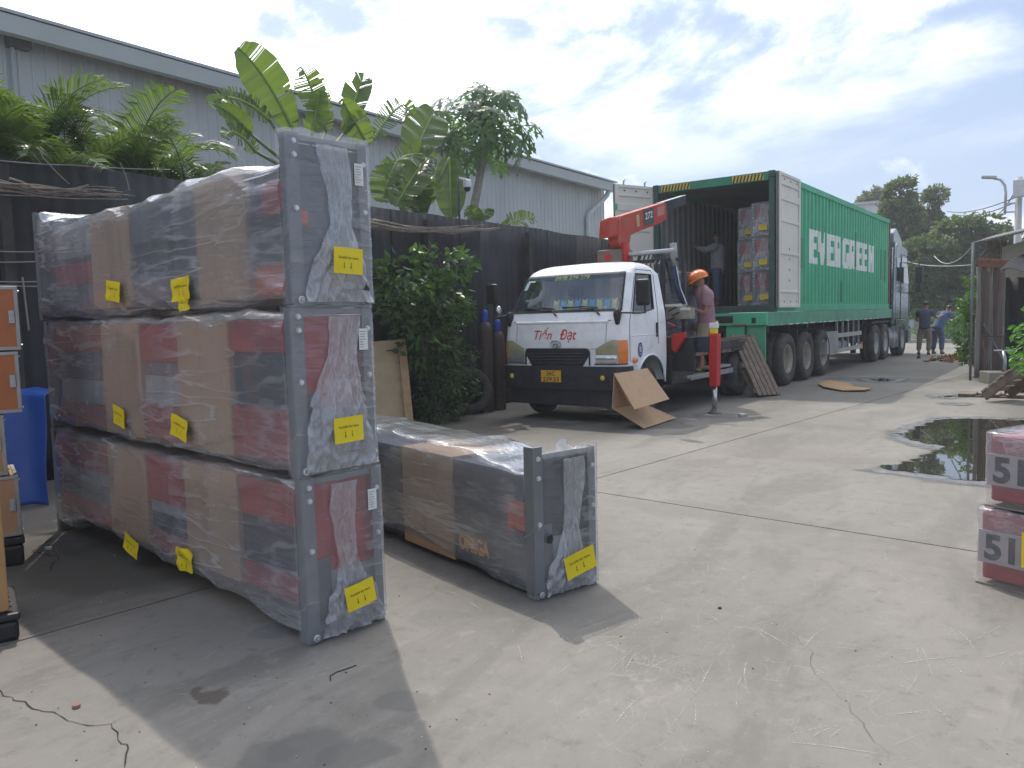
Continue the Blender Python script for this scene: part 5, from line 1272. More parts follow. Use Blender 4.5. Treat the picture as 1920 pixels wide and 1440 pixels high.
for i in range(9):
    x = -.20+i*.117; m_ = cols[i % 2]; r_ = .062
    mb = MB(); mb.lathe([(0, -.04), (r_*.9, -.03), (r_, .03), (r_*.8, .075), (r_*.88, .11), (r_*.55, .155), (0, .165)], 14, 0, Matrix.Translation((x, .30, 1.52)))
    for e in (-1, 1): mb.lathe([(0, 0), (.02, .01), (.012, .04), (0, .05)], 8, 0, Matrix.Translation((x+e*.032, .30, 1.655)))
    mb.build('dash_cushion', m_, truck, smooth=True)
    if i % 2: MB().lathe([(0, 0), (.035, .004), (.03, .02), (0, .03)], 12, 0, Matrix.Translation((x, .243, 1.56)) @ Matrix.Rotation(PI/2, 4, 'X')).build('cushion_patch', cols[2], truck, smooth=True)
# chassis, wheels, tank
mb = MB(); 
for x in (-.38, .38): mb.box(x-.04, x+.04, .45, 5.1, .55, .73)
for y in (1.5, 2.6, 3.7, 5.0): mb.box(-.34, .34, y-.04, y+.04, .58, .70)
mb.build('chassis', M_dark, truck)
def wheel(name, parent, x, y, r, w_, side, rimc, dual=False, n=32):
    Mx = Matrix.Translation((x, y, r)) @ Matrix.Rotation(PI/2*side, 4, 'Y')
    o = MB().lathe(tyre_prof(r, r*.56, w_), n, 0, Mx, True).build(name, M_rubber, parent, smooth=True)
    ri = r*.57
    prof_ = [(ri, w_*.42), (ri*.96, w_*.46), (ri*.92, w_*.30), (ri*.86, -.05), (ri*.60, -.03), (ri*.52, .02), (ri*.30, .03), (ri*.28, w_*.34), (0, w_*.36)] if not dual else [(ri, w_*.42), (ri*.96, w_*.46), (ri*.93, w_*.2), (ri*.90, -w_*.45), (ri*.62, -w_*.40), (ri*.5, -w_*.2), (ri*.34, -w_*.1), (ri*.30, w_*.1), (0, w_*.12)]
    MB().lathe(prof_, n, 0, Mx).build('rim', rimc, o, smooth=True)
    mb = MB()
    for i in range(8):
        a = i*PI/4; zz = .02 if not dual else -w_*.38; mb.lathe([(.016, zz-.03), (.016, zz+.03), (0, zz+.032)], 6, 0, Mx @ Matrix.Translation((ri*.68*math.cos(a), ri*.68*math.sin(a), 0)))
    mb.build('wheel_nuts', M_steel, o); return o
M_rim = pmat('rim_grey', (.28, .26, .23), .6, .2, var=.25, dirt=.4, dcol=(.13, .11, .09))
for s_ in (-1, 1):
    wheel('wheel', truck, s_*.82, .86, .385, .21, s_, M_rim)
    wheel('wheel', truck, s_*.80, 4.45, .385, .40, s_, M_rim, True)
MB().lathe([(0, -.38), (.2, -.38), (.22, -.36), (.22, .36), (.2, .38), (0, .38)], 20, 0, Matrix.Translation((.66, 2.75, .62)) @ Matrix.Rotation(PI/2, 4, 'X')).build('fuel_tank', M_dark, truck, smooth=True)
MB().box(.40, .98, 1.55, 2.35, .42, .86).build('battery_box', M_black, truck, bevel=.02)
for y0, z in ((1.95, .50), (2.9, .58)):
    MB().box(.80, 1.05, y0, y0+.85, z-.02, z+.02).build('step_plate', pmat('dull_alu', (.35, .36, .37), .5, .4, dirt=.4), truck, bevel=.005)
MB().box(.985, 1.0, 2.2, 4.0, .44, .52).build('side_guard', M_steel, truck)
# deck of planks on a steel frame
mb = MB(); mb.box(-1.0, 1.0, 2.15, 2.23, .86, 1.0); mb.box(-1.0, 1.0, 5.05, 5.12, .86, 1.0); mb.box(-1.0, -.94, 2.23, 5.05, .86, 1.0); mb.box(.94, 1.0, 2.23, 5.05, .86, 1.0); mb.build('deck_frame', M_dark, truck)
for i in range(9): MB().box(-.935+i*.208, -.935+i*.208+.2, 2.235, 5.045, .95, .985+.004*(i % 2)).build('deck_plank', M_oldwood, truck)
for y in (2.9, 4.0, 5.0): MB().box(.78, .985, y-.5, y+.02, .80, .855).build('deck_bearer', M_oldwood, truck)
for s_ in (-1, 1): MB().box(s_*.80-.23, s_*.80+.23, 3.95, 4.95, .815, .85).build('mudguard', M_black, truck, bevel=.02)
mb = MB()
for x in (-.85, -.2, .55, .9): mb.box(x-.03, x+.03, 2.16, 2.22, 1.0, 2.30)
for z in (1.6, 2.30): mb.box(-.9, .93, 2.165, 2.215, z-.025, z+.025)
mb.build('headboard', M_dark, truck)
# crane: pedestal, knuckle, boom, rod, controls
ped = MB().box(-.28, .10, 1.60, 2.05, .74, 1.6); ped.box(-.30, .14, 1.62, 2.02, 1.6, 2.48); ped.build('crane_column', M_crbrown, truck, bevel=.03)
MB().box(-.36, -.305, 1.70, 1.95, 2.0, 2.45).build('crane_motor', M_black, truck, bevel=.02)
p = Vector((-.10, 1.612, 2.36)); MB().lathe([(0, .006), (.05, .006), (.055, 0)], 18, 0, Matrix.Translation(p) @ Matrix.Rotation(PI/2, 4, 'X')).build('round_mark', M_legred, truck)
bn = Vector((.93, -.36, 0)); bp = Vector((-5.80, 10.88, 0)); tl = Vector((TX, TY, 0))
def BP(px, py): return AT(px, py, bp, bn)-tl
out = [(1166, 404), (1246, 379), (1250, 383), (1250, 411), (1240, 418), (1184, 439), (1180, 462), (1168, 470), (1160, 450), (1160, 422)]
MB().prism([BP(*q) for q in out], -bn*.26).build('crane_boom', M_crane, truck, bevel=.012)
q0 = BP(1160, 424); kn = [(1141, 413), (1166, 404), (1161, 440), (1134, 441)]
kp = [BP(1163, 412), BP(1163, 441)]
MB().prism([BP(1163, 405)-bn*.02, BP(1163, 443)-bn*.02, BP(1163, 443)-bn*.30-Vector((0, .0, 0)), BP(1163, 408)-bn*.26], Vector((-.06, -.20, -.02))).build('crane_knuckle', M_crane, truck, bevel=.03)
dirb = Vector((.36, .93, 0)); e0 = BP(1246, 388); e1 = BP(1291, 374)
MB().bar(e0-bn*.13, e1-bn*.13, .15, .14).build('boom_extension', M_dark, truck)
MB().bar(e0-bn*.13+Vector((0, 0, .078)), e1-bn*.13+Vector((0, 0, .078)), .15, .012).build('boom_extension_top', M_steel, truck)  # brighter strip along the upper edge of the dark extension
MB().tube([BP(1180, 442)-bn*.1, BP(1238, 414)-bn*.1], .022, 8).build('hydraulic_ram', M_chrome, truck)
MB().lathe([(0, .17), (.06, .17), (.065, -.12), (0, -.12)], 14, 0, Matrix.Translation((.16, 1.72, 2.40))).build('red_valve', M_legred, truck, smooth=True)
mb = MB()
P4 = [BP(1206, 394)+bn*.004, BP(1224, 388)+bn*.004, BP(1226, 418)+bn*.004, BP(1208, 425)+bn*.004]
lb = MB().prism(P4, bn*.003).build('boom_label', pmat('label_dark', (.05, .07, .08), .4), truck)
r_ = (P4[1]-P4[0]).normalized(); mb = MB(); c_ = sum(P4, Vector())/4+bn*.006
text_on(mb, '272', c_+Vector((0, 0, .02)), r_, (0, 0, 1), .10, .16, 0, .02); mb.build('print', M_paper, lb)
MB().prism([BP(1232, 389)+bn*.004, BP(1245, 385)+bn*.004, BP(1245, 402)+bn*.004, BP(1232, 406)+bn*.004], bn*.003).build('boom_label', pmat('label_pink', (.48, .22, .2), .5), truck)
MB().prism([BP(1192, 404)+bn*.004, BP(1198, 402)+bn*.004, BP(1199, 424)+bn*.004, BP(1194, 426)+bn*.004], bn*.003).build('boom_label', pmat('label_tan', (.50, .36, .2), .5), truck)
for i in range(6):
    x = .40+i*.07; MB().tube([(x, 1.75, 2.36), (x+.02, 1.6, 2.2), (x+.05, 1.72, 1.5), (x, 1.8, 1.1)], .014, 6).build('hydraulic_hose', M_black, truck)
MB().tube([(-.1, 1.75, 2.42), (.3, 1.72, 2.39), (.93, 1.75, 2.40)], .035, 8).build('cross_pipe', M_steel, truck, smooth=True)
# worn hook block and control levers hanging at the corner
hk = AY(1262, 478, TY+2.2)-tl
MB().tube([hk+Vector((0, 0, .18)), hk+Vector((.01, 0, 0)), hk+Vector((.03, 0, -.20))], [.055, .06, .045], 10).build('hook_block', pmat('worn_grey', (.36, .36, .34), .6, var=.3, dirt=.5, dcol=(.1, .09, .08), dscale=9), truck, smooth=True)
lv = [AY(1262, 500, TY+2.15)-tl, AY(1270, 540, TY+2.15)-tl, AY(1282, 572, TY+2.15)-tl]
MB().tube(lv, [.05, .045, .035], 10).build('boom_jib', pmat('navy_jib', (.02, .035, .09), .5, var=.2), truck, smooth=True)
MB().tube([p_+Vector((.06, -.02, 0)) for p_ in lv], .012, 6).build('jib_rod', M_chrome, truck)
MB().tube([AY(1250, 490, TY+2.3)-tl, AY(1257, 520, TY+2.3)-tl, AY(1262, 550, TY+2.3)-tl], [.03, .03, .025], 8).build('boom_jib', M_dark, truck)
for px, py, w_, h_ in ((1268, 585, .25, .22), (1290, 588, .14, .16)):
    c = AY(px, py, TY+1.95)-tl; MB().box(c.x-w_/2, c.x+w_/2, c.y-.1, c.y+.1, c.z-h_/2, c.z+h_/2).build('control_box', pmat('control_beige', (.30, .28, .22), .6, var=.2, dirt=.3), truck, bevel=.008)
    MB().box(c.x-w_/2-.012, c.x+w_/2+.012, c.y-.112, c.y-.101, c.z+h_/2-.03, c.z+h_/2+.012).build('control_box_rim', M_paper, truck)
for i, px in enumerate((1254, 1260, 1252)):
    a = AY(px, 583+i*9, TY+1.80)-tl; MB().tube([a, a+Vector((.14, -.05, .05))], .012, 6).build('control_lever', M_black, truck)
a = AY(1252, 605, TY+1.78)-tl; MB().tube([a, a+Vector((.10, -.03, -.04)), a+Vector((.12, -.03, -.06))], [.012, .02, .03], 8).build('control_knob', pmat('knob_pink', (.7, .06, .12), .4), truck, smooth=True)
# outrigger beam and leg (near side), folded one on the far side
MB().box(-1.0, 1.50, 1.70, 1.92, .90, 1.13).build('outrigger_beam', M_navy, truck, bevel=.008)
MB().box(.62, 1.30, 1.60, 1.695, .62, 1.12).build('black_cover', M_black, truck, bevel=.01)
MB().prism([(1.0, 1.5, .95), (1.0, 1.5, 1.17), (1.20, 1.5, 1.20), (1.20, 1.5, 1.12), (1.05, 1.5, .90)], (0, .09, 0)).build('red_bracket', M_legred, truck, bevel=.006)
lx, ly = 1.54, 1.79
leg = MB().prism([(lx-.07, ly-.08, 1.16), (lx+.075, ly-.08, 1.16), (lx+.065, ly-.08, .62), (lx+.058, ly-.08, .40), (lx-.05, ly-.08, .40), (lx-.055, ly-.08, .62)], (0, .16, 0)); leg.build('outrigger_leg', M_legred, truck, bevel=.012)
MB().box(lx-.11, lx-.066, ly-.05, ly+.05, .98, 1.10).build('leg_lug', M_legred, truck, bevel=.008)
MB().tube([(lx, ly, .42), (lx, ly, .05)], .038, 14).build('outrigger_rod', M_chrome, truck, smooth=True)
MB().lathe([(0, .06), (.06, .06), (.065, .03), (.10, .012), (.10, 0), (0, 0)], 18, 0, Matrix.Translation((lx, ly, .0))).build('outrigger_foot', pmat('foot_rust', (.18, .16, .14), .7), truck, smooth=True)
mb = MB().box(lx-.05, lx+.04, ly-.05, ly+.05, 1.165, 1.24); mb.build('leg_cap', M_yellow, truck, bevel=.006)
MB().box(lx-.055, lx+.05, ly-.055, ly+.055, 1.243, 1.32).build('leg_cap', M_paper, truck, bevel=.006)
for s_ in (-1,): MB().box(-1.12, -.96, 1.72, 1.90, .35, 1.16).build('outrigger_leg', M_legred, truck, bevel=.012)
# crate carried on the deck behind the headboard, wrapped in bluish film
bc = thing('wrapped_load', 'bluish wrapped machine standing on the crane truck deck behind the cab', 'load', (TX+.35, TY+2.75, .992))
MB().box(-.55, .38, -.15, .55, 0, 1.12).build('machine_body', pmat('load_blue', (.085, .11, .16), .5, var=.25), bc, bevel=.02)
MB().grid(lambda u, v: Vector((-.56+.95*u, -.175+.015*mnoise.noise((u*6, v*6, 2)), .01+1.13*v)), 24, 24).build('wrap_film', F_tight, bc, smooth=True)
MB().box(-.56, .39, -.17, .56, 1.125, 1.135).build('top_board', M_card, bc)
# ================================================================ GREEN CONTAINER
CX0, CX1, CY0, CY1, CZ0, CZ1 = -7.16, -4.72, 14.84, 25.55, 1.46, 4.06
cont = thing('shipping_container', 'long green shipping container with open rear doors and white lettering on the trailer', 'container', (CX1, CY0, CZ0))
co = Vector((CX1, CY0, CZ0)); ng = (-CX1, -CY0, -CZ0)
M_cwhite = pmat('lettering_white', (.84, .85, .79), .6, var=.06, dirt=.12, dcol=(.3, .4, .33), dscale=2)
M_cpatch = pmat('container_repaint', (.016, .27, .115), .5, var=.08)
M_crust = pmat('container_rust', (.24, .10, .07), .8)
M_cgrime = pmat('container_dark_green', (.035, .085, .07), .6, var=.2, dirt=.3)
M_cin = pmat('container_inside', (.22, .235, .235), .7, var=.12, scale=1, dirt=.3, dcol=(.12, .12, .115))
ty0, ty1 = AX(1519, 460, CX1).y, AX(1641, 480, CX1).y
tz1, tz0 = AX(1519, 428, CX1).z, AX(1519, 493, CX1).z
def glyph(ch, u, v):
    """block capitals of the shipping line, u to the right and v upwards in the unit square"""
    if ch == 'E': return u < .52 or v > .80 or v < .20 or (.42 < v < .60 and u < .88)
    if ch == 'V': t = abs(u-.5)*2; return t <= .34+.70*v and t >= max(0, (v-.28)*.62)
    if ch == 'N': return u < .38 or u > .62 or abs(u-(1-v)) < .20
    if ch == 'R':
        if u < .42: return True
        if v > .46: return (v > .82 or v < .60 or u > .62) and not (u > .92 and (v > .94 or v < .50))
        return .40+(.46-v)*.45 < u < .78+(.46-v)*.5
    if ch == 'G':
        if (u < .10 or u > .90) and (v > .92 or v < .08): return False
        if u < .44: return True
        if v > .80 or v < .20: return True
        return u > .58 and v < .52
    return False
WORD = "EVERGREEN"; cell = (ty1-ty0)/len(WORD)
patches = [(15.0, 16.9, 2.35, 2.95), (AX(1576, 560, CX1).y, AX(1584, 560, CX1).y, 1.66, 2.16), (AX(1652, 500, CX1).y, AX(1655, 500, CX1).y, 2.3, 3.15), (AX(1658, 500, CX1).y, AX(1663, 500, CX1).y, 2.25, 3.15), (AX(1546, 430, CX1).y, AX(1550, 430, CX1).y, tz1+.0, tz1+.28), (AX(1605, 430, CX1).y, AX(1608, 430, CX1).y, tz1-.0, tz1+.22), (20.9, 21.9, 2.55, 2.95)]
def side_mat(y, z):
    if ty0 < y < ty1 and tz0 < z < tz1:
        k = (y-ty0)/cell; i = int(k); f = (k-i)/.93
        if f < 1:
            if glyph(WORD[i], f, (z-tz0)/(tz1-tz0)): return 1
    for a, b, c, d in patches:
        if a < y < b and c < z < d: return 2
    return 0
def corrugated(x, y0, y1, z0, z1, amp, matfn, sgn=1, pitch=.278, zl=None):
    mb = MB(); ys = []; y = y0
    prof_ = ((0, 0), (.11, 0), (.139, 1), (.249, 1))
    k = 0
    pts = []
    while y < y1:
        for d, h in prof_:
            if y+d < y1: pts.append((y+d, h))
        y += pitch
    pts.append((y1, pts[-1][1]))
    fine = []
    for (a, h0), (b, h1) in zip(pts, pts[1:]):
        n = max(1, round((b-a)/.03))
        for i in range(n): fine.append((a+(b-a)*i/n, h0+(h1-h0)*i/n))
    fine.append(pts[-1])
    nz = len(zl)
    for (yy, h) in fine:
        for z in zl: mb.v.append((x-sgn*h*amp, yy, z))
    for i in range(len(fine)-1):
        for j in range(nz-1):
            a = i*nz+j; mb.f.append((a, a+nz, a+nz+1, a+1) if sgn > 0 else (a, a+1, a+nz+1, a+nz)); mb.m.append(matfn((fine[i][0]+fine[i+1][0])/2, (zl[j]+zl[j+1])/2))
    return mb
zl = sorted(set([CZ0+.15, CZ1-.12]+list(np.linspace(tz0, tz1, 22))+[1.66, 2.16, 2.25, 2.3, 2.35, 2.55, 2.95, 3.15, tz1+.22, tz1+.28]))
zl = [z for z in zl if CZ0+.149 <= z <= CZ1-.119]
corrugated(CX1-.02, CY0+.13, CY1-.13, 0, 0, .036, side_mat, 1, .278, zl).build('side_wall', [M_green, M_cwhite, M_cpatch], cont, ng)
corrugated(CX0+.02, CY0+.13, CY1-.13, 0, 0, .036, lambda y, z: 0, -1, .278, [CZ0+.1, CZ1-.1]).build('side_wall', [M_cin], cont, ng)
corrugated(CX1-.105, CY0+.13, CY1-.13, 0, 0, .03, lambda y, z: 0, -1, .278, [CZ0+.1, CZ1-.1]).build('inner_wall', [M_cin], cont, ng)
MB().box(CX0+.02, CX1-.02, CY1-.10, CY1-.02, CZ0+.1, CZ1-.1).build('front_wall', M_cin, cont, ng)
MB().box(CX0+.03, CX1-.03, CY0+.02, CY1-.03, CZ1-.07, CZ1-.03).build('roof', M_cin, cont, ng)
MB().box(CX0+.03, CX1-.03, CY0+.02, CY1-.03, CZ0+.02, CZ0+.13).build('floor', M_oldwood, cont, ng)
mb = MB()
for x0, x1 in ((CX1-.085, CX1), (CX0, CX0+.085)):
    mb.box(x0, x1, CY0+.12, CY1-.12, CZ1-.12, CZ1-.005); mb.box(x0, x1, CY0+.12, CY1-.12, CZ0+.003, CZ0+.15)
mb.build('side_rail', M_green, cont, ng)
for x0, x1 in ((CX1-.105, CX1), (CX0, CX0+.105)):
    MB().box(x0, x1, CY0, CY0+.118, CZ0+.12, CZ1-.12).build('corner_post', M_cgrime, cont, ng, bevel=.01)
    MB().box(x0+.003, x1-.003, CY1-.118, CY1, CZ0+.12, CZ1-.12).build('corner_post', M_cgrime if x0 < -6 else M_crust, cont, ng, bevel=.01)
    for z0, z1 in ((CZ1-.118, CZ1+.006), (CZ0-.004, CZ0+.118)):
        for y0, y1 in ((CY0-.01, CY0+.165), (CY1-.165, CY1+.01)):
            e = .006; MB().box(x0-e, x1+e, y0, y1, z0, z1).build('corner_casting', M_cgrime, cont, ng, bevel=.012)
hd = MB().box(CX0+.11, CX1-.11, CY0+.004, CY0+.10, CZ1-.165, CZ1-.004).build('door_header', pmat('header_green', (.035, .24, .13), .6, var=.15, dirt=.35, dcol=(.06, .12, .09), dscale=3), cont, ng, bevel=.008)
MB().box(CX0+.11, CX1-.11, CY0+.004, CY0+.12, CZ0+.003, CZ0+.125).build('door_sill', M_cgrime, cont, ng, bevel=.008)
M_haz = pmat('hazard_yellow', (.66, .48, .04), .6)
for xc in (CX0+.48, CX1-.50):
    MB().box(xc-.30, xc+.30, CY0+.001, CY0+.0032, CZ1-.145, CZ1-.025).build('hazard_strip', M_haz, hd)
    mb = MB()
    for i in range(9):
        x = xc-.29+i*.066; mb.add([(x, CY0-.001, CZ1-.149), (x+.03, CY0-.001, CZ1-.149), (x+.062, CY0-.001, CZ1-.031), (x+.032, CY0-.001, CZ1-.031)], [(0, 1, 2, 3)])
    mb.build('hazard_bars', M_ink, hd)
# doors: a flat leaf with a frame, pressed recesses and gasket
def door_leaf(w_, h, left):
    t_ = bpy.data.objects.new('door', None); COL.objects.link(t_); t_.parent = cont
    MB().box(0, w_, 0, .045, 0, h).build('leaf', M_doorw, t_)
    mb = MB(); f = .09
    mb.box(0, f, -.022, -.002, 0, h); mb.box(w_-f, w_, -.022, -.002, 0, h); mb.box(f+.001, w_-f-.001, -.022, -.002, 0, .06)
    mb.box(f+.001, w_-f-.001, -.022, -.002, h-.05, h)
    for z0, z1 in ((.28, .33), (.40*h, .40*h+.06), (.64*h, .64*h+.06), (h-.50, h-.36), (h-.22, h-.18)): mb.box(f+.001, w_-f-.001, -.020, -.002, z0, z1)
    mb.build('door_frame', M_doorw, t_, bevel=.006)
    mb = MB(); mb.box(-.006, 0, .0, .04, 0, h); mb.box(w_, w_+.008, -.01, .04, 0, h); mb.box(0, w_, -.01, .04, h, h+.008); mb.build('gasket', pmat('gasket_grey', (.16, .16, .15), .7), t_)
    mb = MB()
    for z in (.5, .7, .9, 1.1): mb.box(w_*.48, w_*.48+.03, -.006, -.001, z, z+.04)
    for z in (.10, h-.12):
        for x in (.25, .55, .85): mb.box(w_*x-.02, w_*x+.02, -.006, -.001, z, z+.03)
    stuff(mb.build('rivet_mark', pmat('rust_mark', (.16, .12, .10), .9), t_))
    return t_
dh = 2.50
# right leaf, swung right round and laid flat along the side (we see its inner face)
y0, y1 = CY0+.03, AX(1500, 450, CX1+.08).y
r_ = door_leaf(y1-y0, dh, False); r_.location = (CX1+.072-co.x, y0-co.y, .075); r_.rotation_euler = (0, 0, R(90))
mb = MB().box(.18, .32, -.004, -.0005, .98, 1.45); mb.build('notice', M_paper, r_)
# left leaf, standing open to the left
pL = G(1152, 346, CZ1-.03); hinge = Vector((CX0-.03, CY0+.05, 0)); d = Vector((hinge.x-pL.x, hinge.y-pL.y, 0)); wL = min(1.32, d.length)
if d.length > 1.4: d = d.normalized()*1.25; wL = 1.25
l_ = door_leaf(wL, dh, True); l_.location = (hinge.x-d.x-co.x, hinge.y-d.y-co.y, .075); l_.rotation_euler = (0, 0, math.atan2(d.y, d.x))
mb = MB(); 
for f in (.25, .8): mb.tube([(wL*f, .02, dh), (wL*f, .02, dh+.09), (wL*f+.03, .02, dh+.11)], .018, 6)
mb.build('lock_bar_cam', M_steel, l_)
MB().box(-.03, .05, -.028, -.023, dh*.80, dh*.85).build('green_tab', M_green, l_)
MB().tube([(wL*.55, -.03, 1.02), (wL*.58, -.03, 1.10), (wL*.56, -.03, 1.18)], .018, 6).build('door_mark', M_ink, l_)
# crates inside: copies of the wrapped crates
who = [('bottom', 0), ('middle', 1), ('top', 2)]
for ci, (xc, yf, colname) in enumerate(((CX1-.355, CY0+.42, 'right hand column beside the cream door'), (CX1-.82, CY0+.95, 'left hand column, set farther back'))):
    for nm, k in who:
        src = TIERS[0 if k == 0 else 1]
        c_ = copy_tree(src); c_.location = (xc, yf+CL/2*.95, CZ0+.135+k*.655); c_.rotation_euler = (0, 0, R(-90)+R(random.uniform(-.6, .6))); c_.scale = (.95, .98, .855)
        c_['label'] = f'{nm} wrapped crate inside the container, {colname}'; c_['group'] = 'wrapped crates loaded inside the container'

# ================================================================ SEMI-TRAILER
tr = thing('semi_trailer', 'green skeletal semi trailer carrying the container on three rear axles', 'trailer', (CX1, 14.2, 0)); ng = (-CX1, -14.2, 0)
M_trdark = pmat('trailer_dark', (.03, .033, .035), .7, var=.3, dirt=.4, dcol=(.10, .09, .08))
# main beams, side rail with lower lip, rear cross beam
y0, y1 = 14.35, 25.75
MB().box(CX1-.06, CX1+.02, y0+.1, y1, 1.20, 1.455).build('side_rail', M_rail, tr, ng, bevel=.008)
MB().box(CX1-.13, CX1-.0605, y0+.1, y1, 1.20, 1.23).build('rail_lip', M_rail, tr, ng)
MB().box(CX0-.02, CX0+.06, y0+.1, y1, 1.20, 1.455).build('side_rail', M_rail, tr, ng)
MB().box(CX0-.02, CX1+.02, y0-.02, y0+.098, 1.22, 1.452).build('rear_beam', M_green, tr, ng, bevel=.008)
mb = MB(); 
for i in range(22): mb.box(CX1+.0205, CX1+.024, y0+.4+i*.5+random.uniform(-.15, .15), y0+.43+i*.5+random.uniform(-.1, .25), 1.203, 1.225)
mb.build('chipped_paint', M_paper, tr, ng)
mb = MB().box(CX1-1.1, CX1-.6, y0-.024, y0-.0205, 1.27, 1.40); mb.box(CX1-.25, CX1-.17, y0-.024, y0-.0205, 1.26, 1.36); mb.build('beam_socket', M_black, tr, ng)
MB().box(CX1-.62, CX1-.35, y0-.026, y0-.0205, 1.225, 1.245).build('tail_reflector', M_red, tr, ng)
for x in (-6.5, -5.45): MB().box(x-.09, x+.09, y0+.1, y1-.2, .80, 1.2).build('main_beam', M_trdark, tr, ng)
for i in range(9): MB().box(CX0+.062, CX1-.132, y0+.5+i*1.3, y0+.6+i*1.3, 1.06, 1.19).build('cross_member', M_trdark, tr, ng)
MB().box(CX1-.36, CX1-.02, y0+.04, y0+.10, .34, 1.215).build('rear_post', M_rail, tr, ng, bevel=.008)
MB().box(CX0+.1, CX0+.4, y0+.04, y0+.10, .34, 1.215).build('rear_post', M_rail, tr, ng, bevel=.008)
MB().box(CX0+.2, CX1-.38, y0+.03, y0+.09, .50, .62).build('bumper_bar', M_rail, tr, ng, bevel=.008)
MB().box(CX1-.75, CX1-.40, y0+.02, y0+.08, 1.0, 1.218).build('beam_bracket', M_green, tr, ng)
M_rimt = pmat('rim_dusty', (.40, .36, .31), .75, .1, var=.2, dirt=.5, dcol=(.20, .17, .14))
for y in (15.84, 17.15, 18.46):
    wheel('wheel', tr, CX1-.20-CX1, y-14.2, .52, .36, 1, M_rimt, True); wheel('wheel', tr, CX0+.20-CX1, y-14.2, .52, .36, -1, M_rimt, True)
    MB().tube([(CX0+.3, y, .52), (CX1-.3, y, .52)], .09, 10).build('axle', M_trdark, tr, ng)
MB().box(CX1-.36, CX1-.03, 16.40, 16.43, .5, 1.18).build('mudflap', M_black, tr, ng)
# toolbox and side guard
gz = AX(1560, 650, CX1)
a, b = AX(1551, 640, CX1-.02).y, AX(1572, 640, CX1-.02).y
MB().box(CX1-.5, CX1-.02, a, b, AX(1560, 664, CX1).z, AX(1560, 622, CX1).z).build('toolbox', pmat('toolbox_grey', (.36, .355, .34), .6, dirt=.3), tr, ng, bevel=.01)
c_, d_ = AX(1573, 640, CX1).y, AX(1617, 640, CX1).y
for z0, z1 in ((AX(1575, 633, CX1).z, AX(1575, 625, CX1).z), (AX(1575, 661, CX1).z, AX(1575, 653, CX1).z)): MB().box(CX1-.06, CX1-.02, c_, d_, z0, z1).build('side_guard', pmat('guard_cream', (.46, .44, .40), .6, dirt=.25), tr, ng)
zt_ = AX(1575, 625, CX1).z; zb_ = AX(1575, 661, CX1).z
for i in range(5): y = c_+.1+(d_-c_-.2)*i/4; MB().box(CX1-.10, CX1-.062, y-.03, y+.03, zb_, 1.2).build('guard_post', M_steel, tr, ng)
MB().box(CX1-.062, CX1-.015, d_+.003, d_+.10, zb_-.02, zb_+.16).build('marker_lamp', M_amber, tr, ng, bevel=.006)
MB().tube([(CX1-.4, 20.4, .55), (CX1-.4, 21.6, .55)], .16, 14).build('air_tank', M_steel, tr, ng, smooth=True)
for x in (CX1-.35, CX0+.35): MB().box(x-.06, x+.06, 22.55, 22.68, .30, 1.2).build('landing_leg', M_trdark, tr, ng)

# ================================================================ TRACTOR UNIT
tu = thing('tractor_unit', 'dark green tractor unit coupled to the front of the container trailer', 'truck', (CX1, 26.5, 0)); ng = (-CX1, -26.5, 0)
M_tg = pmat('tractor_green', (.03, .085, .08), .3, var=.1, coat=.5, dirt=.1)
M_tw = pmat('tractor_silver', (.11, .17, .18), .3, var=.08, coat=.4)
M_tdk = pmat('tractor_dark', (.02, .025, .03), .5)
X1 = CX1+.06; X0 = CX0-.06
# cab with raked front
def pris_x(pts, x0, x1): return MB().prism([(x0, y, z) for y, z in pts], (x1-x0, 0, 0))
pris_x([(26.05, 1.05), (26.05, 3.30), (26.4, 3.45), (27.9, 3.35), (28.35, 2.35), (28.5, 1.5), (28.5, .75), (27.8, .75), (27.5, 1.15), (26.2, 1.15)], X0, X1).build('cab', M_tg, tu, ng, bevel=.06)
pris_x([(26.0, 3.0), (26.0, 3.72), (26.5, 3.9), (27.4, 3.55), (27.6, 3.46), (26.5, 3.2)], X0+.1, X1-.06).build('roof_fairing', M_tw, tu, ng, bevel=.05)
MB().prism([(X1, 25.75, 1.2), (X1, 26.045, 1.2), (X1, 26.045, 3.4), (X1, 25.9, 3.45)], (-.05, 0, 0)).build('side_fairing', M_tw, tu, ng, bevel=.01)
pris_x([(26.9, 2.25), (26.95, 3.05), (27.8, 3.05), (28.15, 2.25)], X1+.001, X1+.012).build('side_window', glassmat('tractor_glass', (.10, .14, .16), 1.4, (.03, .05, .06), .6), tu, ng)
pris_x([(26.20, 2.3), (26.20, 3.0), (26.75, 3.0), (26.75, 2.3)], X1+.001, X1+.010).build('sleeper_window', glassmat('tractor_glass', (.1, .14, .16)), tu, ng)
MB().add([(X0+.15, 27.98, 3.26), (X1-.15, 27.98, 3.26), (X1-.12, 28.40, 2.36), (X0+.12, 28.40, 2.36)], [(0, 1, 2, 3)]).build('windscreen', M_tdk, tu, ng)
mb = MB(); mb.tube([(X1+.004, y, z) for y, z in ((26.85, 1.15), (26.85, 3.12), (27.85, 3.12), (28.25, 2.2), (28.3, 1.2))], .012, 5); mb.build('door_seam', M_tdk, tu, ng)
MB().box(X0-.02, X1+.02, 28.2, 28.62, .35, .95).build('bumper', M_tw, tu, ng, bevel=.05)
MB().box(X1-.03, X1+.03, 26.1, 27.5, .92, 1.14).build('wheel_fender', M_tg, tu, ng, bevel=.02)
MB().tube([(X1, 28.1, 2.9), (X1+.28, 28.25, 2.95), (X1+.30, 28.25, 2.0), (X1, 28.2, 1.95)], .02, 6).build('mirror_arm', M_tdk, tu, ng)
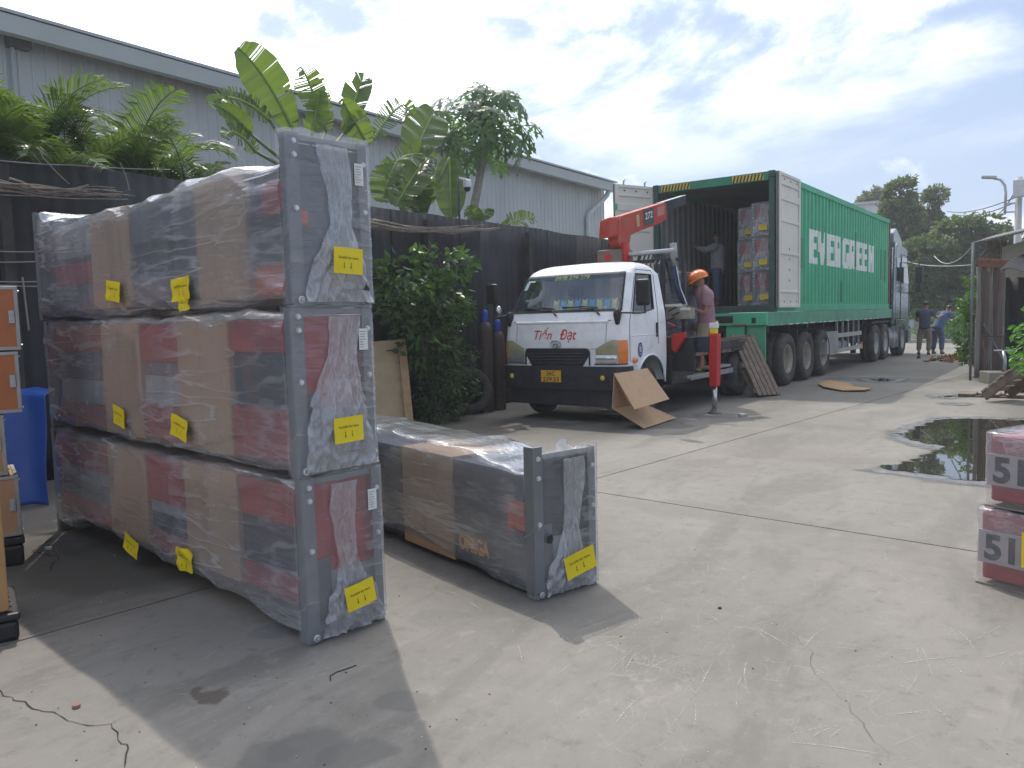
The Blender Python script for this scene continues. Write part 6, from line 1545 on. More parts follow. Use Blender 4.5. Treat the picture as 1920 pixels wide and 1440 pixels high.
MB().box(X1+.18, X1+.40, 28.18, 28.32, 2.25, 2.80).build('mirror', M_tdk, tu, ng, bevel=.03)
MB().box(X1+.18, X1+.36, 28.18, 28.30, 1.98, 2.20).build('mirror', M_tdk, tu, ng, bevel=.03)
MB().tube([(X1-.05, 25.95, 1.0), (X1-.05, 25.95, 3.3)], .05, 10).build('exhaust_stack', M_chrome, tu, ng, smooth=True)
for y in (23.75, 25.0): 
    wheel('wheel', tu, CX1-.16-CX1, y-26.5, .52, .36, 1, pmat('rim_pale', (.5, .51, .52), .45, .3), True, 28); wheel('wheel', tu, CX0+.16-CX1, y-26.5, .52, .36, -1, M_rimt, True, 28)
wheel('wheel', tu, CX1-.06-CX1, 27.15-26.5, .52, .32, 1, pmat('rim_pale', (.5, .51, .52), .45, .3), False, 28); wheel('wheel', tu, CX0+.06-CX1, 27.15-26.5, .52, .32, -1, M_rimt, False, 28)
for x in (-6.35, -5.55): MB().box(x-.06, x+.06, 23.2, 28.3, .62, .80).build('frame_rail', M_trdark, tu, ng)
mb = MB(); mb.tube([(CX1-.22, 25.72, .62), (CX1-.22, 26.45, .62)], .30, 18); mb.build('fuel_tank', pmat('tank_alu', (.42, .43, .43), .35, .5), tu, ng, smooth=True)
for y in (25.80, 26.35): MB().box(CX1-.0, CX1+.09, y, y+.06, .30, .96).build('tank_strap', M_steel, tu, ng)
MB().box(CX1-.34, CX1+.0, 23.2, 25.6, 1.08, 1.12).build('mudguard', M_trdark, tu, ng)

# ================================================================ PALLET LEANING ON THE TRUCK BED, FLAT CARDBOARD
a = G(1463, 742); b2 = G(1400, 748); topR = AT(1410, 629, (-4.9, 13.3, 0), (-.1, -1, 0)); 
lp = thing('leaning_pallet', 'weathered slatted wooden pallet leaning against the end of the truck deck', 'pallet', tuple(a))
base = Vector((-4.50, 13.25, 0)); up = (Vector((-5.12, 13.85, 1.06))-base); Lp = up.length; up.normalize()
sdp = Vector((.62, -.35, 0)); 
bR = G(1464, 741); bL = G(1408, 748); tR = AT(1412, 630, bR+Vector((-.45, .30, 0)), (.3, -1, 0)); dirR = (tR-bR)
wv = Vector((bL.x-bR.x, bL.y-bR.y, 0)); wv = wv.normalized()*.62
upn = dirR.normalized(); nn = wv.cross(upn).normalized(); wv = upn.cross(nn).normalized()*-1
if wv.dot(Vector((bL.x-bR.x, bL.y-bR.y, 0))) < 0: wv = -wv
Mx = Matrix(((*wv, 0), (*upn, 0), (*(wv.cross(upn)), 0), (0, 0, 0, 1))).transposed()
Lp = dirR.length
for i in range(5): MB().box(i*.125, i*.125+.10, .0, Lp, -.012, .012).build('slat', M_oldwood, lp, bevel=.003).matrix_local = Mx
for f in (.08, .5, .92): MB().box(-.02, .64, Lp*f-.045, Lp*f+.045, .0125, .10).build('bearer', M_oldwood, lp, bevel=.003).matrix_local = Mx
for i in (0, 2, 4): MB().box(i*.125, i*.125+.10, .0, Lp, .1005, .12).build('slat', M_oldwood, lp, bevel=.003).matrix_local = Mx
lp.location = bR+Vector((0, 0, .012))
# loose boards along the truck deck edge
for i, (p0_, p1_, lb) in enumerate((((1352, 636), (1410, 628), 'top loose board lying across the truck deck end'), ((1352, 644), (1402, 637), 'lower loose board lying across the truck deck end'))):
    a = AY(*p0_, 13.4); b = AY(*p1_, 13.5); o = MB().bar((0, 0, 0), b-a, .10, .03).build('loose_board', M_oldwood, None, tuple(a), bevel=.003); tag(o, lb, 'board')
fc = G(1580, 728); 
o = MB().prism([tuple(G(px, py)-fc+Vector((0, 0, z))) for px, py, z in ((1533, 722, .02), (1556, 718, .05), (1592, 721, .02), (1600, 726, .01), (1634, 731, .02), (1622, 735, .03), (1580, 735, .02), (1545, 729, .03))], (0, 0, .012)).build('flattened_carton', pmat('card_brown', (.42, .26, .13), .85, var=.15), None, tuple(fc))  # even brown cardboard colour of the carton itself
tag(o, 'flattened cardboard carton lying in the trailer shade on the concrete', 'cardboard')
# ================================================================ RIGHT SIDE: rusty sheet fence, shed, ramp
M_rsheet = [pmat('rust_sheet_a', (.30, .27, .24), .8, var=.2, scale=3, stretch=(1, 1, .2), dirt=.75, dcol=(.075, .05, .04), dscale=3.0), pmat('rust_sheet_b', (.15, .12, .105), .85, var=.3, scale=3, stretch=(1, 1, .2), dirt=.7, dcol=(.05, .035, .03), dscale=2.5), pmat('rust_sheet_c', (.24, .18, .15), .85, var=.25, scale=3, stretch=(1, 1, .2), dirt=.7, dcol=(.10, .05, .03), dscale=3)]
M_rust = pmat('rust_rail', (.24, .10, .06), .85, var=.3, scale=12)
g0 = G(1826, 713); zt = AT(1826, 494, g0, (g0.x, g0.y, 0)).z
far = None
for t_ in np.linspace(.2, 8, 200):
    q = g0+Vector((.28, .96, 0))*t_; d = q-EYE; d.z = zt-CAM_H
    px = 960+CAM_F*d.dot(_r)/d.dot(_f)
    if px > 1884: far = q; break
far = far or g0+Vector((1, 4, 0))
fd = (far-g0).normalized(); fl = (far-g0).length
sf = thing('sheet_fence', 'rusty upright metal sheet fence with gate post at the right of the lane', 'fence', tuple(g0)); n = 7
for i in range(n):
    x0, x1 = fl*i/n, fl*(i+1)/n; pr = []
    def fn(u, v, x0=x0, x1=x1, i=i):
        x = x0+(x1-x0)*u; z = .05+v*(zt-.12+.10*math.sin(i*2.1)); o_ = .02*math.sin(u*PI*4)+.03*mnoise.noise((x*2, v*2, i)); q = fd*x+Vector((fd.y, -fd.x, 0))*(o_+.012*(i % 2)); return (q.x, q.y, z)
    MB().grid(fn, 16, 6).build('metal_sheet', M_rsheet[i % 3], sf, smooth=True, solid=.006)
q = Vector((fd.y, -fd.x, 0))*.06
MB().bar(q+Vector((0, 0, zt-.02)), fd*fl+q+Vector((0, 0, zt-.02)), .05, .10).build('top_rail', M_rust, sf)
for i in range(9):
    c = fd*(fl*(i+.5)/9)+q; MB().cbox((c.x, c.y, zt+.06), (.09, .09, .07)).build('rail_block', M_rust, sf, bevel=.01)
pt_ = AT(1823, 455, g0, (g0.x, g0.y, 0)).z
MB().tube([(-.06, -.05, 0), (-.06, -.05, pt_)], .024, 10).build('gate_post', pmat('post_dull', (.17, .175, .175), .7, dirt=.4), sf, smooth=True)
MB().tube([fd*.2+q*1.4+Vector((0, 0, 1.1)), fd*(fl*.9)+q*2+Vector((0, 0, .2))], .02, 6).build('diagonal_brace', M_steel, sf)

# shed behind the sheets
SY_ = 20.5
sh = thing('open_shed', 'low open shed with corrugated roof and beige upper wall behind the rusty sheets', 'shed', (AY(1880, 600, SY_).x, SY_, 0)); so_ = Vector(sh.location)
ra, rb = AY(1822, 457, SY_-.8), AY(1990, 418, SY_-.8); rc_ = AY(1845, 452, SY_+5); 
mb = MB()
def roof(u, v):
    p = ra.lerp(rb, u); return p+Vector((0, 5.5*v, .0+.55*v+.02*math.sin(u*PI*44)))-so_
mb.grid(roof, 176, 2); mb.build('roof_sheet', pmat('roof_rusty', (.20, .19, .18), .7, var=.2, dirt=.4), sh, smooth=True, solid=.012)
a, b = AY(1879, 462, SY_), AY(2010, 436, SY_); z0 = AY(1880, 566, SY_).z
MB().add([(a.x, SY_, z0), (b.x, SY_, z0), (b.x, SY_, b.z+.12), (a.x, SY_, a.z-.02)], [(0, 1, 2, 3)]).build('upper_wall', pmat('beige_ply', (.42, .36, .27), .8, var=.1, scale=2, dirt=.25, dcol=(.28, .23, .17)), sh, tuple(-so_), solid=.04)
MB().add([(ra.x+.4, SY_+4.2, 0), (b.x, SY_+4.2, 0), (b.x, SY_+4.2, 3.1), (ra.x+.4, SY_+4.2, 3.0)], [(0, 1, 2, 3)]).build('back_wall', pmat('shed_dark', (.05, .045, .04), .9, var=.4), sh, tuple(-so_), solid=.05)  # wall coloured near black to stand in for the dark shed interior
for px in (1855, 1868, 1881): 
    x = AY(px, 500, SY_).x; MB().box(x-.05, x+.05, SY_+.06, SY_+.16, 0, AY(px, 452, SY_).z).build('shed_post', M_oldwood, sh, tuple(-so_))
# black awning in front of the shed and clutter under it
aw = thing('black_awning', 'sagging black plastic awning stretched before the shed at the right edge', 'awning', tuple(AY(1880, 505, 17.6))); ao = Vector(aw.location)
def awn(u, v): p = AY(1874, 508, 17.8).lerp(AY(1995, 480, 16.6), u); return p+Vector((.25*v, 2.2*v, .45*v-.10*math.sin(u*PI)+.05*math.sin(u*9+v*4)))-ao
MB().grid(awn, 24, 10).build('sheet', pmat('black_sheeting', (.022, .022, .025), .85, spec=.2), aw, smooth=True, solid=.006)
def hang(u, v): p = AY(1886, 520, 18.6).lerp(AY(1990, 520, 18.0), u); return p+Vector((0, .3*math.sin(u*20)*.2, -2.3*v))-ao
MB().grid(hang, 40, 8).build('hanging_sheet', pmat('dark_sheeting', (.016, .016, .018), .7), aw, smooth=True, solid=.006)
sp = G(1857, 718); st_ = thing('standpipe', 'thin metal standpipe with crossbar standing before the rusty sheets', 'standpipe', (sp.x+.2, sp.y, 0)); zz = AT(1862, 610, sp, (sp.x, sp.y, 0)).z
MB().tube([(0, 0, 0), (0, 0, zz*.99)], .018, 8).build('pipe', M_dark, st_, smooth=True)
MB().tube([(-.35, 0, zz*.82), (.1, .0, zz*.80), (.45, 0, zz*.84)], .012, 6).build('crossbar', M_dark, st_)
MB().tube([(-.16, 0, .62), (.16, 0, .62)], .018, 6).build('tap_handle', M_steel, st_); MB().tube([(0, 0, .60), (.03, -.08, .45), (.03, -.08, .25)], .034, 8).build('tap_body', M_steel, st_, smooth=True)
bk = G(1835, 716); o = MB().box(-.1, .9, -.25, .25, 0, .22).build('concrete_block', pmat('block_grey', (.25, .23, .20), .9, var=.2, dirt=.3), None, (bk.x+.2, bk.y-.2, 0), (0, 0, R(25)), bevel=.015); tag(o, 'long grey concrete block on the ground at the foot of the rusty sheets', 'block')
# slatted ramp
r0, r1 = G(1845, 753), AY(1935, 684, 13.6)
rp = thing('wooden_ramp', 'sloping wooden ramp of short slats on two boards at the right edge', 'ramp', tuple(r0)); d = r1-r0; L = d.length+.8; d.normalize(); side = Vector((-d.y, d.x, 0)).normalized(); nrm = d.cross(side).normalized()
if nrm.z < 0: nrm = -nrm
Mx = Matrix(((*d, 0), (*side, 0), (*nrm, 0), (0, 0, 0, 1))).transposed()
for y in (0, .56): MB().box(0, L, y-.02, y+.02, -.07, .055).build('stringer', M_oldwood, rp, bevel=.004).matrix_local = Mx
M_slat = pmat('pale_slat', (.34, .29, .24), .85, var=.2, dirt=.3)
for i in range(int(L/.15)): MB().box(.02+i*.15, .14+i*.15, -.04, .60, .056, .085).build('slat', M_slat, rp, bevel=.004).matrix_local = Mx
rp.location.z = .08
dk = G(1900, 745); o = MB(); t_ = thing('dark_crate', 'dark open crate on the ground under the wooden ramp', 'crate', (dk.x+.35, dk.y+.6, 0)); MB().box(-.5, .9, -.25, .25, 0, .28).build('crate_body', M_black, t_, bevel=.01)
for i in range(3): MB().box(-.52, .92, -.27+i*.17, -.21+i*.17, .285, .305).build('slat', M_oldwood, t_)
t_ = thing('flat_pallet', 'low dark pallet lying flat on the concrete beside the ramp foot', 'pallet', (dk.x-.15, dk.y-.05, 0))
for i in range(5): MB().box(-.6+i*.33, -.36+i*.33, -.16, .30, .03, .055).build('slat', M_oldwood, t_)
for y in (-.14, .24): MB().box(-.6, 1.0, y, y+.06, 0, .029).build('bearer', M_oldwood, t_)

# climbing vine by the gate post with a heap of dry leaves, bush at the right edge
vg = G(1806, 690)
shrub('pale green vine climbing beside the gate post of the rusty fence', (vg.x+.1, vg.y+1.0, 0), [(*AY(1822, 575, 19)[:], .24, .3, .45), (*AY(1814, 615, 19)[:], .28, .3, .5), (*AY(1818, 650, 19)[:], .26, .3, .35), (*AY(1824, 545, 19.2)[:], .16, .2, .35)], 2200, .085, leafmat('vine_leaf', (.05, .12, .03), (.14, .25, .07), .3), 31, 5, 1.5, 'vine', 'vine')
bg = AY(1948, 620, 13.0)
shrub('bright green leafy bush leaning in at the right edge beside the dark shed', (bg.x, 13.0, 0), [(bg.x, 13.0, bg.z, .33, .4, .30), (bg.x+.1, 13.0, bg.z-.35, .4, .4, .4), (bg.x+.3, 13.1, bg.z+.15, .4, .4, .4)], 1300, .10, leafmat('bush_leaf', (.06, .16, .03), (.14, .30, .06), .35), 32, 4, 2.0, 'bush', 'bush')
def litter():
    mb = MB(); r = random.Random(3); c = G(1800, 676)
    for i in range(420):
        x = c.x+r.gauss(.1, .35); y = c.y+r.gauss(.5, .6); z = max(.01, .45*math.exp(-((x-c.x-.15)**2)/.10-((y-c.y-.6)**2)/.5)*r.random()**.5); s_ = r.uniform(.06, .14); a = Vector((r.gauss(0, 1), r.gauss(0, 1), r.gauss(0, .5))).normalized(); b = a.cross(Vector((r.gauss(0, 1), r.gauss(0, 1), 1))).normalized()
        q = Vector((x, y, z)); mb.add([q-a*s_, q+b*s_*.5+Vector((0, 0, .02)), q+a*s_, q-b*s_*.5], [(0, 1, 2), (0, 2, 3)], r.choice((0, 0, 1)))
    o = mb.build('dry_leaf_heap', [pmat('dry_leaf', (.42, .22, .11), .9, var=.3), pmat('dry_leaf_dark', (.22, .12, .07), .9, var=.3)]); tag(stuff(o), 'heap of brown dry leaves under the vine by the gate post', 'leaf heap')
litter()

# ================================================================ POLE, LAMP, CABLES
PY = 34.0
ub = AY(1904, 600, PY); up_ = thing('utility_pole', 'concrete utility pole with street lamp arm and pale cabinet at the right edge', 'utility pole', (ub.x, PY, 0)); uo = Vector(up_.location)
tz = AY(1904, 338, PY).z
M_pole = pmat('pole_concrete', (.50, .50, .49), .8, var=.08)
MB().tube([(0, 0, 0), (0, 0, tz+.1)], [.13, .11], 12).build('pole', M_pole, up_, smooth=True)
l0 = AY(1884, 402, PY)-uo; l1 = AY(1886, 362, PY)-uo; l2 = AY(1884, 347, PY)-uo; l3 = AY(1876, 337, PY)-uo; l4 = AY(1862, 334, PY)-uo
MB().tube([l0, l1, l2, l3, l4], .045, 8).build('lamp_arm', M_steel, up_, smooth=True)
h0 = AY(1863, 333, PY)-uo; h1 = AY(1840, 332, PY)-uo
mb = MB(); mb.bar(h0+Vector((.1, 0, 0)), h1, .22, .12); mb.build('lamp_head', M_steel, up_, bevel=.04)
for py in (382, 398): MB().tube([AY(1884, py, PY)-uo, Vector((0, 0, AY(1904, py-1, PY).z))], .03, 6).build('lamp_bracket', M_steel, up_)
cbx = AY(1915, 355, PY)-uo; MB().box(cbx.x-.22, cbx.x+.7, -.6, -.2, AY(1910, 372, PY).z, AY(1910, 341, PY).z).build('cabinet', pmat('cabinet_pale', (.56, .58, .58), .5, dirt=.25, dcol=(.25, .2, .18)), up_, bevel=.02)
M_cable = pmat('black_cable', (.04, .04, .045), .6)
for i, (a, b, w_) in enumerate((((1775, 396), (1902, 371), 'upper'), ((1790, 402), (1902, 380), 'middle'), ((1860, 404), (1900, 365), 'steep'))):
    A_ = AY(*a, 60); B_ = AY(*b, PY); cable('overhead_cable', f'{w_} thin overhead cable running from the trees to the utility pole', 'cable', [A_, B_], .022, .25, M_cable, 'overhead cables at the utility pole')
A_ = AY(1750, 480, 30); B_ = AY(1828, 455, 20.2)
cable('overhead_cable', 'pale drooping cable from the shed roof corner towards the trees', 'cable', [AY(1752, 480, 30), B_], .014, .35, pmat('pale_cable', (.4, .42, .4), .6))
cable('overhead_cable', 'thin straight cable behind the shed post in front of the trees', 'cable', [AY(1700, 490, 40), AY(1822, 497, 21)], .014, .1, pmat('pale_cable', (.4, .42, .4), .6))

# ================================================================ FAR TREES
def tree(label, px, pyb, Y, blobs, n, leaf, sd, trunk_r=.22, mat=L_tree):
    b = AY(px, pyb, Y); t_ = thing('tree', label, 'tree', (b.x, Y, 0), 0, 'trees across the far end of the lane'); org = Vector((b.x, Y, 0)); k = CAM_F/((b-EYE).dot(_f))
    B = []
    for (bx, by, rx, rz_) in blobs: p = AY(bx, by, Y); B.append((p.x, p.y+random.uniform(-1, 1), p.z, rx/k, (rx+rz_)*.5/k, rz_/k))
    leaf_cloud(B, int(n*5.6), leaf*.40, mat, 'crown', t_, org, sd, 1.7, .25, .50, .33)
    mb = MB(); tp = Vector((B[0][0], B[0][1], B[0][2]))-org
    mb.tube([(0, 0, 0), Vector((tp.x*.3, tp.y*.3, tp.z*.45)), Vector((tp.x*.8, tp.y*.8, tp.z*.9))], [trunk_r, trunk_r*.75, trunk_r*.35], 8)
    for q in B[1:]:
        e = Vector(q[:3])-org; s0 = Vector((tp.x*.3, tp.y*.3, min(tp.z*.45, e.z*.7))); mb.tube([s0, s0.lerp(e, .55)+Vector((0, 0, .3)), e], [trunk_r*.5, trunk_r*.32, trunk_r*.12], 6)
    mb.build('trunk', M_bark2, t_, smooth=True); return t_
tree('tall slim tree with uneven crown rising just right of the container, tallest of the group', 1694, 620, 48, [(1690, 372, 26, 30), (1706, 350, 16, 16), (1695, 410, 34, 30), (1680, 395, 20, 24), (1712, 440, 30, 30), (1690, 470, 30, 32)], 3600, .55, 41)
tree('small rounded tree crown standing behind the container end, left of the tallest tree', 1640, 560, 66, [(1634, 366, 16, 16), (1642, 378, 14, 14), (1625, 382, 14, 12), (1640, 395, 18, 14)], 900, .62, 42)
tree('narrow dark tree with a single high tuft right of the tallest tree', 1752, 620, 50, [(1754, 370, 20, 18), (1760, 358, 12, 10), (1742, 395, 18, 18), (1735, 425, 36, 26), (1728, 458, 30, 22)], 2200, .5, 43)
tree('wide low spreading tree filling the space behind the gate post', 1800, 620, 44, [(1810, 440, 50, 30), (1850, 425, 34, 20), (1775, 455, 36, 28), (1870, 445, 26, 22), (1825, 475, 60, 34), (1770, 500, 46, 36), (1815, 520, 50, 34), (1895, 470, 30, 30)], 6000, .50, 44)
tree('dense dark tree behind the tractor and the two men', 1740, 640, 42, [(1738, 500, 36, 40), (1720, 470, 22, 28), (1765, 535, 36, 36), (1730, 545, 30, 36), (1790, 560, 36, 30), (1755, 580, 50, 24), (1770, 470, 24, 24)], 5200, .46, 45)
tree('dark tree filling the gap under the wide tree near the gate post', 1800, 640, 46, [(1805, 545, 46, 34), (1790, 510, 30, 28), (1780, 575, 44, 22), (1840, 540, 40, 50), (1720, 520, 30, 40)], 4200, .5, 46)
def verge():
    blobs = []; a = AY(1745, 640, 38); b = AY(1975, 640, 38)
    for i in range(9): f = i/8; blobs.append((a.x+(b.x-a.x)*f, 38.6+random.uniform(-.4, .4), .45+.25*random.random(), .85, .8, .55))
    o = leaf_cloud(blobs, 6000, .17, leafmat('verge_leaf', (.06, .13, .04), (.14, .24, .08), .3), 'verge_grass', None, Vector(), 51, 3.0, -.9); tag(stuff(o), 'rough green verge growing along the far edge of the lane', 'verge')
verge()
kb = struct(MB().box(-40, 25, 37.0, 37.25, .004, .14).build('kerb', pmat('kerb_concrete', (.36, .35, .33), .9, var=.15)))

# ================================================================ PEOPLE
M_skin = pmat('skin', (.30, .155, .095), .55, var=.08); M_skind = pmat('skin_dark', (.20, .10, .065), .55, var=.08)
M_hair = pmat('black_hair', (.012, .011, .011), .55)
def skin_mesh(name, joints, edges, mat, parent, sub=2, root=0):
    keys = list(joints); idx = {k: i for i, k in enumerate(keys)}
    me = bpy.data.meshes.new(name); me.from_pydata([joints[k][0] for k in keys], [(idx[a], idx[b]) for a, b in edges], [])
    o = bpy.data.objects.new(name, me); COL.objects.link(o); m = o.modifiers.new('skin', 'SKIN'); m.use_smooth_shade = True; m.branch_smoothing = .35
    for k in keys:
        r_ = joints[k][1]; v = me.skin_vertices[0].data[idx[k]]; v.radius = r_ if isinstance(r_, tuple) else (r_, r_); v.use_root = idx[k] == root
    s_ = o.modifiers.new('sub', 'SUBSURF'); s_.levels = sub; s_.render_levels = sub
    dg = bpy.context.evaluated_depsgraph_get(); me2 = bpy.data.meshes.new_from_object(o.evaluated_get(dg)); bpy.data.objects.remove(o); bpy.data.meshes.remove(me)
    me2.materials.clear(); me2.materials.append(mat); me2.polygons.foreach_set('use_smooth', [True]*len(me2.polygons)); return link(name, me2, parent)
V = Vector
def person(label, loc, rz, J, shirt, trousers, shoes, skin=M_skin, long_sleeve=False, shorts=False, hair=True, helmet=None, group=None, cat='person', tail=.12):
    """J: named joints (local metres, facing -y).  The body is one skinned surface; clothes are their own shells."""
    t_ = thing('person', label, cat, loc, rz, group)
    g_ = lambda k: V(J[k])
    body = {'pelvis': (g_('pelvis'), (.13, .10)), 'waist': (g_('waist'), (.12, .09)), 'chest': (g_('chest'), (.145, .10)), 'yoke': (g_('chest').lerp(g_('neckb'), .55), (.12, .085)), 'neckb': (g_('neckb'), (.075, .07)), 'neck': (g_('neck'), .055), 'head0': (g_('head0'), (.075, .085)), 'head1': (g_('head1'), (.078, .095)), 'head2': (g_('head2'), (.055, .07))}
    ed = [('pelvis', 'waist'), ('waist', 'chest'), ('chest', 'yoke'), ('yoke', 'neckb'), ('neckb', 'neck'), ('neck', 'head0'), ('head0', 'head1'), ('head1', 'head2')]
    for s_ in 'lr':
        body.update({'sh'+s_: (g_('sh'+s_), .065), 'el'+s_: (g_('el'+s_), .043), 'wr'+s_: (g_('wr'+s_), .029), 'hip'+s_: (g_('hip'+s_), .088), 'kn'+s_: (g_('kn'+s_), .056), 'an'+s_: (g_('an'+s_), .038), 'heel'+s_: (g_('an'+s_)+V((0, .03, -.055)), .032), 'toe'+s_: (g_('an'+s_)+V(J.get('foot'+s_, (0, -.16, -.06))), .030)})
        ed += [('yoke', 'sh'+s_), ('sh'+s_, 'el'+s_), ('el'+s_, 'wr'+s_), ('pelvis', 'hip'+s_), ('hip'+s_, 'kn'+s_), ('kn'+s_, 'an'+s_), ('an'+s_, 'heel'+s_), ('an'+s_, 'toe'+s_)]
        w_, e_ = g_('wr'+s_), g_('el'+s_); d = (w_-e_).normalized(); sd = d.cross(V((0, 0, 1))); sd = sd.normalized() if sd.length > .05 else V((1, 0, 0)); dn = sd.cross(d)
        palm_ = w_+d*.065; body['palm'+s_] = (palm_, (.036, .018)); ed.append(('wr'+s_, 'palm'+s_))
        for i, (o_, l_) in enumerate(((-.030, .062), (-.010, .075), (.010, .070), (.028, .055))):
            k1, k2 = f'f{i}a{s_}', f'f{i}b{s_}'; b0 = palm_+sd*o_+d*.03; body[k1] = (b0+d*l_*.5, .010); body[k2] = (b0+d*l_*.8-dn*-.03+V((0, 0, -.012)), .008); ed += [('palm'+s_, k1), (k1, k2)]
        k1, k2 = 'ta'+s_, 'tb'+s_; tb = w_+d*.035+sd*(.032 if s_ == 'l' else -.032); body[k1] = (tb, .012); body[k2] = (tb+d*.04+sd*(.018 if s_ == 'l' else -.018), .009); ed += [('wr'+s_, k1), (k1, k2)]
    skin_mesh('body', body, ed, skin, t_)
    # shirt
    sj = {'a': (g_('pelvis')+V((0, 0, -.03-tail*.18)), (.192, .160)), 'b': (g_('waist'), (.178, .145)), 'c': (g_('chest'), (.20, .15)), 'y': (g_('chest').lerp(g_('neckb'), .60), (.175, .135)), 'd': (g_('neckb').lerp(g_('neck'), .25), (.095, .09))}
    se = [('a', 'b'), ('b', 'c'), ('c', 'y'), ('y', 'd')]
    for s_ in 'lr':
        e_ = g_('el'+s_); sl = {'i': (g_('chest').lerp(g_('neckb'), .60).lerp(g_('sh'+s_), .45), .105), 's': (g_('sh'+s_), .104)}; sle = [('i', 's'), ('s', 'e')]
        sl['e'] = (e_ if long_sleeve else g_('sh'+s_).lerp(e_, .70), .076 if long_sleeve else .090)
        if long_sleeve: sl['w'] = (e_.lerp(g_('wr'+s_), .90), .048); sle.append(('e', 'w'))
        skin_mesh('sleeve', sl, sle, shirt, t_)
    skin_mesh('shirt', sj, se, shirt, t_, root=1)
    pj = {'p': (g_('pelvis')+V((0, 0, .03)), (.150, .120))}; pe = []
    for s_ in 'lr':
        pj['h'+s_] = (g_('hip'+s_)-V((0, 0, .05)), .106); k_ = g_('kn'+s_); pj['k'+s_] = (k_ if not shorts else g_('hip'+s_).lerp(k_, .85), .088 if not shorts else .102); pe += [('p', 'h'+s_), ('h'+s_, 'k'+s_)]
        if not shorts: pj['a'+s_] = (g_('kn'+s_).lerp(g_('an'+s_), .93), .072); pe.append(('k'+s_, 'a'+s_))
    skin_mesh('trousers', pj, pe, trousers, t_)
    for s_ in 'lr':
        a = g_('an'+s_); tv = V(J.get('foot'+s_, (0, -.16, -.06))); fj = {'a': (a+V((0, .02, -.015)), .046), 'h': (a+V((0, .035, -.055)), .042), 'm': (a+tv*.55+V((0, 0, -.02)), (.048, .038)), 't': (a+tv*1.05, (.046, .032))}
        skin_mesh('shoe', fj, [('a', 'h'), ('h', 'm'), ('m', 't')], shoes, t_, root=1)
    hc = (g_('head1')); up = (g_('head2')-g_('head0')).normalized(); fw = V(J['face']).normalized(); fw = (fw-up*fw.dot(up)).normalized(); sd = up.cross(fw)
    Mh = Matrix(((*sd, 0), (*fw, 0), (*up, 0), (0, 0, 0, 1))).transposed(); Mh.translation = hc
    # face: nose, eyes, mouth, ears
    mb = MB().add([Mh @ V(p) for p in ((-.014, .088, -.028), (.014, .088, -.028), (0, .112, -.022), (0, .092, .018))], [(0, 1, 2), (0, 2, 3), (1, 3, 2)]); mb.build('nose', skin, t_, smooth=True)
    for e in (-1, 1):
        MB().lathe([(0, .004), (.011, .003), (.013, 0)], 10, 0, Mh @ Matrix.Translation((e*.030, .088, .012)) @ Matrix.Rotation(-PI/2, 4, 'X')).build('eye', M_ink, t_)
        MB().lathe([(0, .012), (.018, .010), (.024, 0), (.015, -.006)], 10, 0, Mh @ Matrix.Translation((e*.080, .0, -.005)) @ Matrix.Rotation(e*PI/2, 4, 'Y')).build('ear', skin, t_, smooth=True)
    MB().box(-.022, .022, .083, .092, -.056, -.050, 0, Mh).build('mouth', pmat('lip', (.22, .07, .06), .5), t_)
    if hair:
        def hr(u, v):
            a = u*2*PI; el = -.35+v*(PI/2+.35); fx = math.sin(a)
            lift = .30 if math.cos(a) > .35 else 0
            el = max(el, lift*1.4); r_ = 1.0+.03*mnoise.noise((u*20, v*8, 2))
            return Mh @ V((math.sin(a)*math.cos(el)*.090*r_, math.cos(a)*math.cos(el)*.108*r_-.004, math.sin(el)*.112*r_+.012))
        MB().grid(hr, 28, 12).build('hair', M_hair, t_, smooth=True)
    if helmet:
        mb = MB()
        def hm(u, v):
            a = u*2*PI; el = v*PI/2; rdg = 1+.05*max(0, math.cos(a*2))**10*(1 if math.cos(el) < .95 else 0)
            return Mh @ V((math.sin(a)*math.cos(el)**.8*.128, math.cos(a)*math.cos(el)**.8*.152-.01, .028+math.sin(el)**.9*.135*1.0))
        mb.grid(hm, 36, 12)
        def brim(u, v):
            a = u*2*PI; c = math.cos(a); ext = .012+.055*max(0, c)**1.5; r_ = 1+v*ext/.14
            return Mh @ V((math.sin(a)*.128*r_, c*.152*r_-.01, .028-.02*v*(.4+max(0, c))))
        mb.grid(brim, 40, 2); mb.build('hard_hat', helmet, t_, smooth=True)
        MB().tube([Mh @ V((0, math.cos(x)*.157-.01, .028+math.sin(x)*.140)) for x in np.linspace(.1, PI-.1, 14)], .012, 6).build('hat_ridge', helmet, t_, smooth=True)
    return t_
M_pink = pmat('mauve_shirt', (.34, .19, .225), .9, var=.12, scale=8, bump=.5, bscale=9)
M_khaki = pmat('khaki_cloth', (.30, .255, .17), .9, var=.12, bump=.4, bscale=9)
M_hat = pmat('hat_orange', (.86, .20, .015), .35, coat=.3)
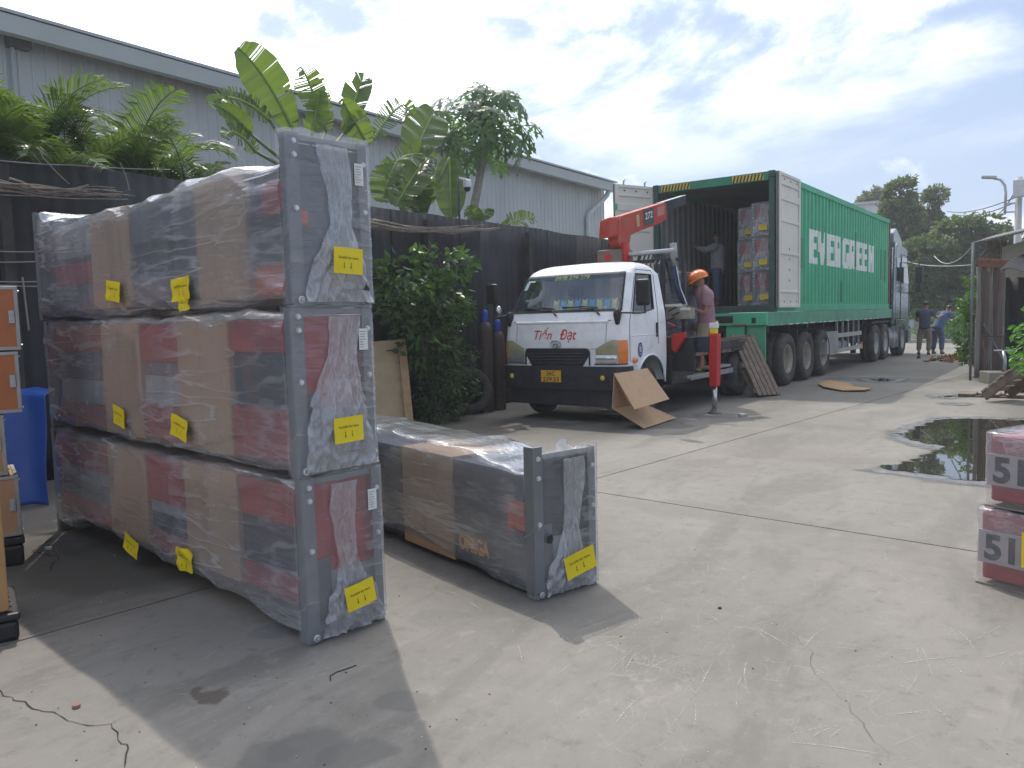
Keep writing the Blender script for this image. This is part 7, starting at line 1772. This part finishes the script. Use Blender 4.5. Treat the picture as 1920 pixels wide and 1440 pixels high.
# worker on the truck step, leaning left with one arm up and one forward, head bowed
wp = AX(1318, 690, -4.98); WL = lambda px, py, dy=0: tuple(AY(px, py, wp.y+dy)-V((wp.x, wp.y, .545)))
person('worker in orange hard hat and mauve shirt standing on the truck step beside the crane', (wp.x, wp.y, .545), R(0), dict(
    pelvis=(.06, .0, .80), waist=(.08, .0, .95), chest=(.03, -.01, 1.20), neckb=(-.04, -.03, 1.35), neck=(-.085, -.05, 1.40), head0=WL(1314, 535, -.08), head1=WL(1310, 527, -.10), head2=WL(1307, 518, -.10), face=(-.80, -.35, -.55),
    shl=WL(1329, 552, -.20), ell=WL(1322, 588, -.28), wrl=WL(1296, 577, -.34), shr=WL(1306, 545, .08), elr=WL(1290, 530, -.05), wrr=WL(1277, 515, -.12),
    hipl=(.06, -.09, .76), knl=(.02, -.14, .42), anl=(.02, -.10, .085), hipr=(.05, .09, .76), knr=(-.22, .05, .70), anr=(-.20, .08, .32), footl=(-.16, -.04, -.06), footr=(-.15, -.04, -.06)),
    M_pink, M_khaki, pmat('mustard_shoe', (.46, .34, .10), .8), helmet=M_hat, hair=False, shorts=True, tail=.5)
mp = AY(1346, 590, 16.4)
person('man in grey shirt and jeans standing inside the open container with arms raised', (mp.x, 16.4, CZ0+.132), R(0), dict(
    pelvis=(0, 0, .88), waist=(0, 0, 1.03), chest=(.0, .0, 1.28), neckb=(0, -.01, 1.43), neck=(0, -.02, 1.48), head0=(-.01, -.03, 1.53), head1=(-.015, -.03, 1.60), head2=(-.015, -.02, 1.67), face=(-1, -.1, 0),
    shl=(.0, -.17, 1.36), ell=(-.22, -.20, 1.30), wrl=(-.44, -.20, 1.38), shr=(-.02, .16, 1.36), elr=(-.22, .18, 1.26), wrr=(-.42, .16, 1.32),
    hipl=(0, -.09, .84), knl=(.01, -.10, .47), anl=(.02, -.10, .085), hipr=(0, .09, .84), knr=(-.01, .10, .47), anr=(.0, .10, .085), footl=(-.15, 0, -.06), footr=(-.15, 0, -.06)),
    pmat('grey_shirt', (.24, .25, .25), .9, var=.15, bump=.4, bscale=9), pmat('jeans', (.06, .10, .16), .9, var=.15), M_black, skin=M_skind, long_sleeve=True, tail=.6).scale = (.94, .94, .94)
pp = G(1733, 665)
person('man in dark blue shirt and khaki trousers seen from behind beside the tractor', (pp.x, pp.y, 0), R(180), dict(
    pelvis=(0, 0, .86), waist=(0, .0, 1.01), chest=(0, -.06, 1.25), neckb=(0, -.12, 1.40), neck=(0, -.15, 1.44), head0=(0, -.18, 1.48), head1=(0, -.19, 1.55), head2=(0, -.18, 1.62), face=(.2, -1, -.3),
    shl=(.18, -.08, 1.34), ell=(.27, -.16, 1.10), wrl=(.14, -.34, 1.02), shr=(-.18, -.08, 1.34), elr=(-.30, -.20, 1.14), wrr=(-.38, -.38, 1.20),
    hipl=(.10, 0, .82), knl=(.14, .0, .46), anl=(.16, .02, .085), hipr=(-.10, 0, .82), knr=(-.13, -.06, .46), anr=(-.12, .06, .085)),
    pmat('navy_shirt', (.060, .075, .115), .9, var=.15, bump=.3, bscale=9), pmat('olive_cloth', (.22, .20, .145), .9, var=.12), pmat('brown_shoe', (.06, .045, .035), .7))
p2 = G(1757, 664)
person('second man in blue clothes leaning beyond the man in khaki trousers', (p2.x, p2.y+.25, 0), R(160), dict(
    pelvis=(.02, .05, .84), waist=(0, .0, .98), chest=(-.06, -.16, 1.18), neckb=(-.10, -.26, 1.30), neck=(-.11, -.30, 1.33), head0=(-.12, -.34, 1.36), head1=(-.12, -.37, 1.42), head2=(-.12, -.38, 1.49), face=(.6, -1, -.4),
    shl=(.10, -.20, 1.27), ell=(.14, -.42, 1.16), wrl=(.0, -.58, 1.22), shr=(-.24, -.16, 1.26), elr=(-.34, -.30, 1.10), wrr=(-.26, -.50, 1.14),
    hipl=(.10, .05, .80), knl=(.14, -.02, .45), anl=(.12, .10, .085), hipr=(-.08, .05, .80), knr=(-.12, .02, .45), anr=(-.16, .12, .085)),
    pmat('denim_shirt', (.085, .14, .26), .9, var=.15), pmat('denim_trousers', (.07, .11, .20), .9, var=.15), M_black, long_sleeve=True)

# ================================================================ THIN AIR HAZE over the whole yard
HAZE = .0019
hz = MB().box(-82, 82, -34, 122, -1.3, 15.5).build('haze', bpy.data.materials.new('haze_air')); stuff(hz)
hm_ = hz.data.materials[0]; hm_.use_nodes = True; t = NT(hm_.node_tree); t.n.clear()
vo = t.new('ShaderNodeVolumePrincipled'); vo.inputs['Color'].default_value = (.92, .95, 1, 1); vo.inputs['Density'].default_value = HAZE; vo.inputs['Anisotropy'].default_value = .35
o = t.new('ShaderNodeOutputMaterial'); t.l.new(vo.outputs[0], o.inputs['Volume'])
